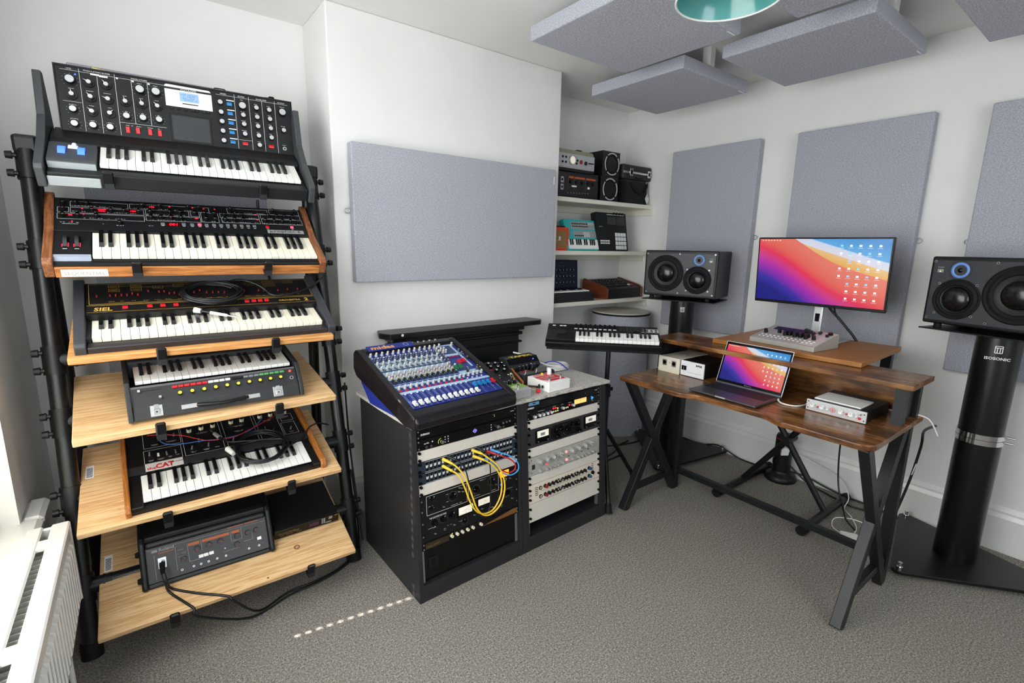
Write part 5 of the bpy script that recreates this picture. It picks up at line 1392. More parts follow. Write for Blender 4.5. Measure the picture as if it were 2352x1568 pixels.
fg = fader(mat('green_fader', '#1f7a3a', 0.4))
scatter('fader_cap', fr_d, P, [(0.357, 0.226), (0.380, 0.230)]); scatter('fader_cap', fg, P, [(0.3135, 0.190), (0.338, 0.192)])
b = MB().use(gloss)
for k in range(12):
    b.line((0.0205 + k * 0.0257, 0.006), (0.0205 + k * 0.0257, 0.085), 0.002, 0)
for k in range(5):
    b.line((0.318 + k * 0.0232, 0.006), (0.318 + k * 0.0232, 0.085), 0.002, 0)
b.build('fader_slots', P, kind='stuff')
b = MB().use(lbl)
for k in range(17):
    x = 0.0075 + k * 0.0255
    b.line((x - 0.0, 0.004), (x, 0.09), 0.0009, 0)
    if k < 13:
        b.line((x, 0.108), (x, 0.38), 0.0007, 0)
    for j in range(7):
        b.box(x + 0.003, x + 0.007, 0.03 + j * 0.008, 0.0315 + j * 0.008, 0, 0.0004)
for j in range(9):
    b.line((0.315 + j * 0.009, 0.172), (0.315 + j * 0.009, 0.262), 0.0006, 0)
b.build('panel_print', P, kind='stuff')
scatter('knob', kW, P, [(0.3139, 0.369), (0.3398, 0.371), (0.407, 0.371), (0.330, 0.34), (0.345, 0.34), (0.330, 0.32), (0.345, 0.322), (0.31, 0.345), (0.309, 0.325), (0.316, 0.205), (0.3, 0.225), (0.31, 0.128), (0.335, 0.129), (0.36, 0.13), (0.382, 0.131), (0.405, 0.133)], 0, lambda k: (k * 37) % 90)
scatter('knob', kY, P, [(0.35, 0.155), (0.355, 0.168), (0.409, 0.17), (0.412, 0.155), (0.409, 0.245)], 0)
scatter('knob', kG, P, [(0.311, 0.303), (0.311, 0.286), (0.311, 0.268), (0.311, 0.25), (0.409, 0.29), (0.409, 0.315), (0.40, 0.16)], 0)
b = MB().use(nav); b.box(0.015, 0.225, 0.388, 0.424, 0.012, 0.0165); o = b.build('name_strip', MX, MP)
text('midas', 0.034, mat('console_orange', '#d9a05a', 0.45), o, T(0.028, 0.394, 0.0168), 'brand_lettering', 1.35, bold=0.001)
b = MB().use(lbl); b.disc((0.19, 0.406, 0.0169), (0, 0, 1), 0.012, 20, 0.010); b.build('badge_ring', o)
for k in range(5):
    b = MB().use(steel); b.cyl((0.235 + k * 0.03, 0.40, 0.143), (0.235 + k * 0.03, 0.40, 0.153), 0.006, n=12); b.use(gloss).disc((0.235 + k * 0.03, 0.40, 0.1532), (0, 0, 1), 0.004, 10); b.build('rear_socket', MX)

# =================================================================== EFFECTS PEDALS ON THE RACKS
ZT = 0.7195
fs = MB().use(chrome); fs.cyl((0, 0, 0), (0, 0, 0.006), 0.007, 0.0065, 12); fs.cyl((0, 0, 0.006), (0, 0, 0.016), 0.005, 0.0048, 12); fsm = fs.mesh('footswitch')
pkn = knob_mesh(0.008, 0.014, satin, None, n=14, point=print_w)
g = thing('effects_pedal', 'small silver pedal with a green top beside the console', 'effects pedal', fr((1.213, 1.565, ZT), 2, 0))
b = MB().use(alu); b.box(0, 0.092, 0, 0.112, 0, 0.040); bev(b.build('enclosure', g), 0.003)
b = MB().use(mat('lime_sticker', '#7cc04a', 0.4)); b.box(0.004, 0.088, 0.026, 0.108, 0.040, 0.0406); b.build('green_label', g)
b = MB().use(mat('cream_sticker', '#e6dfb8', 0.4)); b.box(0.02, 0.05, 0.03, 0.055, 0.0406, 0.041); b.box(0.03, 0.07, 0.05, 0.065, 0.0406, 0.0409); b.build('pale_label', g)
scatter('knob', knob_mesh(0.0095, 0.016, satin, None, n=14, point=print_w), g, [(0.016, 0.092), (0.044, 0.092), (0.072, 0.092)], 0.0406)
scatter('footswitch', fsm, g, [(0.046, 0.035)], 0.0406)
for k in range(2):
    b = MB().use(gloss); b.cyl((-0.008, 0.05 + k * 0.03, 0.02), (0, 0.05 + k * 0.03, 0.02), 0.0065, n=12); b.build('side_jack', g)
g = thing('effects_pedal', 'white pedal with a red printed top on the right rack', 'effects pedal', fr((1.40, 1.562, ZT), 3, 0))
b = MB().use(white); b.box(0, 0.136, 0, 0.145, 0, 0.046); bev(b.build('enclosure', g), 0.003)
b = MB().use(mat('red_sticker', '#d42a34', 0.4)); b.prism([(0.03, 0.02), (0.128, 0.02), (0.128, 0.138), (0.03, 0.138), (0.008, 0.10), (0.008, 0.06)], 'z', 0.046, 0.0466); b.build('red_label', g)
b = MB().use(print_w)
for k in range(6):
    b.box(0.012 + k * 0.013, 0.018 + k * 0.013, 0.108, 0.126, 0.0466, 0.047)
for k in range(3):
    dashes(b, 0.015, 0.12, 0.045 + k * 0.02, 0.0466, 0.006, 40 + k, 0.9, 0.002)
b.build('white_print', g, kind='stuff')
b = MB().use(white); b.cyl((0.108, 0.11, 0.0466), (0.108, 0.11, 0.078), 0.011, 0.0095, 16); b.build('tall_knob', g)
scatter('footswitch', fsm, g, [(0.03, 0.03), (0.106, 0.034)], 0.0466)
b = MB().use(yellow); b.cyl((0.07, 0.12, 0.0466), (0.07, 0.12, 0.056), 0.006, n=12); b.build('knob', g)
for k in range(2):
    b = MB().use(chrome); b.cyl((-0.006, 0.035 + k * 0.022, 0.022), (0, 0.035 + k * 0.022, 0.022), 0.008, n=12); b.use(gloss).disc((-0.0062, 0.035 + k * 0.022, 0.022), (-1, 0, 0), 0.005, 10); b.build('side_jack', g)
g = thing('delay_pedal', 'large black pedal with yellow lettering at the back of the right rack', 'effects pedal', fr((1.375, 1.715, ZT), 1.5, 0))
b = MB().use(charcoal); b.prism([(0, 0), (0, 0.048), (0.10, 0.055), (0.112, 0.072), (0.135, 0.098), (0.19, 0.100), (0.195, 0)], 'x', 0, 0.20); bev(b.build('enclosure', g), 0.003)
b = MB().use(gloss); b.at(T(0, 0, 0.0486) @ RX(4.0)); b.box(0.004, 0.196, 0.004, 0.1, 0, 0.0008); tp_ = b.build('top_plate', g)
b = MB().use(gloss); b.prism([(0.1125, 0.0735), (0.1345, 0.0992), (0.188, 0.1012), (0.188, 0.100), (0.135, 0.0982)], 'x', 0.004, 0.196); b.build('rear_plate', g)
text('TAPEX', 0.034, yellow, g, T(0.03, 0.137, 0.1015) @ RX(2), 'model_lettering', 1.35, 0.2, bold=0.001)
b = MB().use(redd); b.disc((0.115, 0.15, 0.1017), (0, 0, 1), 0.012, 16); b.build('red_print', g)
scatter('knob', pkn, g, [(0.05, 0.085), (0.075, 0.085), (0.10, 0.088), (0.15, 0.088)], 0.0535); scatter('knob', knob_mesh(0.013, 0.018, satin, None, n=16, point=print_w), g, [(0.125, 0.082)], 0.0535)
scatter('footswitch', fsm, g, [(0.03, 0.022), (0.10, 0.022), (0.17, 0.022)], 0.0505)
b = MB().use(print_r); b.box(0.02, 0.075, 0.042, 0.052, 0.0526, 0.0532); b.build('red_strip', g)
b = MB().use(led_b); b.cyl((0.163, 0.122, 0.085), (0.163, 0.119, 0.0875), 0.003, n=10); b.build('indicator_light', g)
g = thing('filter_pedal', 'black wedge shaped pedal with wooden edges behind the console', 'effects pedal', fr((1.225, 1.72, ZT), -15, 0))
b = MB().use(black); b.prism([(0, 0), (0, 0.028), (0.23, 0.075), (0.23, 0)], 'x', 0.008, 0.125); b.build('enclosure', g)
for x in (0.0, 0.125):
    b = MB().use(mat('orange_wood', '#b5682c', 0.4)); b.prism([(-0.003, 0), (-0.003, 0.032), (0.233, 0.081), (0.233, 0)], 'x', x, x + 0.008); b.build('wooden_edge', g)
TM = T(0, 0, 0.028) @ RX(11.55)
tp_ = MB(TM).use(panelk); tp_.box(0.009, 0.124, 0.002, 0.232, 0, 0.001); tp_ = tp_.build('top_plate', g)
sk_ = knob_mesh(0.0095, 0.013, satin, chrome, 0.8, 0.15, 16)
for k, (x, y) in enumerate([(0.03, 0.20), (0.065, 0.20), (0.10, 0.20), (0.03, 0.165), (0.065, 0.16), (0.10, 0.165), (0.045, 0.125), (0.085, 0.125)]):
    place('knob', sk_, tp_, TM @ T(x, y, 0.001))
b = MB(TM).use(red); b.box(0.02, 0.034, 0.14, 0.147, 0.001, 0.005); b.build('rocker_switch', tp_)
b = MB(TM).use(led_y); b.disc((0.09, 0.085, 0.0025), (0, 0, 1), 0.003, 10); b.build('indicator_light', tp_)
for x in (0.035, 0.095):
    place('footswitch', fsm, tp_, TM @ T(x, 0.055, 0.001))
text('moog', 0.018, print_w, tp_, TM @ T(0.045, 0.012, 0.0014), 'brand_lettering', 1.1)
# =================================================================== THINGS ON THE ALCOVE SHELVES
Z1, Z2, Z3 = 1.67, 1.335, 0.995
# -- top shelf
e = thing('tape_echo', 'black rugged effects box on the top alcove shelf, under the tape recorder', 'effects unit', T(2.10, 2.395, Z1))
b = MB().use(echo_k); b.box(0, 0.435, 0.004, 0.235, 0.0, 0.165); bev(b.build('case', e), 0.008, 2)
b = MB().use(mat('echo_panel', '#191715', 0.35)); b.box(0.012, 0.423, -0.001, 0.006, 0.012, 0.152); P = b.build('front_panel', e)
FP = T(0, -0.001, 0) @ RX(90)
b = MB(FP).use(orst)
for x0, x1 in ((0.155, 0.20), (0.208, 0.30), (0.31, 0.40)):
    b.box(x0, x1, 0.122, 0.134, 0, 0.0008)
b.build('orange_band', P)
for y in (0.045, 0.09):
    b = MB(FP).use(steel); b.box(0.085, 0.108, y, y + 0.036, 0, 0.002); b.use(gloss).disc((0.0965, y + 0.018, 0.0022), (0, 0, 1), 0.008, 14); b.build('socket_plate', P)
b = MB(FP).use(white); b.box(0.18, 0.222, 0.069, 0.079, 0, 0.005, 0.001); b.build('white_button', P)
b = MB(FP).use(white); b.box(0.325, 0.343, 0.065, 0.078, 0, 0.005, 0.001); b.build('white_button', P)
kn = MB().use(satin); kn.cyl((0, 0, 0), (0, 0, 0.012), 0.011, 0.009, 14); kme = kn.mesh('knob')
for x in (0.17, 0.22, 0.275, 0.33, 0.375):
    place('knob', kme, P, FP @ T(x, 0.10, 0))
for k in range(8):
    place('jack_socket', jme, P, FP @ T(0.15 + k * 0.026, 0.03 + 0.001 * k, 0))
b = MB(FP).use(print_g)
for x in (0.115, 0.15, 0.205, 0.305):
    b.line((x, 0.05), (x, 0.125), 0.001, 0)
b.build('panel_print', P, kind='stuff')
tr_ = thing('tape_recorder', 'silver portable tape recorder lying on the black echo box', 'tape recorder', T(2.09, 2.392, Z1 + 0.165))
b = MB().use(silver); b.box(0, 0.39, 0, 0.22, 0.016, 0.108); bev(b.build('case', tr_), 0.004)
b = MB().use(black); b.box(0.002, 0.388, 0.002, 0.218, 0.0, 0.018); b.build('base', tr_)
b = MB().use(mat('khaki_lid', '#97947c', 0.45)); b.prism([(0.004, 0.108), (0.015, 0.132), (0.21, 0.132), (0.215, 0.108)], 'x', 0.0, 0.387); bev(b.build('lid', tr_), 0.004)
P = MB().use(mat('brushed_silver_face', '#b9bac0', 0.35, 0.4)); P.box(0.005, 0.385, -0.003, 0.001, 0.026, 0.102); P = P.build('front_panel', tr_)
FP = T(0, -0.003, 0) @ RX(90)
b = MB(FP).use(steel); b.cyl((0.182, 0.066, 0), (0.182, 0.066, 0.008), 0.029, n=28); b.use(meterw).disc((0.182, 0.066, 0.0082), (0, 0, 1), 0.023, 24); b.build('round_meter', P)
for (x, y), m_ in (((0.262, 0.062), redd), ((0.305, 0.058), satin), ((0.1, 0.08), gloss), ((0.1, 0.05), gloss), ((0.128, 0.08), gloss), ((0.128, 0.05), gloss), ((0.228, 0.068), gloss), ((0.222, 0.05), gloss)):
    r = 0.013 if x > 0.25 else 0.0075
    b = MB(FP).use(m_); b.cyl((x, y, 0), (x, y, 0.009 if x > 0.25 else 0.004), r, r * 0.9, 16)
    if x > 0.25:
        b.use(print_w).box(x + r * 0.45, x + r * 0.65, y - r * 0.8, y + r * 0.9, 0.009, 0.0098)
    b.build('knob' if x > 0.25 else 'socket', P)
b = MB(FP).use(satin); b.box(0.33, 0.372, 0.058, 0.064, 0, 0.008); b.build('lever', P)
b = MB().use(satin); b.box(0.255, 0.30, 0.03, 0.05, 0.132, 0.142, 0.002); b.build('lid_catch', tr_)
b = MB(FP).use(print_k)
for k in range(7):
    dashes(b, 0.24 + 0.02 * k, 0.252 + 0.02 * k, 0.036 + 0.008 * (k % 3), 0, 0.002, 700 + k)
b.build('panel_print', P, kind='stuff')
def cube_speaker(label, M):
    s = thing('cube_speaker', label, 'loudspeaker', M)
    b = MB().use(satin); b.box(0, 0.172, 0.0, 0.165, 0, 0.165); bev(b.build('cabinet', s), 0.004)
    b = MB(RX(90)).use(rubber); b.lathe([(0.062, 0.0), (0.055, 0.001), (0.045, -0.006), (0.02, -0.018), (0.012, -0.014), (0.0, -0.010)], 28, (0.09, 0.083, 0.003)); b.build('cone', s)
    b = MB(RX(90)).use(mat('pale_ring', '#b9bcbe', 0.4))
    for q in range(4):
        a0 = R(45 + 90 * q + 6)
        n = 12
        vs, f = [], []
        for k in range(n + 1):
            a = a0 + R(78) * k / n
            for r, z in ((0.073, 0.001), (0.0655, 0.001), (0.0655, 0.004), (0.073, 0.004)):
                vs.append((0.09 + r * math.cos(a), 0.083 + r * math.sin(a), z))
        for k in range(n):
            f += [(k * 4 + i, k * 4 + (i + 1) % 4, k * 4 + 4 + (i + 1) % 4, k * 4 + 4 + i) for i in range(4)]
        b.add(vs, f)
    b.build('trim_ring', s)
    return s
cube_speaker('black cube speaker with a silver ring, lower of the stacked pair', T(2.555, 2.395, Z1))
cube_speaker('black cube speaker with a silver ring, upper of the stacked pair', T(2.567, 2.40, Z1 + 0.1655))
c = thing('camera_bag', 'black padded bag with a white diamond tag on the top shelf', 'bag', T(2.80, 2.40, Z1))
b = MB().use(fabric_mat('black_nylon', '#0d0e10', '#1c1e21', 500, 0.3)); b.box(0, 0.27, 0, 0.2, 0, 0.168); bev(b.build('body', c), 0.018, 3)
b = MB().use(rubber); b.tube([(0.06, -0.002, 0.15), (0.09, -0.012, 0.10), (0.15, -0.016, 0.075), (0.21, -0.012, 0.09), (0.24, -0.002, 0.15)], 0.008, 8, 3); b.build('strap', c)
b = MB().use(whitetag); b.tube([(0.232, -0.004, 0.165), (0.236, -0.01, 0.12), (0.24, -0.012, 0.082)], 0.0012, 5, 2); b.build('tag_string', c)
b = MB().use(mat('paper_tag', '#d6d9d4', 0.6)); b.prism([(0.218, 0.045), (0.240, 0.085), (0.264, 0.045), (0.243, 0.004)], 'y', -0.014, -0.0125); tg_ = b.build('diamond_tag', c)
b = MB().use(print_g); b.prism([(0.238, 0.07), (0.246, 0.07), (0.252, 0.055), (0.244, 0.058)], 'y', -0.0146, -0.014); b.build('tag_print', tg_)
c = thing('flight_case', 'black flight case with silver edging lying on the padded bag', 'case', T(2.765, 2.39, Z1 + 0.169))
b = MB().use(tolex); b.box(0, 0.315, 0, 0.21, 0, 0.098); bev(b.build('case', c), 0.012, 3)
b = MB().use(chrome); b.box(0.0, 0.316, -0.004, 0.0, 0.038, 0.052, 0.001); b.build('edge_strip', c)
for x in (0.065, 0.26):
    b = MB().use(chrome); b.box(x, x + 0.034, -0.010, -0.003, 0.022, 0.070, 0.002); o = b.build('butterfly_latch', c)
    b = MB().use(gloss); b.box(x + 0.008, x + 0.026, -0.0108, -0.0098, 0.034, 0.058); b.build('latch_recess', o)
b = MB().use(rubber); b.tube([(0.13, -0.002, 0.015), (0.15, -0.014, 0.006), (0.19, -0.014, 0.006), (0.21, -0.002, 0.015)], 0.005, 8, 2); b.build('handle', c)
# -- middle shelf
c = thing('mini_amplifier', 'tiny orange amplifier with brown grille cloth on the middle shelf', 'amplifier', T(2.15, 2.395, Z2))
b = MB().use(orange); b.box(0, 0.125, 0, 0.07, 0.0, 0.148); bev(b.build('cabinet', c), 0.004)
b = MB().use(fabric_mat('grille_cloth', '#7a5f36', '#a3855a', 600, 0.3)); b.box(0.016, 0.106, -0.0015, 0.002, 0.018, 0.126); gr = b.build('grille', c)
b = MB().use(print_w); b.box(0.03, 0.052, -0.003, -0.0015, 0.064, 0.068); b.box(0.036, 0.045, -0.003, -0.0015, 0.068, 0.09); b.box(0.045, 0.052, -0.003, -0.0015, 0.074, 0.088); b.build('emblem', gr)
b = MB().use(satin); b.box(0.02, 0.11, 0.02, 0.055, 0.148, 0.158, 0.003); b.build('top_strip', c)
tq = mat('turquoise_plastic', '#2db5b8', 0.4)
c = thing('mini_synthesizer', 'turquoise mini synthesizer standing upright on the middle shelf', 'synthesizer', T(2.265, 2.385, Z2 + 0.003) @ RX(73))
b = MB().use(tq); b.box(0, 0.295, 0, 0.212, -0.045, 0); bev(b.build('case', c), 0.004)
b = MB().use(mat('grey_panel', '#9a9b9a', 0.45)); b.box(0.062, 0.288, 0.145, 0.196, 0, 0.001); b.box(0.075, 0.288, 0.088, 0.135, 0, 0.001); P = b.build('control_panel', c)
keys(c, 'C', 15, 0.01865, 0.066, wkey, bkey, lip=0.004, M0=T(0.0085, 0.008, 0.006), bh=0.005)
mk2 = knob_mesh(0.0042, 0.007, satin, None, n=8, point=print_w)
scatter('knob', mk2, P, [(0.075 + 0.017 * k, 0.182 - 0.018 * j) for k in range(9) for j in range(2)] + [(0.085 + 0.018 * k, 0.1) for k in range(5)], 0.001, lambda k: (k * 51) % 200 - 100)
b = MB().use(alu); b.cyl((0.265, 0.155, 0), (0.265, 0.155, 0.006), 0.011, n=16); b.use(tq).disc((0.265, 0.155, 0.0062), (0, 0, 1), 0.006, 12); b.build('big_knob', P)
b = MB().use(print_w)
for k in range(6):
    for j in range(3):
        b.box(0.225 + k * 0.0095, 0.231 + k * 0.0095, 0.178 + j * 0.006, 0.182 + j * 0.006, 0.001, 0.0018)
for k in range(16):
    b.box(0.165 + 0.004 * k, 0.1665 + 0.004 * k, 0.092, 0.128, 0.001, 0.0016)
b.build('panel_print', P, kind='stuff')
for x in (0.025, 0.04):
    b = MB().use(alu); b.cyl((x - 0.004, 0.112, -0.004), (x + 0.004, 0.112, -0.004), 0.014, n=16); b.build('wheel', c)
c = thing('groove_controller', 'black pad controller with sixteen white pads standing on the middle shelf', 'controller', T(2.553, 2.385, Z2 + 0.002) @ RX(80))
b = MB().use(satin); b.box(0, 0.315, 0, 0.268, -0.05, 0); bev(b.build('case', c), 0.004)
for x in (0.11, 0.205):
    b = MB().use(mat('dim_display', '#33363a', 0.2)); b.box(x, x + 0.085, 0.185, 0.24, 0, 0.001); b.build('display', c)
pd = MB().use(mat('pad_white', '#d9dcde', 0.5)); pd.box(0, 0.0265, 0, 0.0265, 0, 0.004, 0.002); pdm = pd.mesh('pad')
for i in range(4):
    for j in range(4):
        place('pad', pdm, c, T(0.18 + i * 0.0295, 0.010 + j * 0.0305, 0))
sp = MB().use(mat('pad_white', '#d9dcde', 0.5)); sp.box(0, 0.021, 0, 0.0105, 0, 0.003, 0.001); spm = sp.mesh('small_pad')
for i in range(4):
    for j in range(2):
        place('small_pad', spm, c, T(0.025 + i * 0.0245, 0.048 + j * 0.016, 0))
b = MB().use(print_w); b.box(0.11, 0.29, 0.252, 0.256, 0, 0.0006); dashes(b, 0.022, 0.06, 0.168, 0, 0.003, 7, 1); b.build('panel_print', c, kind='stuff')
kn = MB().use(satin); kn.cyl((0, 0, 0), (0, 0, 0.012), 0.009, 0.008, 14); kme = kn.mesh('knob')
scatter('knob', kme, c, [(0.18 + 0.03 * k, 0.262) for k in range(4)])
# -- bottom shelf
nb = mat('navy_synth_panel', '#131c30', 0.45)
c = thing('semi_modular_synthesizer', 'navy upright synthesizer with small keys on the bottom alcove shelf', 'synthesizer', T(2.10, 2.365, Z3))
b = MB().use(charcoal); b.box(0.0, 0.41, 0, 0.22, 0, 0.062); bev(b.build('base', c), 0.004)
b = MB().use(black); b.prism([(0.10, 0.062), (0.115, 0.275), (0.21, 0.275), (0.22, 0.062)], 'x', 0.0, 0.35); bev(b.build('upright_case', c), 0.005)
UP = T(0, 0.1015, 0.09) @ RX(86)
b = MB(UP).use(nb); b.box(0.005, 0.345, 0.0, 0.18, 0, 0.001); P = b.build('control_panel', c)
sk3 = MB().use(satin); sk3.cyl((0, 0, 0), (0, 0, 0.008), 0.006, n=10); sk3.use(alu).disc((0, 0, 0.0082), (0, 0, 1), 0.004, 8); sk3m = sk3.mesh('knob')
for i in range(9):
    for j in range(3):
        place('knob', sk3m, P, UP @ T(0.045 + i * 0.032, 0.035 + j * 0.042, 0.001))
for x in (0.04, 0.10):
    b = MB(UP).use(alu); b.cyl((x, 0.135, 0), (x, 0.135, 0.012), 0.011, 0.01, 16); b.build('large_knob', P)
b = MB(UP).use(print_w)
for k in range(8):
    dashes(b, 0.02, 0.28, 0.02 + k * 0.021, 0.001, 0.001, 800 + k, 0.3, 0.006)
b.build('panel_print', P, kind='stuff')
keys(c, 'C', 18, 0.0205, 0.085, wkey, bkey, lip=0.008, M0=T(0.0, 0.008, 0.074) @ RX(4), bh=0.008)
c = thing('drum_machine', 'black drum machine with red wooden sides on the bottom alcove shelf', 'drum machine', T(2.645, 2.37, Z3) @ RZ(3))
redw = wood_mat('red_brown_wood', '#4a2214', '#6e3520', '#7d4028', 'y', 0.4)
b = MB().use(black); b.prism([(0, 0.002), (0, 0.07), (0.02, 0.082), (0.215, 0.128), (0.23, 0.125), (0.23, 0.002)], 'x', 0.015, 0.40); b.build('case', c)
for x in (0.0, 0.40):
    b = MB().use(redw); b.prism([(-0.004, 0), (-0.004, 0.074), (0.02, 0.09), (0.22, 0.137), (0.235, 0.13), (0.235, 0)], 'x', x, x + 0.016); bev(b.build('wooden_side', c), 0.003)
TM = T(0, 0.02, 0.082) @ RX(13.3)
P = MB(TM).use(panelk); P.box(0.016, 0.399, 0.004, 0.2, 0, 0.001); P = P.build('control_panel', c)
for i in range(9):
    for j in range(3):
        place('knob', sk3m if (i + j) % 4 else kme, P, TM @ T(0.04 + i * 0.036, 0.07 + j * 0.045, 0.001))
tb = MB().use(charcoal); tb.box(-0.009, 0.009, -0.012, 0.012, 0, 0.006, 0.001); tbm = tb.mesh('step_button')
for i in range(10):
    place('step_button', tbm, P, TM @ T(0.035 + i * 0.026, 0.028, 0.001))
for x, m_ in ((0.31, white), (0.345, red)):
    b = MB(TM).use(m_); b.box(x - 0.01, x + 0.01, 0.018, 0.036, 0.001, 0.008, 0.001); b.build('coloured_button', P)
b = MB(TM).use(print_w); dashes(b, 0.34, 0.39, 0.012, 0.001, 0.004, 12, 1); b.build('panel_print', P, kind='stuff')
# -- bass trap and corner panel below the shelves
bt_ = thing('bass_trap', 'round grey felt bass trap column under the alcove shelves', 'acoustic panel', T(2.815, 2.375, 0))
b = MB().use(felt); b.cyl((0, 0, 0), (0, 0, 0.885), 0.208, n=56, caps=False); b.build('felt_cover', bt_)
b = MB().use(mat('trap_lid', '#c9c6bb', 0.7)); b.cyl((0, 0, 0.897), (0, 0, 0.905), 0.208, n=56); b.build('lid', bt_)
b = MB().use(rubber); b.cyl((0, 0, 0.885), (0, 0, 0.898), 0.2095, n=56); b.build('lid_edging', bt_)

# =================================================================== SMALL KEYBOARD ON ITS STAND
KBW = 0.575
kM = fr((1.625, 1.853, 0.868), -46.0, 14)
kb = thing('midi_keyboard', 'small black keyboard on a single pole stand beside the racks', 'keyboard', kM)
b = MB().use(satin); b.prism([(-0.004, -0.012), (-0.004, 0.012), (0.012, 0.022), (0.185, 0.036), (0.20, 0.034), (0.20, -0.012)], 'x', 0.0, KBW); bev(b.build('case', kb), 0.003)
b = MB().use(black); b.box(0.006, KBW - 0.006, 0.0, 0.19, -0.026, -0.012); b.build('base', kb)
b = MB().use(satin); b.box(0.001, 0.150, 0.002, 0.12, 0.018, 0.0305, 0.002); b.build('left_block', kb)
kw_ = 0.0217
keys(kb, 'F', 19, kw_, 0.082, wkey, bkey, lip=0.017, M0=T(0.152, 0.002, 0.038) @ RX(3), blen=0.6, bh=0.008)
b = MB().use(satin); b.box(0.566, 0.5745, 0.0, 0.12, 0.015, 0.036); b.build('right_block', kb)
TM = T(0, 0.012, 0.0225) @ RX(4.6)
wb_ = MB().use(mat('pad_white', '#d9dcde', 0.5)); wb_.box(-0.008, 0.008, -0.004, 0.004, 0.0, 0.002); wbm = wb_.mesh('push_button')
for x in (0.035, 0.072, 0.091):
    place('push_button', wbm, kb, TM @ T(x, 0.132, 0.0125))
for k in range(9):
    place('push_button', wbm, kb, TM @ T(0.150 + k * 0.0252, 0.125, 0.002))
kq = knob_mesh(0.0065, 0.012, satin, None, n=10)
for k in range(9):
    place('knob', kq, kb, TM @ T(0.150 + k * 0.0252, 0.158, 0.001))
sl_ = MB().use(charcoal); sl_.box(-0.006, 0.006, -0.018, 0.018, 0, 0.003); slm_ = sl_.mesh('slider_slot')
for k in range(8):
    place('slider_slot', slm_, kb, TM @ T(0.38 + k * 0.018, 0.135, 0.001))
for k in range(4):
    b = MB(TM).use(mat('pad_white', '#d9dcde', 0.5)); x = 0.486 + k * 0.0225
    b.frame(x, x + 0.017, 0.116, 0.150, 0.004, 0.002); b.line((x, 0.133), (x + 0.017, 0.133), 0.004, 0.002); b.build('frame_button', kb)
b = MB(TM).use(charcoal); b.disc((0.075, 0.07, 0.0125), (0, 0, 1), 0.022, 20, 0.012); b.build('jog_print', kb)
# stand
sd_ = thing('keyboard_pole_stand', 'black single pole tripod stand under the small keyboard', 'stand', T(1.975, 1.735, 0))
inv = sd_.matrix_basis.inverted()
b = MB(inv @ kM).use(satin); b.box(0.10, 0.49, 0.02, 0.16, -0.036, -0.0275); b.build('top_plate', sd_)
b = MB(inv @ kM).use(steel); b.box(0.105, 0.485, 0.0185, 0.0205, -0.034, -0.030); b.build('plate_edge', sd_)
b = MB().use(blackm); b.cyl((0, 0, 0.55), (0, 0, 0.862), 0.0125, n=16); b.build('inner_pole', sd_)
b = MB().use(blackm); b.cyl((0, 0, 0.15), (0, 0, 0.60), 0.0175, n=16); b.build('outer_pole', sd_)
b = MB().use(rubber); b.cyl((0, 0, 0.56), (0, 0, 0.625), 0.024, 0.022, 16); b.box(0.015, 0.05, -0.006, 0.006, 0.585, 0.605, 0.003); b.build('clamp_collar', sd_)
for k, a in enumerate((-128, -8, 112)):
    ca, sa = math.cos(R(a)), math.sin(R(a))
    b = MB().use(blackm); b.tube([(0.02 * ca, 0.02 * sa, 0.36), (0.255 * ca, 0.255 * sa, 0.022)], 0.012, 10, 0); lg = b.build('leg', sd_)
    b = MB().use(blackm); b.tube([(0.018 * ca, 0.018 * sa, 0.17), (0.14 * ca, 0.14 * sa, 0.188)], 0.006, 8, 0); b.build('brace', lg)
    b = MB().use(rubber); b.cyl((0.235 * ca, 0.235 * sa, 0.05), (0.262 * ca, 0.262 * sa, 0.008), 0.016, 0.018, 14); b.build('rubber_foot', lg)
# =================================================================== DESK
t = NT('rustic_wood')
co = t.coord((1.2, 9, 9))
g1 = t.noise(co, 5.0, 5, 0.65)
g2 = t.noise(t.coord((1.5, 2.4, 2.4)), 4.2, 3, 0.55)
fine = t.noise(t.coord((4, 90, 90)), 3.0, 3, 0.7)
f = t.math('ADD', t.math('MULTIPLY', g1, 0.45), t.math('MULTIPLY', g2, 0.55))
f = t.math('ADD', t.math('MULTIPLY', f, 0.86), t.math('MULTIPLY', fine, 0.14))
t.l(t.ramp(f, [(0.30, '#24160c'), (0.42, '#4c2f1a'), (0.52, '#7a4f2b'), (0.66, '#b07e4a')]), t.b.inputs['Base Color'])
t.b.inputs['Roughness'].default_value = 0.24
t.b.inputs['Specular IOR Level'].default_value = 0.5
t.bump(fine, 0.06, 0.001)
rustic = t.m
dk = thing('desk', 'rustic brown wooden desk with black cross legs and raised rear shelf', 'desk', T(1.845, 1.545, 0) @ RZ(-90))
DZ = 0.737
b = MB().use(rustic)
arc = [(1.07 - 0.05 + 0.05 * math.sin(R(a)), 0.05 - 0.05 * math.cos(R(a))) for a in range(0, 91, 15)]
pts = [(0.008, 0.0), (0.33, 0.0), (0.35, 0.005), (0.40, 0.034), (0.42, 0.038), (0.69, 0.038), (0.71, 0.034), (0.76, 0.005), (0.78, 0.0)] + arc + [(1.07, 0.55), (0.0, 0.55), (0.0, 0.008)]
b.prism(pts, 'z', DZ - 0.022, DZ); bev(b.build('desktop', dk), 0.004, 3)
leg_m = mat('desk_leg_black', '#15181b', 0.42, 0, 0.4, bump=0.05, bs=700)
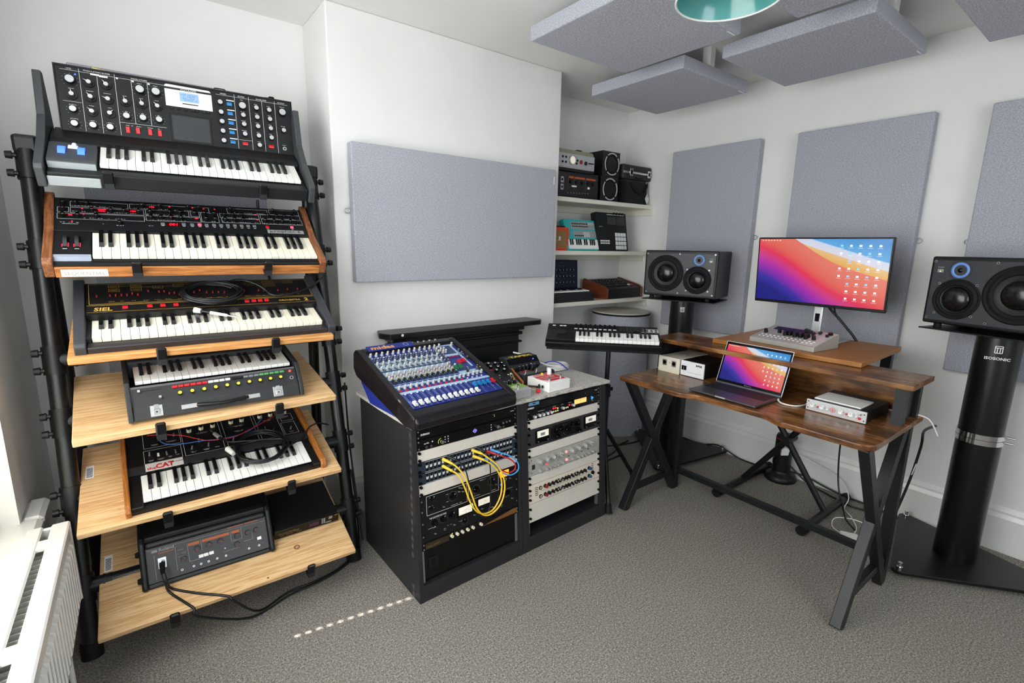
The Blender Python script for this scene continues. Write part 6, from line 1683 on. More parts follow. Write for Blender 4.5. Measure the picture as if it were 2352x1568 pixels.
def bar(p, q, w, t_, parent, name):
    """flat steel bar between two points (local), w across in y-z plane, t_ along x"""
    a, c = Vector(p), Vector(q)
    d = (c - a).normalized()
    s_ = Vector((1, 0, 0))
    n = d.cross(s_).normalized()
    b = MB().use(leg_m)
    vs = [tuple(e + s_ * (i * t_ / 2) + n * (j * w / 2)) for e in (a, c) for i, j in ((-1, -1), (1, -1), (1, 1), (-1, 1))]
    b.add(vs, [(0, 3, 2, 1), (4, 5, 6, 7), (0, 1, 5, 4), (1, 2, 6, 5), (2, 3, 7, 6), (3, 0, 4, 7)])
    return bev(b.build(name, parent), 0.002, 1)
for x in (0.022, 1.030):
    bar((x, 0.075, 0.0), (x, 0.47, 0.715), 0.045, 0.038, dk, 'leg')
    bar((x + 0.004, 0.055, 0.715), (x + 0.004, 0.50, 0.012), 0.043, 0.034, dk, 'leg')
    bar((x, 0.515, 0.0), (x, 0.515, 0.715), 0.038, 0.038, dk, 'rear_leg')
    bar((x, 0.13, 0.105), (x, 0.50, 0.105), 0.028, 0.028, dk, 'cross_bar')
b = MB().use(leg_m); b.box(0.03, 1.03, 0.50, 0.53, 0.10, 0.128); b.build('stretcher', dk)
HZ = 0.898
b = MB().use(rustic); b.box(-0.05, 1.08, 0.30, 0.555, HZ - 0.02, HZ); bev(b.build('hutch_shelf', dk), 0.003)
b = MB().use(rustic); b.box(0.03, 1.04, 0.525, 0.54, DZ, HZ - 0.02); b.build('hutch_back_board', dk)
for x in (-0.012, 1.022):
    for y in (0.325, 0.49):
        b = MB().use(leg_m); b.box(x, x + 0.036, y, y + 0.036, DZ, HZ - 0.02); b.build('hutch_post', dk)
    b = MB().use(leg_m); b.box(x + 0.014, x + 0.02, 0.36, 0.49, DZ, HZ - 0.02); b.build('hutch_side_plate', dk)
ob = thing('oak_board', 'wide oak board laid across the raised desk shelf, under the monitor', 'board', fr((2.275, 1.318, HZ + 0.001), -88.0, 0))
b = MB().use(oak); b.box(0, 0.642, 0, 0.572, 0, 0.021); bev(b.build('board', ob), 0.002)
b = MB().use(leg_m); b.box(0.585, 0.625, 0.50, 0.54, -0.11, 0.0); b.build('rear_bracket', ob)
OZ = HZ + 0.0225
# ------------------------------------------------------------------ screens
def wallpaper(name, w, h, glare=0.0):
    t = NT(name)
    c = t.n('ShaderNodeTexCoord')
    sp = t.n('ShaderNodeSeparateXYZ'); t.l(c.outputs['Object'], sp.inputs[0])
    u = t.math('DIVIDE', sp.outputs[0], w); v = t.math('DIVIDE', sp.outputs[1], h)
    wave = t.math('MULTIPLY', t.math('SINE', t.math('MULTIPLY_ADD', u, 6.6, 0.6)), 0.055)
    edge = t.math('ADD', t.math('MULTIPLY_ADD', u, -0.86, 1.23), wave)
    s = t.math('SUBTRACT', v, edge)
    lower = t.ramp(t.math('MULTIPLY_ADD', t.math('ADD', s, t.math('MULTIPLY', u, 0.10)), 1.0, 1.0), [(0.02, '#1c1f86'), (0.18, '#3c2fa8'), (0.36, '#a52bb4'), (0.52, '#d83c8c'), (0.62, '#ee3558'), (0.76, '#ee6a5c'), (0.96, '#ef7e6c')])
    wave2 = t.math('MULTIPLY', t.math('SINE', t.math('MULTIPLY_ADD', u, 8.0, -0.4)), 0.04)
    s2 = t.math('ADD', t.math('SUBTRACT', s, t.math('MULTIPLY', u, 0.22)), t.math('ADD', wave2, 0.0))
    upper = t.ramp(t.math('MULTIPLY_ADD', s2, 1.0, 0.5), [(0.30, '#f3b04a'), (0.445, '#f0c98c'), (0.455, '#e6e4f4'), (0.56, '#d8e2f6'), (0.575, '#5fb2ee'), (0.80, '#3f93dc')])
    mx = t.n('ShaderNodeMixRGB'); t.l(t.math('GREATER_THAN', s, 0.0), mx.inputs[0]); t.l(lower, mx.inputs[1]); t.l(upper, mx.inputs[2])
    t.b.inputs['Base Color'].default_value = (0.01, 0.01, 0.012, 1)
    t.b.inputs['Roughness'].default_value = 0.16
    t.l(mx.outputs[0], t.b.inputs['Emission Color'])
    t.b.inputs['Emission Strength'].default_value = 0.85
    return t.m
icon_w = mat('screen_icon_white', '#e6e2ea', 0.4, es=0.55)
icon_b = mat('screen_icon_blue', '#7cc4f4', 0.4, es=0.5)
def desktop_icons(parent, w, h, seed):
    rr = random.Random(seed)
    bw = MB().use(icon_w)
    s = w / 0.6
    for col in range(5):
        for row in range(8):
            if (col == 0 and row > 4) or (row < 3 and col == 0 and row == 2):
                continue
            x, y = w * (0.665 + col * 0.066), h * (0.90 - row * 0.112)
            bw.use(icon_b if rr.random() < 0.35 else icon_w)
            bw.box(x - 0.0055 * s, x + 0.0055 * s, y - 0.0045 * s, y + 0.0045 * s, 0.0, 0.0003)
            bw.use(icon_w).box(x - 0.010 * s, x + 0.010 * s, y - 0.0112 * s, y - 0.0102 * s, 0.0, 0.0003)
    for k in range(7):
        bw.box(w * (0.02 + k * 0.025), w * (0.034 + k * 0.025), h * 0.972, h * 0.982, 0.0, 0.0003)
    bw.build('desktop_icons', parent, T(0, 0, 0.0004), kind='stuff')
mon = thing('monitor', 'large slim computer monitor with a colourful wave picture on silver neck', 'monitor', fr((2.736, 1.358, 1.084), -90.5, 94.3))
b = MB().use(satin); b.box(0, 0.612, 0, 0.345, -0.022, 0.0); bev(b.build('frame', mon), 0.003)
b = MB().use(satin); b.box(0.12, 0.49, 0.06, 0.30, -0.055, -0.02); bev(b.build('rear_housing', mon), 0.015, 3)
b = MB().use(wallpaper('monitor_picture', 0.596, 0.322)); b.quad(0, 0.596, 0, 0.322, 0)
scn = b.build('screen', mon, T(0.008, 0.016, 0.0012)); desktop_icons(scn, 0.596, 0.322, 3)
b = MB().use(steel); b.box(0.54, 0.55, -0.004, 0.0, -0.012, -0.006); b.build('power_light', mon)
inv = mon.matrix_basis.inverted()
b = MB(inv @ T(2.79, 1.047, 0)).use(alu); b.prism([(-0.010, OZ + 0.004), (0.0, 1.24), (0.018, 1.24), (0.012, OZ + 0.004)], 'y', -0.023, 0.023); nk = bev(b.build('neck', mon), 0.006, 3)
b = MB(inv @ T(2.79, 1.047, 0)).use(gloss); b.box(-0.0075, -0.004, -0.011, 0.011, 0.990, 1.045, 0.001); b.build('cable_hole', nk)
b = MB(inv @ T(2.79, 1.047, 0)).use(alu); b.box(-0.13, 0.03, -0.15, 0.13, OZ, OZ + 0.006); bev(b.build('base_plate', mon), 0.002)
# ------------------------------------------------------------------ fader controller
fc = thing('mixer_controller', 'silver desktop controller with black knobs below the monitor', 'controller', fr((2.372, 1.181, OZ), -95.5, 0))
b = MB().use(silver); b.prism([(0, 0.0), (0, 0.022), (0.012, 0.026), (0.20, 0.066), (0.215, 0.062), (0.215, 0.0)], 'x', 0, 0.305); bev(b.build('case', fc), 0.002)
SM = T(0, 0.012, 0.026) @ RX(12)
b = MB(SM).use(mat('controller_screen', '#2a2c34', 0.25)); b.box(0.03, 0.20, 0.135, 0.18, 0, 0.0012); b.build('display', fc)
b = MB(SM).use(mat('controller_pale_side', '#d2d3d0', 0.4, 0.2)); b.box(0.232, 0.303, 0.003, 0.19, 0, 0.0008); b.build('master_section', fc)
ck_ = MB().use(satin); ck_.cyl((0, 0, 0), (0, 0, 0.019), 0.0095, 0.0075, 14); ckm_ = ck_.mesh('knob')
for x, y in ((0.03, 0.075), (0.085, 0.098), (0.125, 0.092), (0.142, 0.10), (0.125, 0.076), (0.143, 0.083), (0.17, 0.075), (0.172, 0.095), (0.195, 0.078), (0.196, 0.096), (0.222, 0.075), (0.222, 0.095), (0.258, 0.075)):
    place('knob', ckm_, fc, SM @ T(x, y, 0.001))
cf_ = MB().use(charcoal); cf_.box(-0.006, 0.006, -0.008, 0.008, 0.002, 0.014, 0.002); cfm_ = cf_.mesh('fader_cap')
b = MB(SM).use(gloss)
for x, y in ((0.175, 0.165), (0.19, 0.16), (0.205, 0.15), (0.225, 0.135), (0.245, 0.155)):
    place('fader_cap', cfm_, fc, SM @ T(x, y, 0)); b.line((x, 0.11), (x, 0.18), 0.002, 0.0006)
b.build('fader_slots', fc, kind='stuff')
bt = MB().use(white); bt.box(-0.005, 0.005, -0.003, 0.003, 0, 0.003, 0.001); btm_ = bt.mesh('push_button')
for i in range(13):
    for j in range(2):
        place('push_button', btm_, fc, SM @ T(0.03 + i * 0.0205, 0.022 + j * 0.022, 0.0006))
b = MB(SM).use(satin); b.cyl((0.285, 0.165, 0), (0.285, 0.165, 0.012), 0.010, n=14); b.cyl((0.285, 0.135, 0), (0.285, 0.135, 0.012), 0.007, n=14); b.build('master_fader', fc)
# ------------------------------------------------------------------ laptop
lt = thing('laptop', 'open grey laptop showing a colourful wave picture on the desk', 'laptop', fr((2.123, 1.194, DZ), -91.3, 0))
spg = mat('space_grey', '#54545a', 0.38, 0.6)
b = MB().use(spg); b.box(0, 0.304, -0.212, 0.0, 0.003, 0.0125); bev(b.build('base', lt), 0.004, 3)
b = MB().use(rubber); b.box(0.02, 0.284, -0.195, -0.015, 0.0, 0.003); b.build('feet', lt)
b = MB().use(mat('keyboard_well', '#141417', 0.5)); b.box(0.015, 0.289, -0.115, -0.014, 0.0125, 0.0128); kw = b.build('keyboard_well', lt)
kc = MB().use(mat('laptop_key', '#1c1c1f', 0.5)); kc.box(-0.0085, 0.0085, -0.0078, 0.0078, 0, 0.0012, 0.0006); kcm = kc.mesh('key')
for j in range(5):
    for i in range(14):
        place('key', kcm, kw, T(0.0265 + i * 0.0193, -0.104 + j * 0.0193, 0.0128))
b = MB().use(mat('trackpad_grey', '#4d4a50', 0.3, 0.4)); b.box(0.085, 0.219, -0.205, -0.122, 0.0125, 0.0129); b.build('trackpad', lt)
b = MB().use(alu); b.box(0.13, 0.175, -0.2135, -0.2115, 0.007, 0.0125); b.build('finger_notch', lt)
LM = T(0, 0.0, 0.007) @ RX(70.6)
b = MB().use(spg); b.box(0, 0.304, 0, 0.206, -0.006, 0.0); ld = bev(b.build('lid', lt, LM), 0.003)
b = MB().use(gloss); b.box(0.003, 0.301, 0.012, 0.203, 0.0, 0.0006); bz = b.build('bezel', ld)
b = MB().use(alu)
for x0, x1, y0, y1 in ((0.0, 0.0028, 0.01, 0.206), (0.3012, 0.304, 0.01, 0.206), (0.0, 0.304, 0.2032, 0.206)):
    b.box(x0, x1, y0, y1, -0.001, 0.0008)
b.build('lid_edge', ld)
b = MB().use(wallpaper('laptop_picture', 0.284, 0.168)); b.quad(0, 0.284, 0, 0.168, 0); scn = b.build('screen', ld, T(0.010, 0.024, 0.0009)); desktop_icons(scn, 0.284, 0.168, 5)
text('MacBook Pro', 0.0062, print_g, ld, T(0.152, 0.0155, 0.0008), 'model_lettering', 1.0, align='CENTER')
# ------------------------------------------------------------------ boxes on the desk
b_ = thing('power_supply_box', 'cream metal box with two round sockets at the left of the desk', 'power supply', fr((2.118, 1.512, DZ), -90.5, 0))
crw = mat('cream_enamel_box', '#dcd6c4', 0.4)
b = MB().use(crw); b.box(0.0, 0.118, 0.006, 0.275, 0.003, 0.078); bev(b.build('case', b_), 0.002)
b = MB().use(crw); b.box(-0.003, 0.121, 0, 0.006, 0, 0.080); P = bev(b.build('front_panel', b_), 0.001)
for x in (0.035, 0.09):
    b = MB(RX(90)).use(steel); b.box(x - 0.012, x + 0.012, 0.034, 0.064, 0, 0.0015); o = b.build('socket_plate', P)
    b = MB(RX(90)).use(gloss); b.cyl((x, 0.05, 0.0015), (x, 0.05, 0.004), 0.0095, n=18); b.build('socket', o)
b = MB(RX(90)).use(print_g); b.disc((0.063, 0.052, 0.0005), (0, 0, 1), 0.003, 10); dashes(b, 0.08, 0.10, 0.07, 0, 0.002, 2); b.build('panel_print', P, kind='stuff')
b = MB().use(print_g)
for k in range(7):
    b.line((0.035 + k * 0.007, 0.13), (0.035 + k * 0.007, 0.165), 0.002, 0.0782)
b.build('vent_slots', b_, kind='stuff')
b_ = thing('power_supply_box', 'black box with a white front reading RODE beside the laptop', 'power supply', fr((2.13, 1.388, DZ), -90.5, 0))
b = MB().use(black); b.box(0.0, 0.127, 0.003, 0.21, 0.002, 0.077); bev(b.build('case', b_), 0.002)
b = MB().use(mat('white_front', '#e4e5ea', 0.4)); b.box(0.0, 0.127, -0.002, 0.004, 0.003, 0.077); P = b.build('front_panel', b_)
FPM = T(0, -0.002, 0) @ RX(90)
text('RØDE', 0.0125, print_k, P, FPM @ T(0.083, 0.058, 0.0003), 'brand_lettering', 0.95, bold=0.0008)
b = MB(FPM).use(satin); b.box(0.006, 0.032, 0.030, 0.052, 0, 0.004, 0.001); o = b.build('power_switch', P)
b = MB(FPM).use(print_w); b.disc((0.018, 0.043, 0.0042), (0, 0, 1), 0.0018, 8); b.disc((0.018, 0.036, 0.0042), (0, 0, 1), 0.0018, 8); b.build('switch_marks', o)
b = MB(FPM).use(print_g); dashes(b, 0.043, 0.118, 0.022, 0, 0.0016, 5, 1, 0.0006); dashes(b, 0.012, 0.022, 0.058, 0, 0.0014, 6, 1); dashes(b, 0.012, 0.022, 0.022, 0, 0.0014, 7, 1); b.build('panel_print', P, kind='stuff')
b_ = thing('microphone_preamp', 'slim silver fronted preamp with white knobs on the right of the desk', 'preamp', fr((2.082, 0.778, DZ), -91, 0))
b = MB().use(black); b.box(0.003, 0.204, 0.004, 0.24, 0.003, 0.044); bev(b.build('case', b_), 0.002)
b = MB().use(mat('pale_silver_front', '#c6c7c9', 0.4, 0.2)); b.box(0.0, 0.207, -0.003, 0.004, 0.002, 0.0465); P = bev(b.build('front_panel', b_), 0.002)
FPM = T(0, -0.003, 0) @ RX(90)
kn = MB().use(chrome); kn.cyl((0, 0, 0), (0, 0, 0.004), 0.0098, 0.009, 20); kn.use(white).cyl((0, 0, 0.004), (0, 0, 0.016), 0.007, 0.0064, 18); kn.use(print_r).box(-0.0008, 0.0008, 0.001, 0.0062, 0.016, 0.0166); kme = kn.mesh('knob')
for x in (0.027, 0.061, 0.126, 0.160):
    place('knob', kme, P, FPM @ T(x, 0.027, 0))
for x, y, r, m_ in ((0.043, 0.023, 0.0034, red), (0.143, 0.023, 0.0034, red), (0.187, 0.018, 0.0052, red), (0.0765, 0.022, 0.003, white), (0.175, 0.022, 0.003, white)):
    b = MB(FPM).use(m_); b.cyl((x, y, 0), (x, y, 0.004), r, n=12); b.build('push_button', P)
for x, y in ((0.008, 0.038), (0.008, 0.012), (0.2, 0.036), (0.2, 0.012)):
    b = MB(FPM).use(gloss); b.disc((x, y, 0.0005), (0, 0, 1), 0.0024, 10); b.build('screw_hole', P)
b = MB(FPM).use(print_r); b.disc((0.0955, 0.0245, 0.0004), (0, 0, 1), 0.0098, 26, 0.0082); b.box(0.0945, 0.0963, 0.019, 0.030, 0, 0.0006); b.box(0.090, 0.101, 0.0238, 0.025, 0, 0.0005); b.disc((0.0955, 0.0245, 0.0003), (0, 0, 1), 0.0055, 18, 0.0045); b.build('round_logo', P)
b = MB(FPM).use(print_k)
for k in range(3):
    b.disc((0.083, 0.018 + k * 0.006, 0.0004), (0, 0, 1), 0.0012, 6); b.disc((0.181, 0.021 + k * 0.006, 0.0004), (0, 0, 1), 0.0012, 6)
for x in (0.043, 0.05, 0.077, 0.143, 0.15, 0.176):
    b.disc((x, 0.015, 0.0004), (0, 0, 1), 0.0012, 6)
b.build('panel_print', P, kind='stuff')
b = MB(FPM).use(steel); b.cyl((0.19, 0.036, 0), (0.19, 0.034, 0.009), 0.002, 0.0026, 8); b.build('toggle_switch', P)
s_ = thing('trackpad', 'flat white trackpad lying on the slim preamp', 'trackpad', fr((2.082, 0.778, DZ + 0.0442), -91, 0))
b = MB().use(white); b.box(0.0145, 0.176, 0.028, 0.16, 0, 0.006); bev(b.build('slab', s_), 0.002, 2)

# =================================================================== LOUDSPEAKERS
spk_k = mat('speaker_black', '#0e0f11', 0.4, 0, 0.4, bump=0.08, bs=500)
spk_f = mat('speaker_baffle', '#3a3c40', 0.38, 0, 0.4, bump=0.04, bs=900, var=0.05)
conem = mat('cone_black', '#0a0b0d', 0.45, 0, 0.4)
dome = mat('dome_black', '#0c0d10', 0.2, 0, 0.5)
ring_b = mat('blue_tweeter_ring', '#6b93d8', 0.35)
def speaker(label, M, mir=False):
    s = thing('loudspeaker', label, 'loudspeaker', M)
    Wd, Hh = 0.452, 0.286
    X = (lambda x: Wd - x) if mir else (lambda x: x)
    b = MB().use(spk_k); b.box(0, Wd, 0.004, 0.33, 0, Hh); bev(b.build('cabinet', s), 0.008, 3)
    FPM = RX(90)
    b = MB(FPM).use(spk_f); b.box(0.012, Wd - 0.012, 0.014, Hh - 0.014, -0.006, 0.002); P = bev(b.build('baffle', s), 0.003)
    def driver(name, x, y, r, dome_r):
        b = MB(FPM).use(rubber)
        b.lathe([(r, 0.001), (r, 0.005), (r * 0.93, 0.006), (r * 0.90, 0.004), (r * 0.86, 0.003), (r * 0.80, 0.010), (r * 0.72, 0.009), (r * 0.66, 0.002)], 48, (x, y, 0)); o = b.build(name, P)
        b = MB(FPM).use(conem); b.lathe([(r * 0.67, 0.0035), (r * 0.5, 0.0028), (dome_r, 0.0022)], 40, (x, y, 0)); b.build('cone', o)
        b = MB(FPM).use(dome); b.lathe([(dome_r, 0.002)] + [(dome_r * math.cos(a), 0.002 + dome_r * 0.42 * math.sin(a)) for a in [k * PI / 16 for k in range(1, 9)]], 40, (x, y, 0)); b.build('dust_dome', o)
    driver('woofer', X(0.141), 0.145, 0.113, 0.055)
    driver('mid_driver', X(0.338), 0.111, 0.084, 0.05)
    tx, ty = X(0.341), 0.231
    b = MB(FPM).use(ring_b); b.lathe([(0.0325, 0.001), (0.0325, 0.004), (0.024, 0.0035), (0.021, 0.001)], 36, (tx, ty, 0)); tw = b.build('tweeter_ring', P)
    b = MB(FPM).use(gloss); b.lathe([(0.022, 0.001), (0.014, 0.0005), (0.010, 0.0015), (0.006, 0.005), (0.0, 0.006)], 28, (tx, ty, 0)); b.build('tweeter_dome', tw)
    b = MB(FPM).use(spk_k); b.disc((tx, ty, 0.0022), (0, 0, 1), 0.040, 36, 0.0385); b.build('tweeter_plate', P)
    for x, y in ((0.0187, 0.2645), (0.2224, 0.2655), (0.4336, 0.2655), (0.0235, 0.0243), (0.226, 0.0247), (0.2748, 0.1731), (0.4052, 0.1728), (0.276, 0.0452), (0.4065, 0.0462), (0.434, 0.0243)):
        b = MB(FPM).use(steel); b.cyl((X(x), y, 0.002), (X(x), y, 0.004), 0.0048, n=12); b.use(gloss).disc((X(x), y, 0.0042), (0, 0, 1), 0.0028, 8); b.build('baffle_screw', P)
    b = MB(FPM).use(print_g); x0 = X(0.411); dashes(b, x0 - 0.011, x0 + 0.011, 0.241, 0.002, 0.004, 9, 1, 0.001); b.box(x0 - 0.011, x0 + 0.011, 0.219, 0.233, 0.002, 0.0024); b.build('maker_plate', P, kind='stuff')
    b = MB(FPM).use(led_y); b.disc((x0, 0.2235, 0.003), (0, 0, 1), 0.0024, 8); b.build('power_light', P)
    return s
ML = fr((2.613, 2.032, 1.063), -74.1, 0)
MR = fr((2.752, 0.617, 1.063), -106, 0)
speaker('large black three way loudspeaker on its stand at the left of the desk', ML)
speaker('large black three way loudspeaker on its stand, cut by the right frame edge', MR, True)
def spk_stand(label, col, tri, M, ring_z, logo_front):
    s = thing('loudspeaker_stand', label, 'stand', T(col[0], col[1], 0))
    inv = s.matrix_basis.inverted()
    b = MB(inv).use(spk_k)
    cx_, cy_ = sum(p[0] for p in tri) / 3, sum(p[1] for p in tri) / 3
    out = []
    for px, py in tri:
        ux, uy = px - cx_, py - cy_
        l = math.hypot(ux, uy); ux, uy = ux / l, uy / l
        for a in (-60, -30, 0, 30, 60):
            ca, sa = math.cos(R(a)), math.sin(R(a))
            out.append((px + 0.03 * (ux * ca - uy * sa), py + 0.03 * (ux * sa + uy * ca)))
    b.prism(out, 'z', 0.018, 0.032); bev(b.build('base_plate', s), 0.002)
    for px, py in tri:
        b = MB(inv).use(chrome); b.cyl((px, py, 0.0), (px, py, 0.02), 0.004, 0.010, 14); b.cyl((px, py, 0.032), (px, py, 0.040), 0.011, n=14); b.cyl((px, py, 0.040), (px, py, 0.054), 0.006, n=12); b.cyl((px, py, 0.054), (px, py, 0.060), 0.0085, n=12); b.build('levelling_spike', s)
    b = MB().use(satin); b.cyl((0, 0, 0.032), (0, 0, ring_z), 0.074, n=40); b.cyl((0, 0, ring_z), (0, 0, 1.036), 0.0735, n=40); b.build('column', s)
    if ring_z < 0.9:
        b = MB().use(chrome); b.cyl((0, 0, ring_z - 0.022), (0, 0, ring_z - 0.001), 0.0775, n=40); b.cyl((0, 0, ring_z + 0.001), (0, 0, ring_z + 0.022), 0.0775, n=40); o = b.build('clamp_ring', s)
        for q in (-0.012, 0.012):
            b = MB().use(steel); b.cyl((0.02, -0.077, ring_z + q), (0.02, -0.105, ring_z + q), 0.004, n=10); b.build('clamp_screw', o)
    b = MB(inv @ M).use(spk_k); b.box(0.0, 0.452, -0.012, 0.30, -0.026, -0.020); b.box(0.08, 0.372, 0.04, 0.26, -0.032, -0.026); bev(b.build('top_plate', s), 0.002)
    b = MB(inv @ M).use(rubber)
    for x in (0.05, 0.40):
        for y in (0.03, 0.26):
            b.cyl((x, y, -0.020), (x, y, 0.0), 0.014, n=12)
    b.build('isolation_pads', s)
    yaw = logo_front
    LG = RZ(yaw) @ T(0, -0.0742, 0) @ RX(90)
    b = MB(LG).use(print_w)
    z0 = 0.985
    b.frame(-0.011, 0.011, z0 - 0.014, z0 + 0.014, 0.003, 0); b.line((-0.004, z0 - 0.012), (-0.004, z0 + 0.006), 0.003, 0); b.line((0.004, z0 - 0.012), (0.004, z0 + 0.006), 0.003, 0); b.line((-0.011, z0 + 0.007), (0.011, z0 + 0.007), 0.003, 0)
    b.build('logo', s)
    return s, LG
spk_stand('black pillar stand under the left loudspeaker, on a triangular base', (2.765, 1.832), ((2.848, 2.172), (2.451, 1.695), (3.035, 1.608)), ML, 0.95, -55)
sR, LG = spk_stand('black pillar stand with a chrome ring at the right edge', (2.80, 0.362), ((3.022, 0.595), (2.478, 0.477), (2.85, 0.02)), MR, 0.60, -80)
text('ISOSONIC', 0.0155, print_w, sR, LG @ T(0, 0.943, 0.0004), 'brand_lettering', 1.1, align='CENTER', bold=0.0004)

# =================================================================== UNDER THE DESK
xs = thing('folding_stand', 'black folding tube stand on the carpet beneath the desk', 'stand', T(2.75, 1.08, 0))
inv = xs.matrix_basis.inverted()
for (fx0, fx1, fy_, tx_, ty_, ux) in ((2.47, 3.05, 1.31, 2.72, 0.87, 2.74), (2.46, 2.99, 0.86, 2.68, 1.27, 2.72)):
    b = MB(inv).use(blackm); b.cyl((fx0, fy_, 0.024), (fx1, fy_, 0.024), 0.0195, n=14); o = b.build('foot_bar', xs)
    for fx in (fx0, fx1):
        b = MB(inv).use(rubber); b.cyl((fx - 0.02, fy_, 0.024), (fx + 0.02, fy_, 0.024), 0.024, n=14); b.build('end_cap', o)
    b = MB(inv).use(blackm); b.cyl((ux, fy_, 0.03), (tx_, ty_, 0.66), 0.016, n=14); b.build('leg', xs)
b = MB(inv).use(blackm); b.cyl((2.67, 1.075, 0.36), (2.77, 1.075, 0.36), 0.022, n=14); b.build('pivot', xs)
pt = thing('power_tower', 'black upright power tower with a white plug under the desk', 'power strip', T(2.985, 1.205, 0))
b = MB().use(black); b.lathe([(0.0, 0.0), (0.085, 0.0), (0.088, 0.012), (0.08, 0.035), (0.056, 0.045), (0.052, 0.06)], 28); b.build('base', pt)
b = MB().use(black); b.cyl((0, 0, 0.05), (0, 0, 0.27), 0.05, 0.047, 24); b.lathe([(0.047, 0.27), (0.04, 0.285), (0.0, 0.29)], 24); b.build('body', pt)
b = MB().use(redd); b.tube([(0.049 * math.cos(R(a)), 0.049 * math.sin(R(a)), 0.262) for a in range(150, 271, 20)], 0.004, 6, 2); b.build('red_band', pt)
b = MB(RZ(-60)).use(whitetag); b.prism([(-0.02, 0.175), (0.018, 0.182), (0.022, 0.215), (0.0, 0.228), (-0.018, 0.21)], 'y', -0.072, -0.046); b.build('white_plug', pt)
for z in (0.10, 0.15):
    b = MB(RZ(-150)).use(gloss); b.box(-0.02, 0.02, -0.052, -0.045, z, z + 0.035, 0.004); b.build('outlet', pt)
ch = thing('laptop_charger', 'white square power adapter on the carpet behind the desk leg', 'charger', T(2.585, 0.70, 0) @ RZ(25))
b = MB().use(white); b.box(-0.037, 0.037, -0.037, 0.037, 0, 0.029); bev(b.build('body', ch), 0.006, 3)
# =================================================================== LEADS AND CABLES
lead_k = mat('black_rubber_lead', '#111316', 0.4)
lead_w = mat('white_lead', '#e8e8e4', 0.4)
def cable(name, label, pts, r, m, grp=None, n=8, sm=4, cat='cable'):
    b = MB().use(m); b.tube(pts, r, n, sm)
    return tag(b.build(name), label, cat, grp)
def coil(name, label, M, rx, ry, turns, r, tail, m, seed, plugs=()):
    """loosely coiled lead in a local plane, with tails"""
    rr = random.Random(seed)
    pts = []
    N = turns * 14
    for k in range(N):
        a = 2 * PI * k / 14 + 0.6
        w = 1 + rr.uniform(-0.055, 0.055) + 0.05 * math.sin(a * 0.37 + seed)
        pts.append((rx * w * math.cos(a) + 0.004 * math.sin(k * 0.21), ry * w * math.sin(a), r + (k / N) * r * 3.2 + rr.uniform(0, r * 0.8)))
    pts = pts + tail
    b = MB().use(m); b.tube(pts, r, 8, 3)
    th = thing(name, label, 'cable', M)
    b.build('lead', th)
    for (p, d, kind) in plugs:
        p, d = Vector(p), Vector(d).normalized()
        b = MB().use(m); b.cyl(p - d * 0.018, p, 0.004, 0.0065, 12); b.build('strain_relief', th)
        b = MB().use(alu if kind != 'white' else white); b.cyl(p, p + d * 0.034, 0.0075, 0.0068, 14); o = b.build('plug_body', th)
        b = MB().use(chrome if kind != 'white' else white); b.cyl(p + d * 0.034, p + d * 0.058, 0.0032, 0.003, 10); b.cyl(p + d * 0.059, p + d * 0.064, 0.0032, 0.0008, 10); b.build('plug_tip', o)
    return th
# coil on the gold lettered synthesizer
SPM = fr((-0.145, 2.029, 1.126), 0.7, 28.6)
c1 = coil('coiled_lead', 'coiled black jack lead lying on the gold lettered synthesizer', SPM @ T(0.352, 0.060, 0.0105), 0.088, 0.062, 9, 0.0040,
          [(0.06, 0.045, 0.022), (0.10, 0.055, 0.026), (0.15, 0.03, 0.02), (0.178, 0.004, 0.008), (0.19, -0.018, 0.004), (0.22, -0.03, 0.004), (0.27, -0.02, 0.006), (0.33, 0.005, 0.008), (0.375, 0.04, 0.012), (0.41, 0.07, 0.02)], lead_k, 4)
sk_m = SPM @ T(0.355, 0.055, 0.0)
pl = thing('jack_plug', 'white and steel jack plug resting on the ivory keys', 'cable', fr((-0.135, 1.924, 1.063), 0.4, 19.3) @ T(0.306, 0.095, 0.019) @ RZ(-32))
b = MB(RY(90)).use(white); b.cyl((0, 0, -0.034), (0, 0, -0.012), 0.0105, 0.0085, 14); b.build('end_cap', pl)
b = MB(RY(90)).use(lead_k); b.cyl((0, 0, -0.012), (0, 0, 0.018), 0.0055, 0.0045, 12); b.build('sleeve', pl)
b = MB(RY(90)).use(white); b.cyl((0, 0, 0.018), (0, 0, 0.075), 0.0058, 0.0048, 14); b.build('plug_body', pl)
b = MB(RY(90)).use(chrome); b.cyl((0, 0, 0.075), (0, 0, 0.105), 0.003, n=10); b.cyl((0, 0, 0.105), (0, 0, 0.112), 0.003, 0.001, 10); b.build('plug_tip', pl)
# coil on the teak cheeked synthesizer
CM = fr((-0.063, 1.838, 0.539), 1.2, 16.5)
coil('coiled_lead', 'coiled black jack lead lying on the teak cheeked synthesizer', CM @ T(0.367, 0.115, 0.018), 0.083, 0.092, 6, 0.0036,
     [(-0.085, 0.05, 0.02), (-0.105, 0.075, 0.016), (-0.118, 0.095, 0.014)], lead_k, 9,
     plugs=(((-0.121, 0.10, 0.014), (-0.35, 0.9, 0.02), 'steel'),))
pl = thing('jack_plug', 'white capped jack plug end at the rim of the lower coil', 'cable', CM @ T(0.268, 0.140, 0.018) @ RZ(-70))
b = MB(RY(90)).use(white); b.cyl((0, 0, -0.018), (0, 0, 0.022), 0.0105, 0.0085, 14); b.build('end_cap', pl)
cable('lead', 'thin black lead crossing the teak cheek to the stand pole', [CM @ Vector(p) for p in ((0.43, 0.075, 0.022), (0.486, 0.105, 0.02), (0.527, 0.139, 0.014), (0.556, 0.165, 0.034), (0.60, 0.185, 0.03), (0.645, 0.20, 0.0))], 0.003, lead_k)
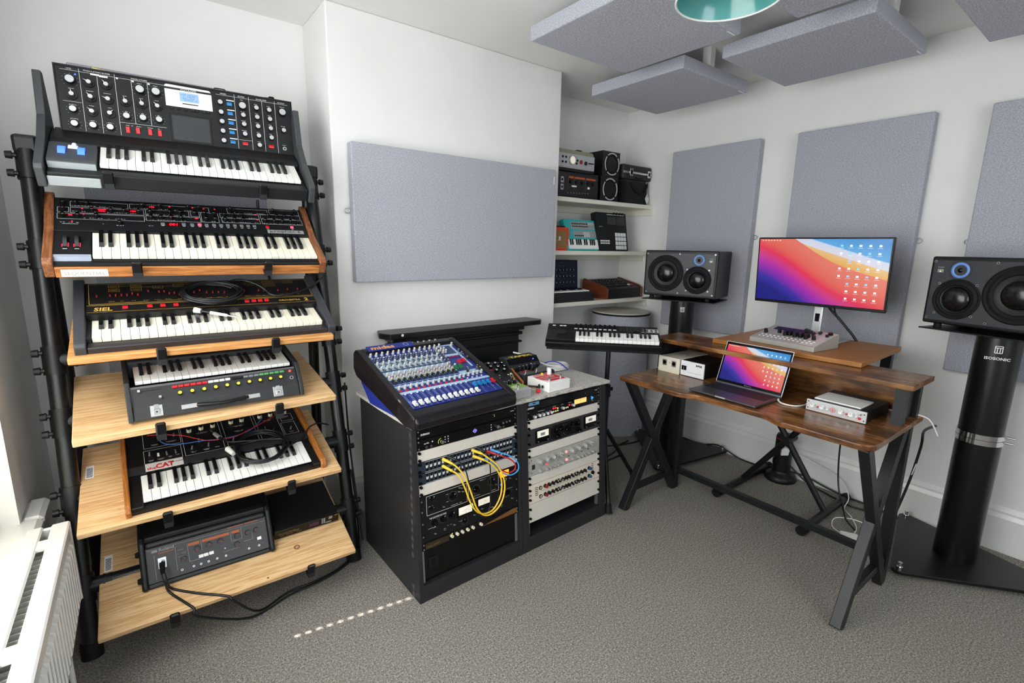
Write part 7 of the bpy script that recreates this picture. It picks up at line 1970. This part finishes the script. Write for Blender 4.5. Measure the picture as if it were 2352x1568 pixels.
rm_, bm_ = mat('red_patch_lead', '#c01f2c', 0.4), mat('blue_patch_lead', '#2b6fc0', 0.4)
cable('patch_lead', 'thin red patch lead across the teak cheeked synthesizer', [CM @ Vector(p) for p in ((0.033, 0.341, 0.012), (0.068, 0.325, 0.018), (0.098, 0.31, 0.02), (0.139, 0.288, 0.02), (0.183, 0.248, 0.02), (0.213, 0.228, 0.02), (0.262, 0.219, 0.02), (0.303, 0.221, 0.02), (0.346, 0.24, 0.022), (0.398, 0.269, 0.022), (0.455, 0.306, 0.02))], 0.0017, rm_)
cable('patch_lead', 'thin blue patch lead looping across the teak cheeked synthesizer', [CM @ Vector(p) for p in ((0.066, 0.30, 0.012), (0.071, 0.27, 0.022), (0.088, 0.25, 0.022), (0.136, 0.238, 0.02), (0.18, 0.238, 0.018), (0.213, 0.233, 0.018), (0.25, 0.226, 0.018), (0.31, 0.228, 0.018), (0.362, 0.247, 0.02), (0.399, 0.288, 0.022), (0.416, 0.321, 0.016))], 0.0017, bm_)
# plug and leads of the echo box
RM = S6.matrix_basis @ PFM
xp = thing('xlr_plug', 'black lead plug in the socket of the lower echo box', 'cable', RM @ T(0.0445, 0.071, 0.007))
b = MB().use(chrome); b.cyl((0, 0, 0), (0, -0.004, 0.022), 0.0095, 0.0085, 16); b.build('plug_shell', xp)
b = MB().use(rubber); b.cyl((0, -0.004, 0.022), (0, -0.03, 0.055), 0.0085, 0.006, 16); b.build('boot', xp)
e0 = RM @ Vector((0.0445, 0.04, 0.06))
BM6 = B6.matrix_basis
for k, (lab, mid) in enumerate((('black lead from the echo box plug, left of the pair', [(0.185, 0.085, 0.0045), (0.225, 0.022, 0.0045), (0.245, -0.008, 0.0), (0.255, -0.02, -0.03)]), ('black lead from the echo box plug, right of the pair', [(0.195, 0.095, 0.0045), (0.26, 0.045, 0.0045), (0.315, 0.010, 0.0045), (0.345, -0.008, 0.0), (0.36, -0.02, -0.02)]))):
    pts = [e0 + Vector((0.003 * k, 0, 0)), e0 + Vector((0.004 + 0.004 * k, -0.012, -0.03))] + [BM6 @ Vector(p) for p in mid]
    pts += [(0.20 + 0.03 * k, 1.80 + 0.02 * k, 0.012), (0.34, 1.85 + 0.02 * k, 0.007), (0.45, 1.862 + 0.012 * k, 0.007), (0.57, 1.90 + 0.01 * k, 0.007), (0.66, 1.96 + 0.02 * k, 0.03), (0.675, 2.02, 0.20), (0.67, 2.06, 0.36)]
    cable('lead', lab, pts, 0.0042, lead_k)
cable('lead', 'thin black lead hanging beside the left rack cabinet', [(0.655, 2.04, 0.77), (0.672, 2.08, 0.60), (0.688, 2.11, 0.44), (0.692, 2.08, 0.27), (0.69, 2.03, 0.12), (0.69, 2.0, 0.03)], 0.004, lead_k)
cable('lead', 'black lead hanging behind the second tier on the right', [(0.43, 2.36, 1.53), (0.435, 2.37, 1.40), (0.45, 2.34, 1.2), (0.47, 2.34, 1.1)], 0.006, lead_k)
# cables on top of the upright panel synthesizer
VPM = fr((-0.159, 2.326, 1.709), -2.6, 84)
p = thing('angled_jack_plug', 'gold coloured angled jack plug on the top left synthesizer edge', 'cable', VPM @ T(0.10, 0.224, -0.02))
brass = mat('pale_brass', '#c9b98c', 0.3, 0.7)
b = MB().use(brass); b.cyl((0, 0.0, 0), (0, 0.012, 0), 0.006, n=12); b.cyl((0, 0.009, 0), (0.034, 0.004, 0), 0.0055, 0.005, 12); b.build('plug_body', p)
b = MB().use(lead_k); b.tube([(0.034, 0.004, 0), (0.05, 0.002, -0.003), (0.066, -0.006, -0.01), (0.08, -0.02, -0.016)], [0.0042] * 10, 8, 3); b.build('lead', p)
p = thing('power_plug', 'black plug and lead over the top right synthesizer edge', 'cable', VPM @ T(0.655, 0.224, -0.02))
b = MB().use(rubber); b.box(0.0, 0.022, -0.012, 0.014, -0.012, 0.008, 0.004); b.build('plug_body', p)
b = MB().use(lead_k); b.tube([(0.004, 0.006, 0), (-0.02, 0.004, 0), (-0.045, 0.0, -0.004), (-0.065, -0.012, -0.012)], 0.004, 8, 3); b.build('lead', p)

# patchbay leads
yl = mat('yellow_patch_lead', '#f2c52e', 0.4)
def pq(x, y, z=0.0):
    return RKF @ Vector((x, y, z))
def patch(label, pts, m, plugA, plugB=None, r=0.0034):
    th = thing('jack_cable', label, 'cable', RKF @ T(plugA[0], plugA[1], 0))
    inv = th.matrix_basis.inverted() @ RKF
    b = MB(inv).use(m); b.tube(pts, r, 8, 4); b.build('lead', th)
    for q, nx in ((plugA, pts[0]), (plugB, pts[-1])):
        if q is None:
            continue
        b = MB(inv).use(m); b.cyl((q[0], q[1], -0.004), nx, 0.0066, 0.0046, 14); b.build('plug', th)
    return th
patch('upper yellow patch cord looping down between the two patchbays', [(0.148, 0.538, 0.034), (0.165, 0.518, 0.048), (0.19, 0.475, 0.056), (0.215, 0.40, 0.058), (0.238, 0.335, 0.056), (0.27, 0.296, 0.055), (0.31, 0.288, 0.055), (0.355, 0.315, 0.056), (0.378, 0.37, 0.056), (0.372, 0.43, 0.056), (0.345, 0.485, 0.052), (0.31, 0.52, 0.044), (0.288, 0.541, 0.034)], yl, (0.128, 0.551), (0.263, 0.553))
patch('lower yellow patch cord looping down between the two patchbays', [(0.146, 0.509, 0.034), (0.168, 0.488, 0.044), (0.192, 0.43, 0.047), (0.214, 0.365, 0.047), (0.245, 0.315, 0.046), (0.285, 0.293, 0.045), (0.33, 0.30, 0.045), (0.365, 0.35, 0.046), (0.37, 0.41, 0.046), (0.352, 0.455, 0.045), (0.325, 0.49, 0.042), (0.295, 0.514, 0.034)], yl, (0.126, 0.524), (0.267, 0.527))
patch('black patch cord hanging behind the yellow ones', [(0.165, 0.548, 0.03), (0.185, 0.53, 0.04), (0.205, 0.49, 0.04), (0.222, 0.41, 0.038), (0.24, 0.33, 0.036), (0.262, 0.29, 0.036), (0.292, 0.278, 0.036), (0.315, 0.31, 0.036), (0.322, 0.40, 0.036), (0.322, 0.48, 0.036), (0.312, 0.53, 0.034), (0.304, 0.545, 0.028)], lead_k, (0.15, 0.555), (0.29, 0.555), 0.0026)
patch('short red patch cord looping at the right of the patchbays', [(0.358, 0.521, 0.03), (0.385, 0.507, 0.042), (0.42, 0.486, 0.05), (0.442, 0.458, 0.05), (0.436, 0.436, 0.048), (0.405, 0.432, 0.045), (0.372, 0.455, 0.04), (0.352, 0.485, 0.034)], rm_, (0.337, 0.529), (0.335, 0.503), 0.0028)
patch('short blue patch cord looping at the right of the patchbays', [(0.377, 0.522, 0.03), (0.405, 0.510, 0.044), (0.438, 0.484, 0.055), (0.455, 0.452, 0.056), (0.446, 0.428, 0.054), (0.41, 0.422, 0.05), (0.372, 0.445, 0.044), (0.346, 0.482, 0.034)], mat('sky_blue_patch_lead', '#3fa0e6', 0.4), (0.356, 0.531), (0.328, 0.503), 0.0028)

# white coiled cable and tie on the right rack, short amber patch lead
wc = thing('coiled_cable', 'small coil of white cable with a blue tie on the right rack', 'cable', T(1.70, 1.86, ZT))
pts = []
for k in range(34):
    a = k * 0.62
    pts.append((0.085 * math.cos(a) * (1 + 0.06 * math.sin(k)), 0.05 * math.sin(a) * (1 + 0.08 * math.cos(k * 1.3)), 0.006 + k * 0.0007))
b = MB().use(lead_w); b.tube(pts, 0.0048, 8, 3); b.build('lead', wc)
b = MB().use(lead_w); b.tube([(-0.20, 0.10, 0.10), (-0.15, 0.06, 0.085), (-0.10, 0.02, 0.055), (-0.05, -0.02, 0.034), (0.0, -0.045, 0.03)], 0.0042, 8, 4); b.build('free_end', wc)
b = MB().use(mat('blue_tie', '#2a2fb8', 0.4)); b.tube([(-0.06, 0.035, 0.03), (-0.03, 0.0, 0.05), (0.0, -0.04, 0.045), (0.03, -0.075, 0.012)], 0.003, 8, 4); b.build('cable_tie', wc)
am = mat('amber_lead', '#a8792c', 0.4)
sc_ = thing('patch_lead', 'short amber patch lead with red ringed plug between the pedals', 'cable', T(1.31, 1.65, ZT))
b = MB().use(am); b.tube([(0.03, 0.10, 0.05), (0.0, 0.05, 0.05), (-0.005, 0.0, 0.036), (0.03, -0.035, 0.024), (0.05, -0.045, 0.022)], 0.004, 8, 4); b.build('lead', sc_)
b = MB().use(satin); b.cyl((0.02, -0.028, 0.027), (0.068, -0.052, 0.022), 0.0065, 0.006, 12); b.build('plug_body', sc_)
b = MB().use(red); b.cyl((0.040, -0.062, 0.012), (0.055, -0.068, 0.012), 0.009, 0.008, 12); b.build('red_plug', sc_)
b = MB().use(white); b.cyl((0.027, 0.108, 0.05), (0.03, 0.115, 0.052), 0.007, 0.006, 12); b.build('white_plug', sc_)

# desk cables
cable('charging_cable', 'white cable from the laptop to behind the slim preamp', [(2.085, 0.888, 0.745), (2.062, 0.862, 0.7425), (2.075, 0.82, 0.7405), (2.13, 0.80, 0.7405), (2.22, 0.815, 0.7405), (2.32, 0.80, 0.7405), (2.352, 0.72, 0.7405), (2.36, 0.62, 0.7405), (2.352, 0.54, 0.7405), (2.37, 0.478, 0.7405), (2.39, 0.45, 0.72), (2.43, 0.43, 0.66)], 0.0032, lead_w)
b = MB().use(white); b.cyl((2.085, 0.888, 0.745), (2.10, 0.895, 0.745), 0.0045, n=10); tag(b.build('cable_plug'), 'white plug in the right side of the laptop', 'cable')
cable('power_lead', 'black lead bowing down behind the right end of the desk', [(2.42, 0.44, 0.70), (2.55, 0.47, 0.66), (2.72, 0.53, 0.58), (2.79, 0.543, 0.49), (2.80, 0.562, 0.315), (2.79, 0.585, 0.16), (2.76, 0.60, 0.06), (2.72, 0.63, 0.012)], 0.0055, lead_k)
cable('charging_cable', 'thin grey cable beside the black lead at the desk end', [(2.79, 0.548, 0.40), (2.805, 0.575, 0.25), (2.80, 0.60, 0.10), (2.76, 0.63, 0.01), (2.70, 0.66, 0.006)], 0.0025, lead_w)
cable('monitor_cable', 'pair of black cables running from the monitor to the oak board', [(2.80, 1.03, 1.11), (2.83, 1.0, 1.06), (2.835, 0.965, 1.025), (2.84, 0.925, 0.98), (2.85, 0.885, 0.93), (2.86, 0.86, 0.87), (2.86, 0.85, 0.70)], 0.0062, lead_k)
cable('monitor_cable', 'short black cable joining the monitor cables under the screen', [(2.80, 0.98, 1.10), (2.825, 0.985, 1.06), (2.835, 0.965, 1.02)], 0.0045, lead_k)
cable('lead', 'black lead hanging straight from the desk to the floor', [(2.90, 0.91, 0.72), (2.94, 0.909, 0.45), (2.95, 0.905, 0.25), (2.93, 0.88, 0.10), (2.88, 0.83, 0.02), (2.78, 0.78, 0.008), (2.68, 0.71, 0.02)], 0.0045, lead_k)
cable('lead', 'black lead along the skirting from the power tower to the right', [(3.0, 1.18, 0.06), (3.03, 1.08, 0.05), (3.03, 0.98, 0.03), (3.04, 0.88, 0.012), (3.045, 0.76, 0.008), (3.02, 0.62, 0.008), (3.05, 0.40, 0.008)], 0.0055, lead_k)
cable('lead', 'second black lead sagging from the power tower along the skirting', [(2.99, 1.16, 0.10), (3.0, 1.06, 0.03), (2.99, 0.95, 0.010), (2.97, 0.88, 0.008), (2.95, 0.80, 0.008), (2.99, 0.72, 0.008)], 0.0055, lead_k)
cable('lead', 'black lead on the carpet from the left loudspeaker stand to power tower', [(3.05, 1.93, 0.008), (3.05, 1.78, 0.008), (3.0, 1.62, 0.065), (3.045, 1.50, 0.008), (3.04, 1.36, 0.01), (3.01, 1.26, 0.05)], 0.005, lead_k)
cable('lead', 'black lead on the carpet at the foot of the bass trap', [(2.40, 2.20, 0.006), (2.50, 2.13, 0.006), (2.60, 2.09, 0.006), (2.72, 2.07, 0.006), (2.80, 2.08, 0.006), (2.88, 2.06, 0.006), (2.95, 2.0, 0.006)], 0.005, lead_k)
cable('lead', 'black lead branching towards the rack beside the bass trap', [(2.20, 2.02, 0.006), (2.35, 2.02, 0.006), (2.46, 2.05, 0.006), (2.56, 2.10, 0.006), (2.66, 2.105, 0.012)], 0.005, lead_k)
cable('charging_cable', 'white cable looping from the power adapter on the carpet', [(2.60, 0.74, 0.015), (2.66, 0.80, 0.004), (2.76, 0.82, 0.004), (2.82, 0.75, 0.004), (2.80, 0.66, 0.004), (2.72, 0.58, 0.004), (2.62, 0.56, 0.004), (2.56, 0.60, 0.004), (2.55, 0.66, 0.012)], 0.0028, lead_w)
cable('charging_cable', 'white cable from the power tower plug down to the adapter', [(2.96, 1.15, 0.20), (3.02, 1.08, 0.16), (3.04, 0.98, 0.13), (3.03, 0.90, 0.10), (2.98, 0.84, 0.04), (2.90, 0.83, 0.006), (2.84, 0.78, 0.006), (2.74, 0.72, 0.006), (2.63, 0.70, 0.014)], 0.0028, lead_w)
GROUPS = {'acoustic_panel': 'felt acoustic panels on the walls', 'ceiling_acoustic_panel': 'felt acoustic panels under the ceiling', 'alcove_shelf': 'cream shelves in the right alcove',
          'pine_shelf_board': 'pine boards on the keyboard stand', 'rack_cabinet': 'charcoal rack cabinets', 'rack_blank': 'blank rack panels', 'patchbay': 'patchbays in the left rack',
          'power_conditioner': 'power conditioners in the racks', 'effects_pedal': 'effects pedals on the racks', 'cube_speaker': 'cube speakers on the top shelf', 'loudspeaker': 'loudspeakers beside the desk',
          'loudspeaker_stand': 'loudspeaker stands beside the desk', 'jack_cable': 'patch cables of the patchbays', 'patch_lead': 'thin patch leads', 'coiled_lead': 'coiled black leads on the synthesizers',
          'lead': 'black leads', 'charging_cable': 'white charging cables', 'tape_echo': 'black echo boxes', 'synthesizer': 'synthesizers on the keyboard stand', 'power_supply_box': 'boxes on the desk'}
for o in COL.objects:
    if o.parent is None and o.get('category') and o.name.split('.')[0] in GROUPS:
        o['group'] = GROUPS[o.name.split('.')[0]]
flush_text()
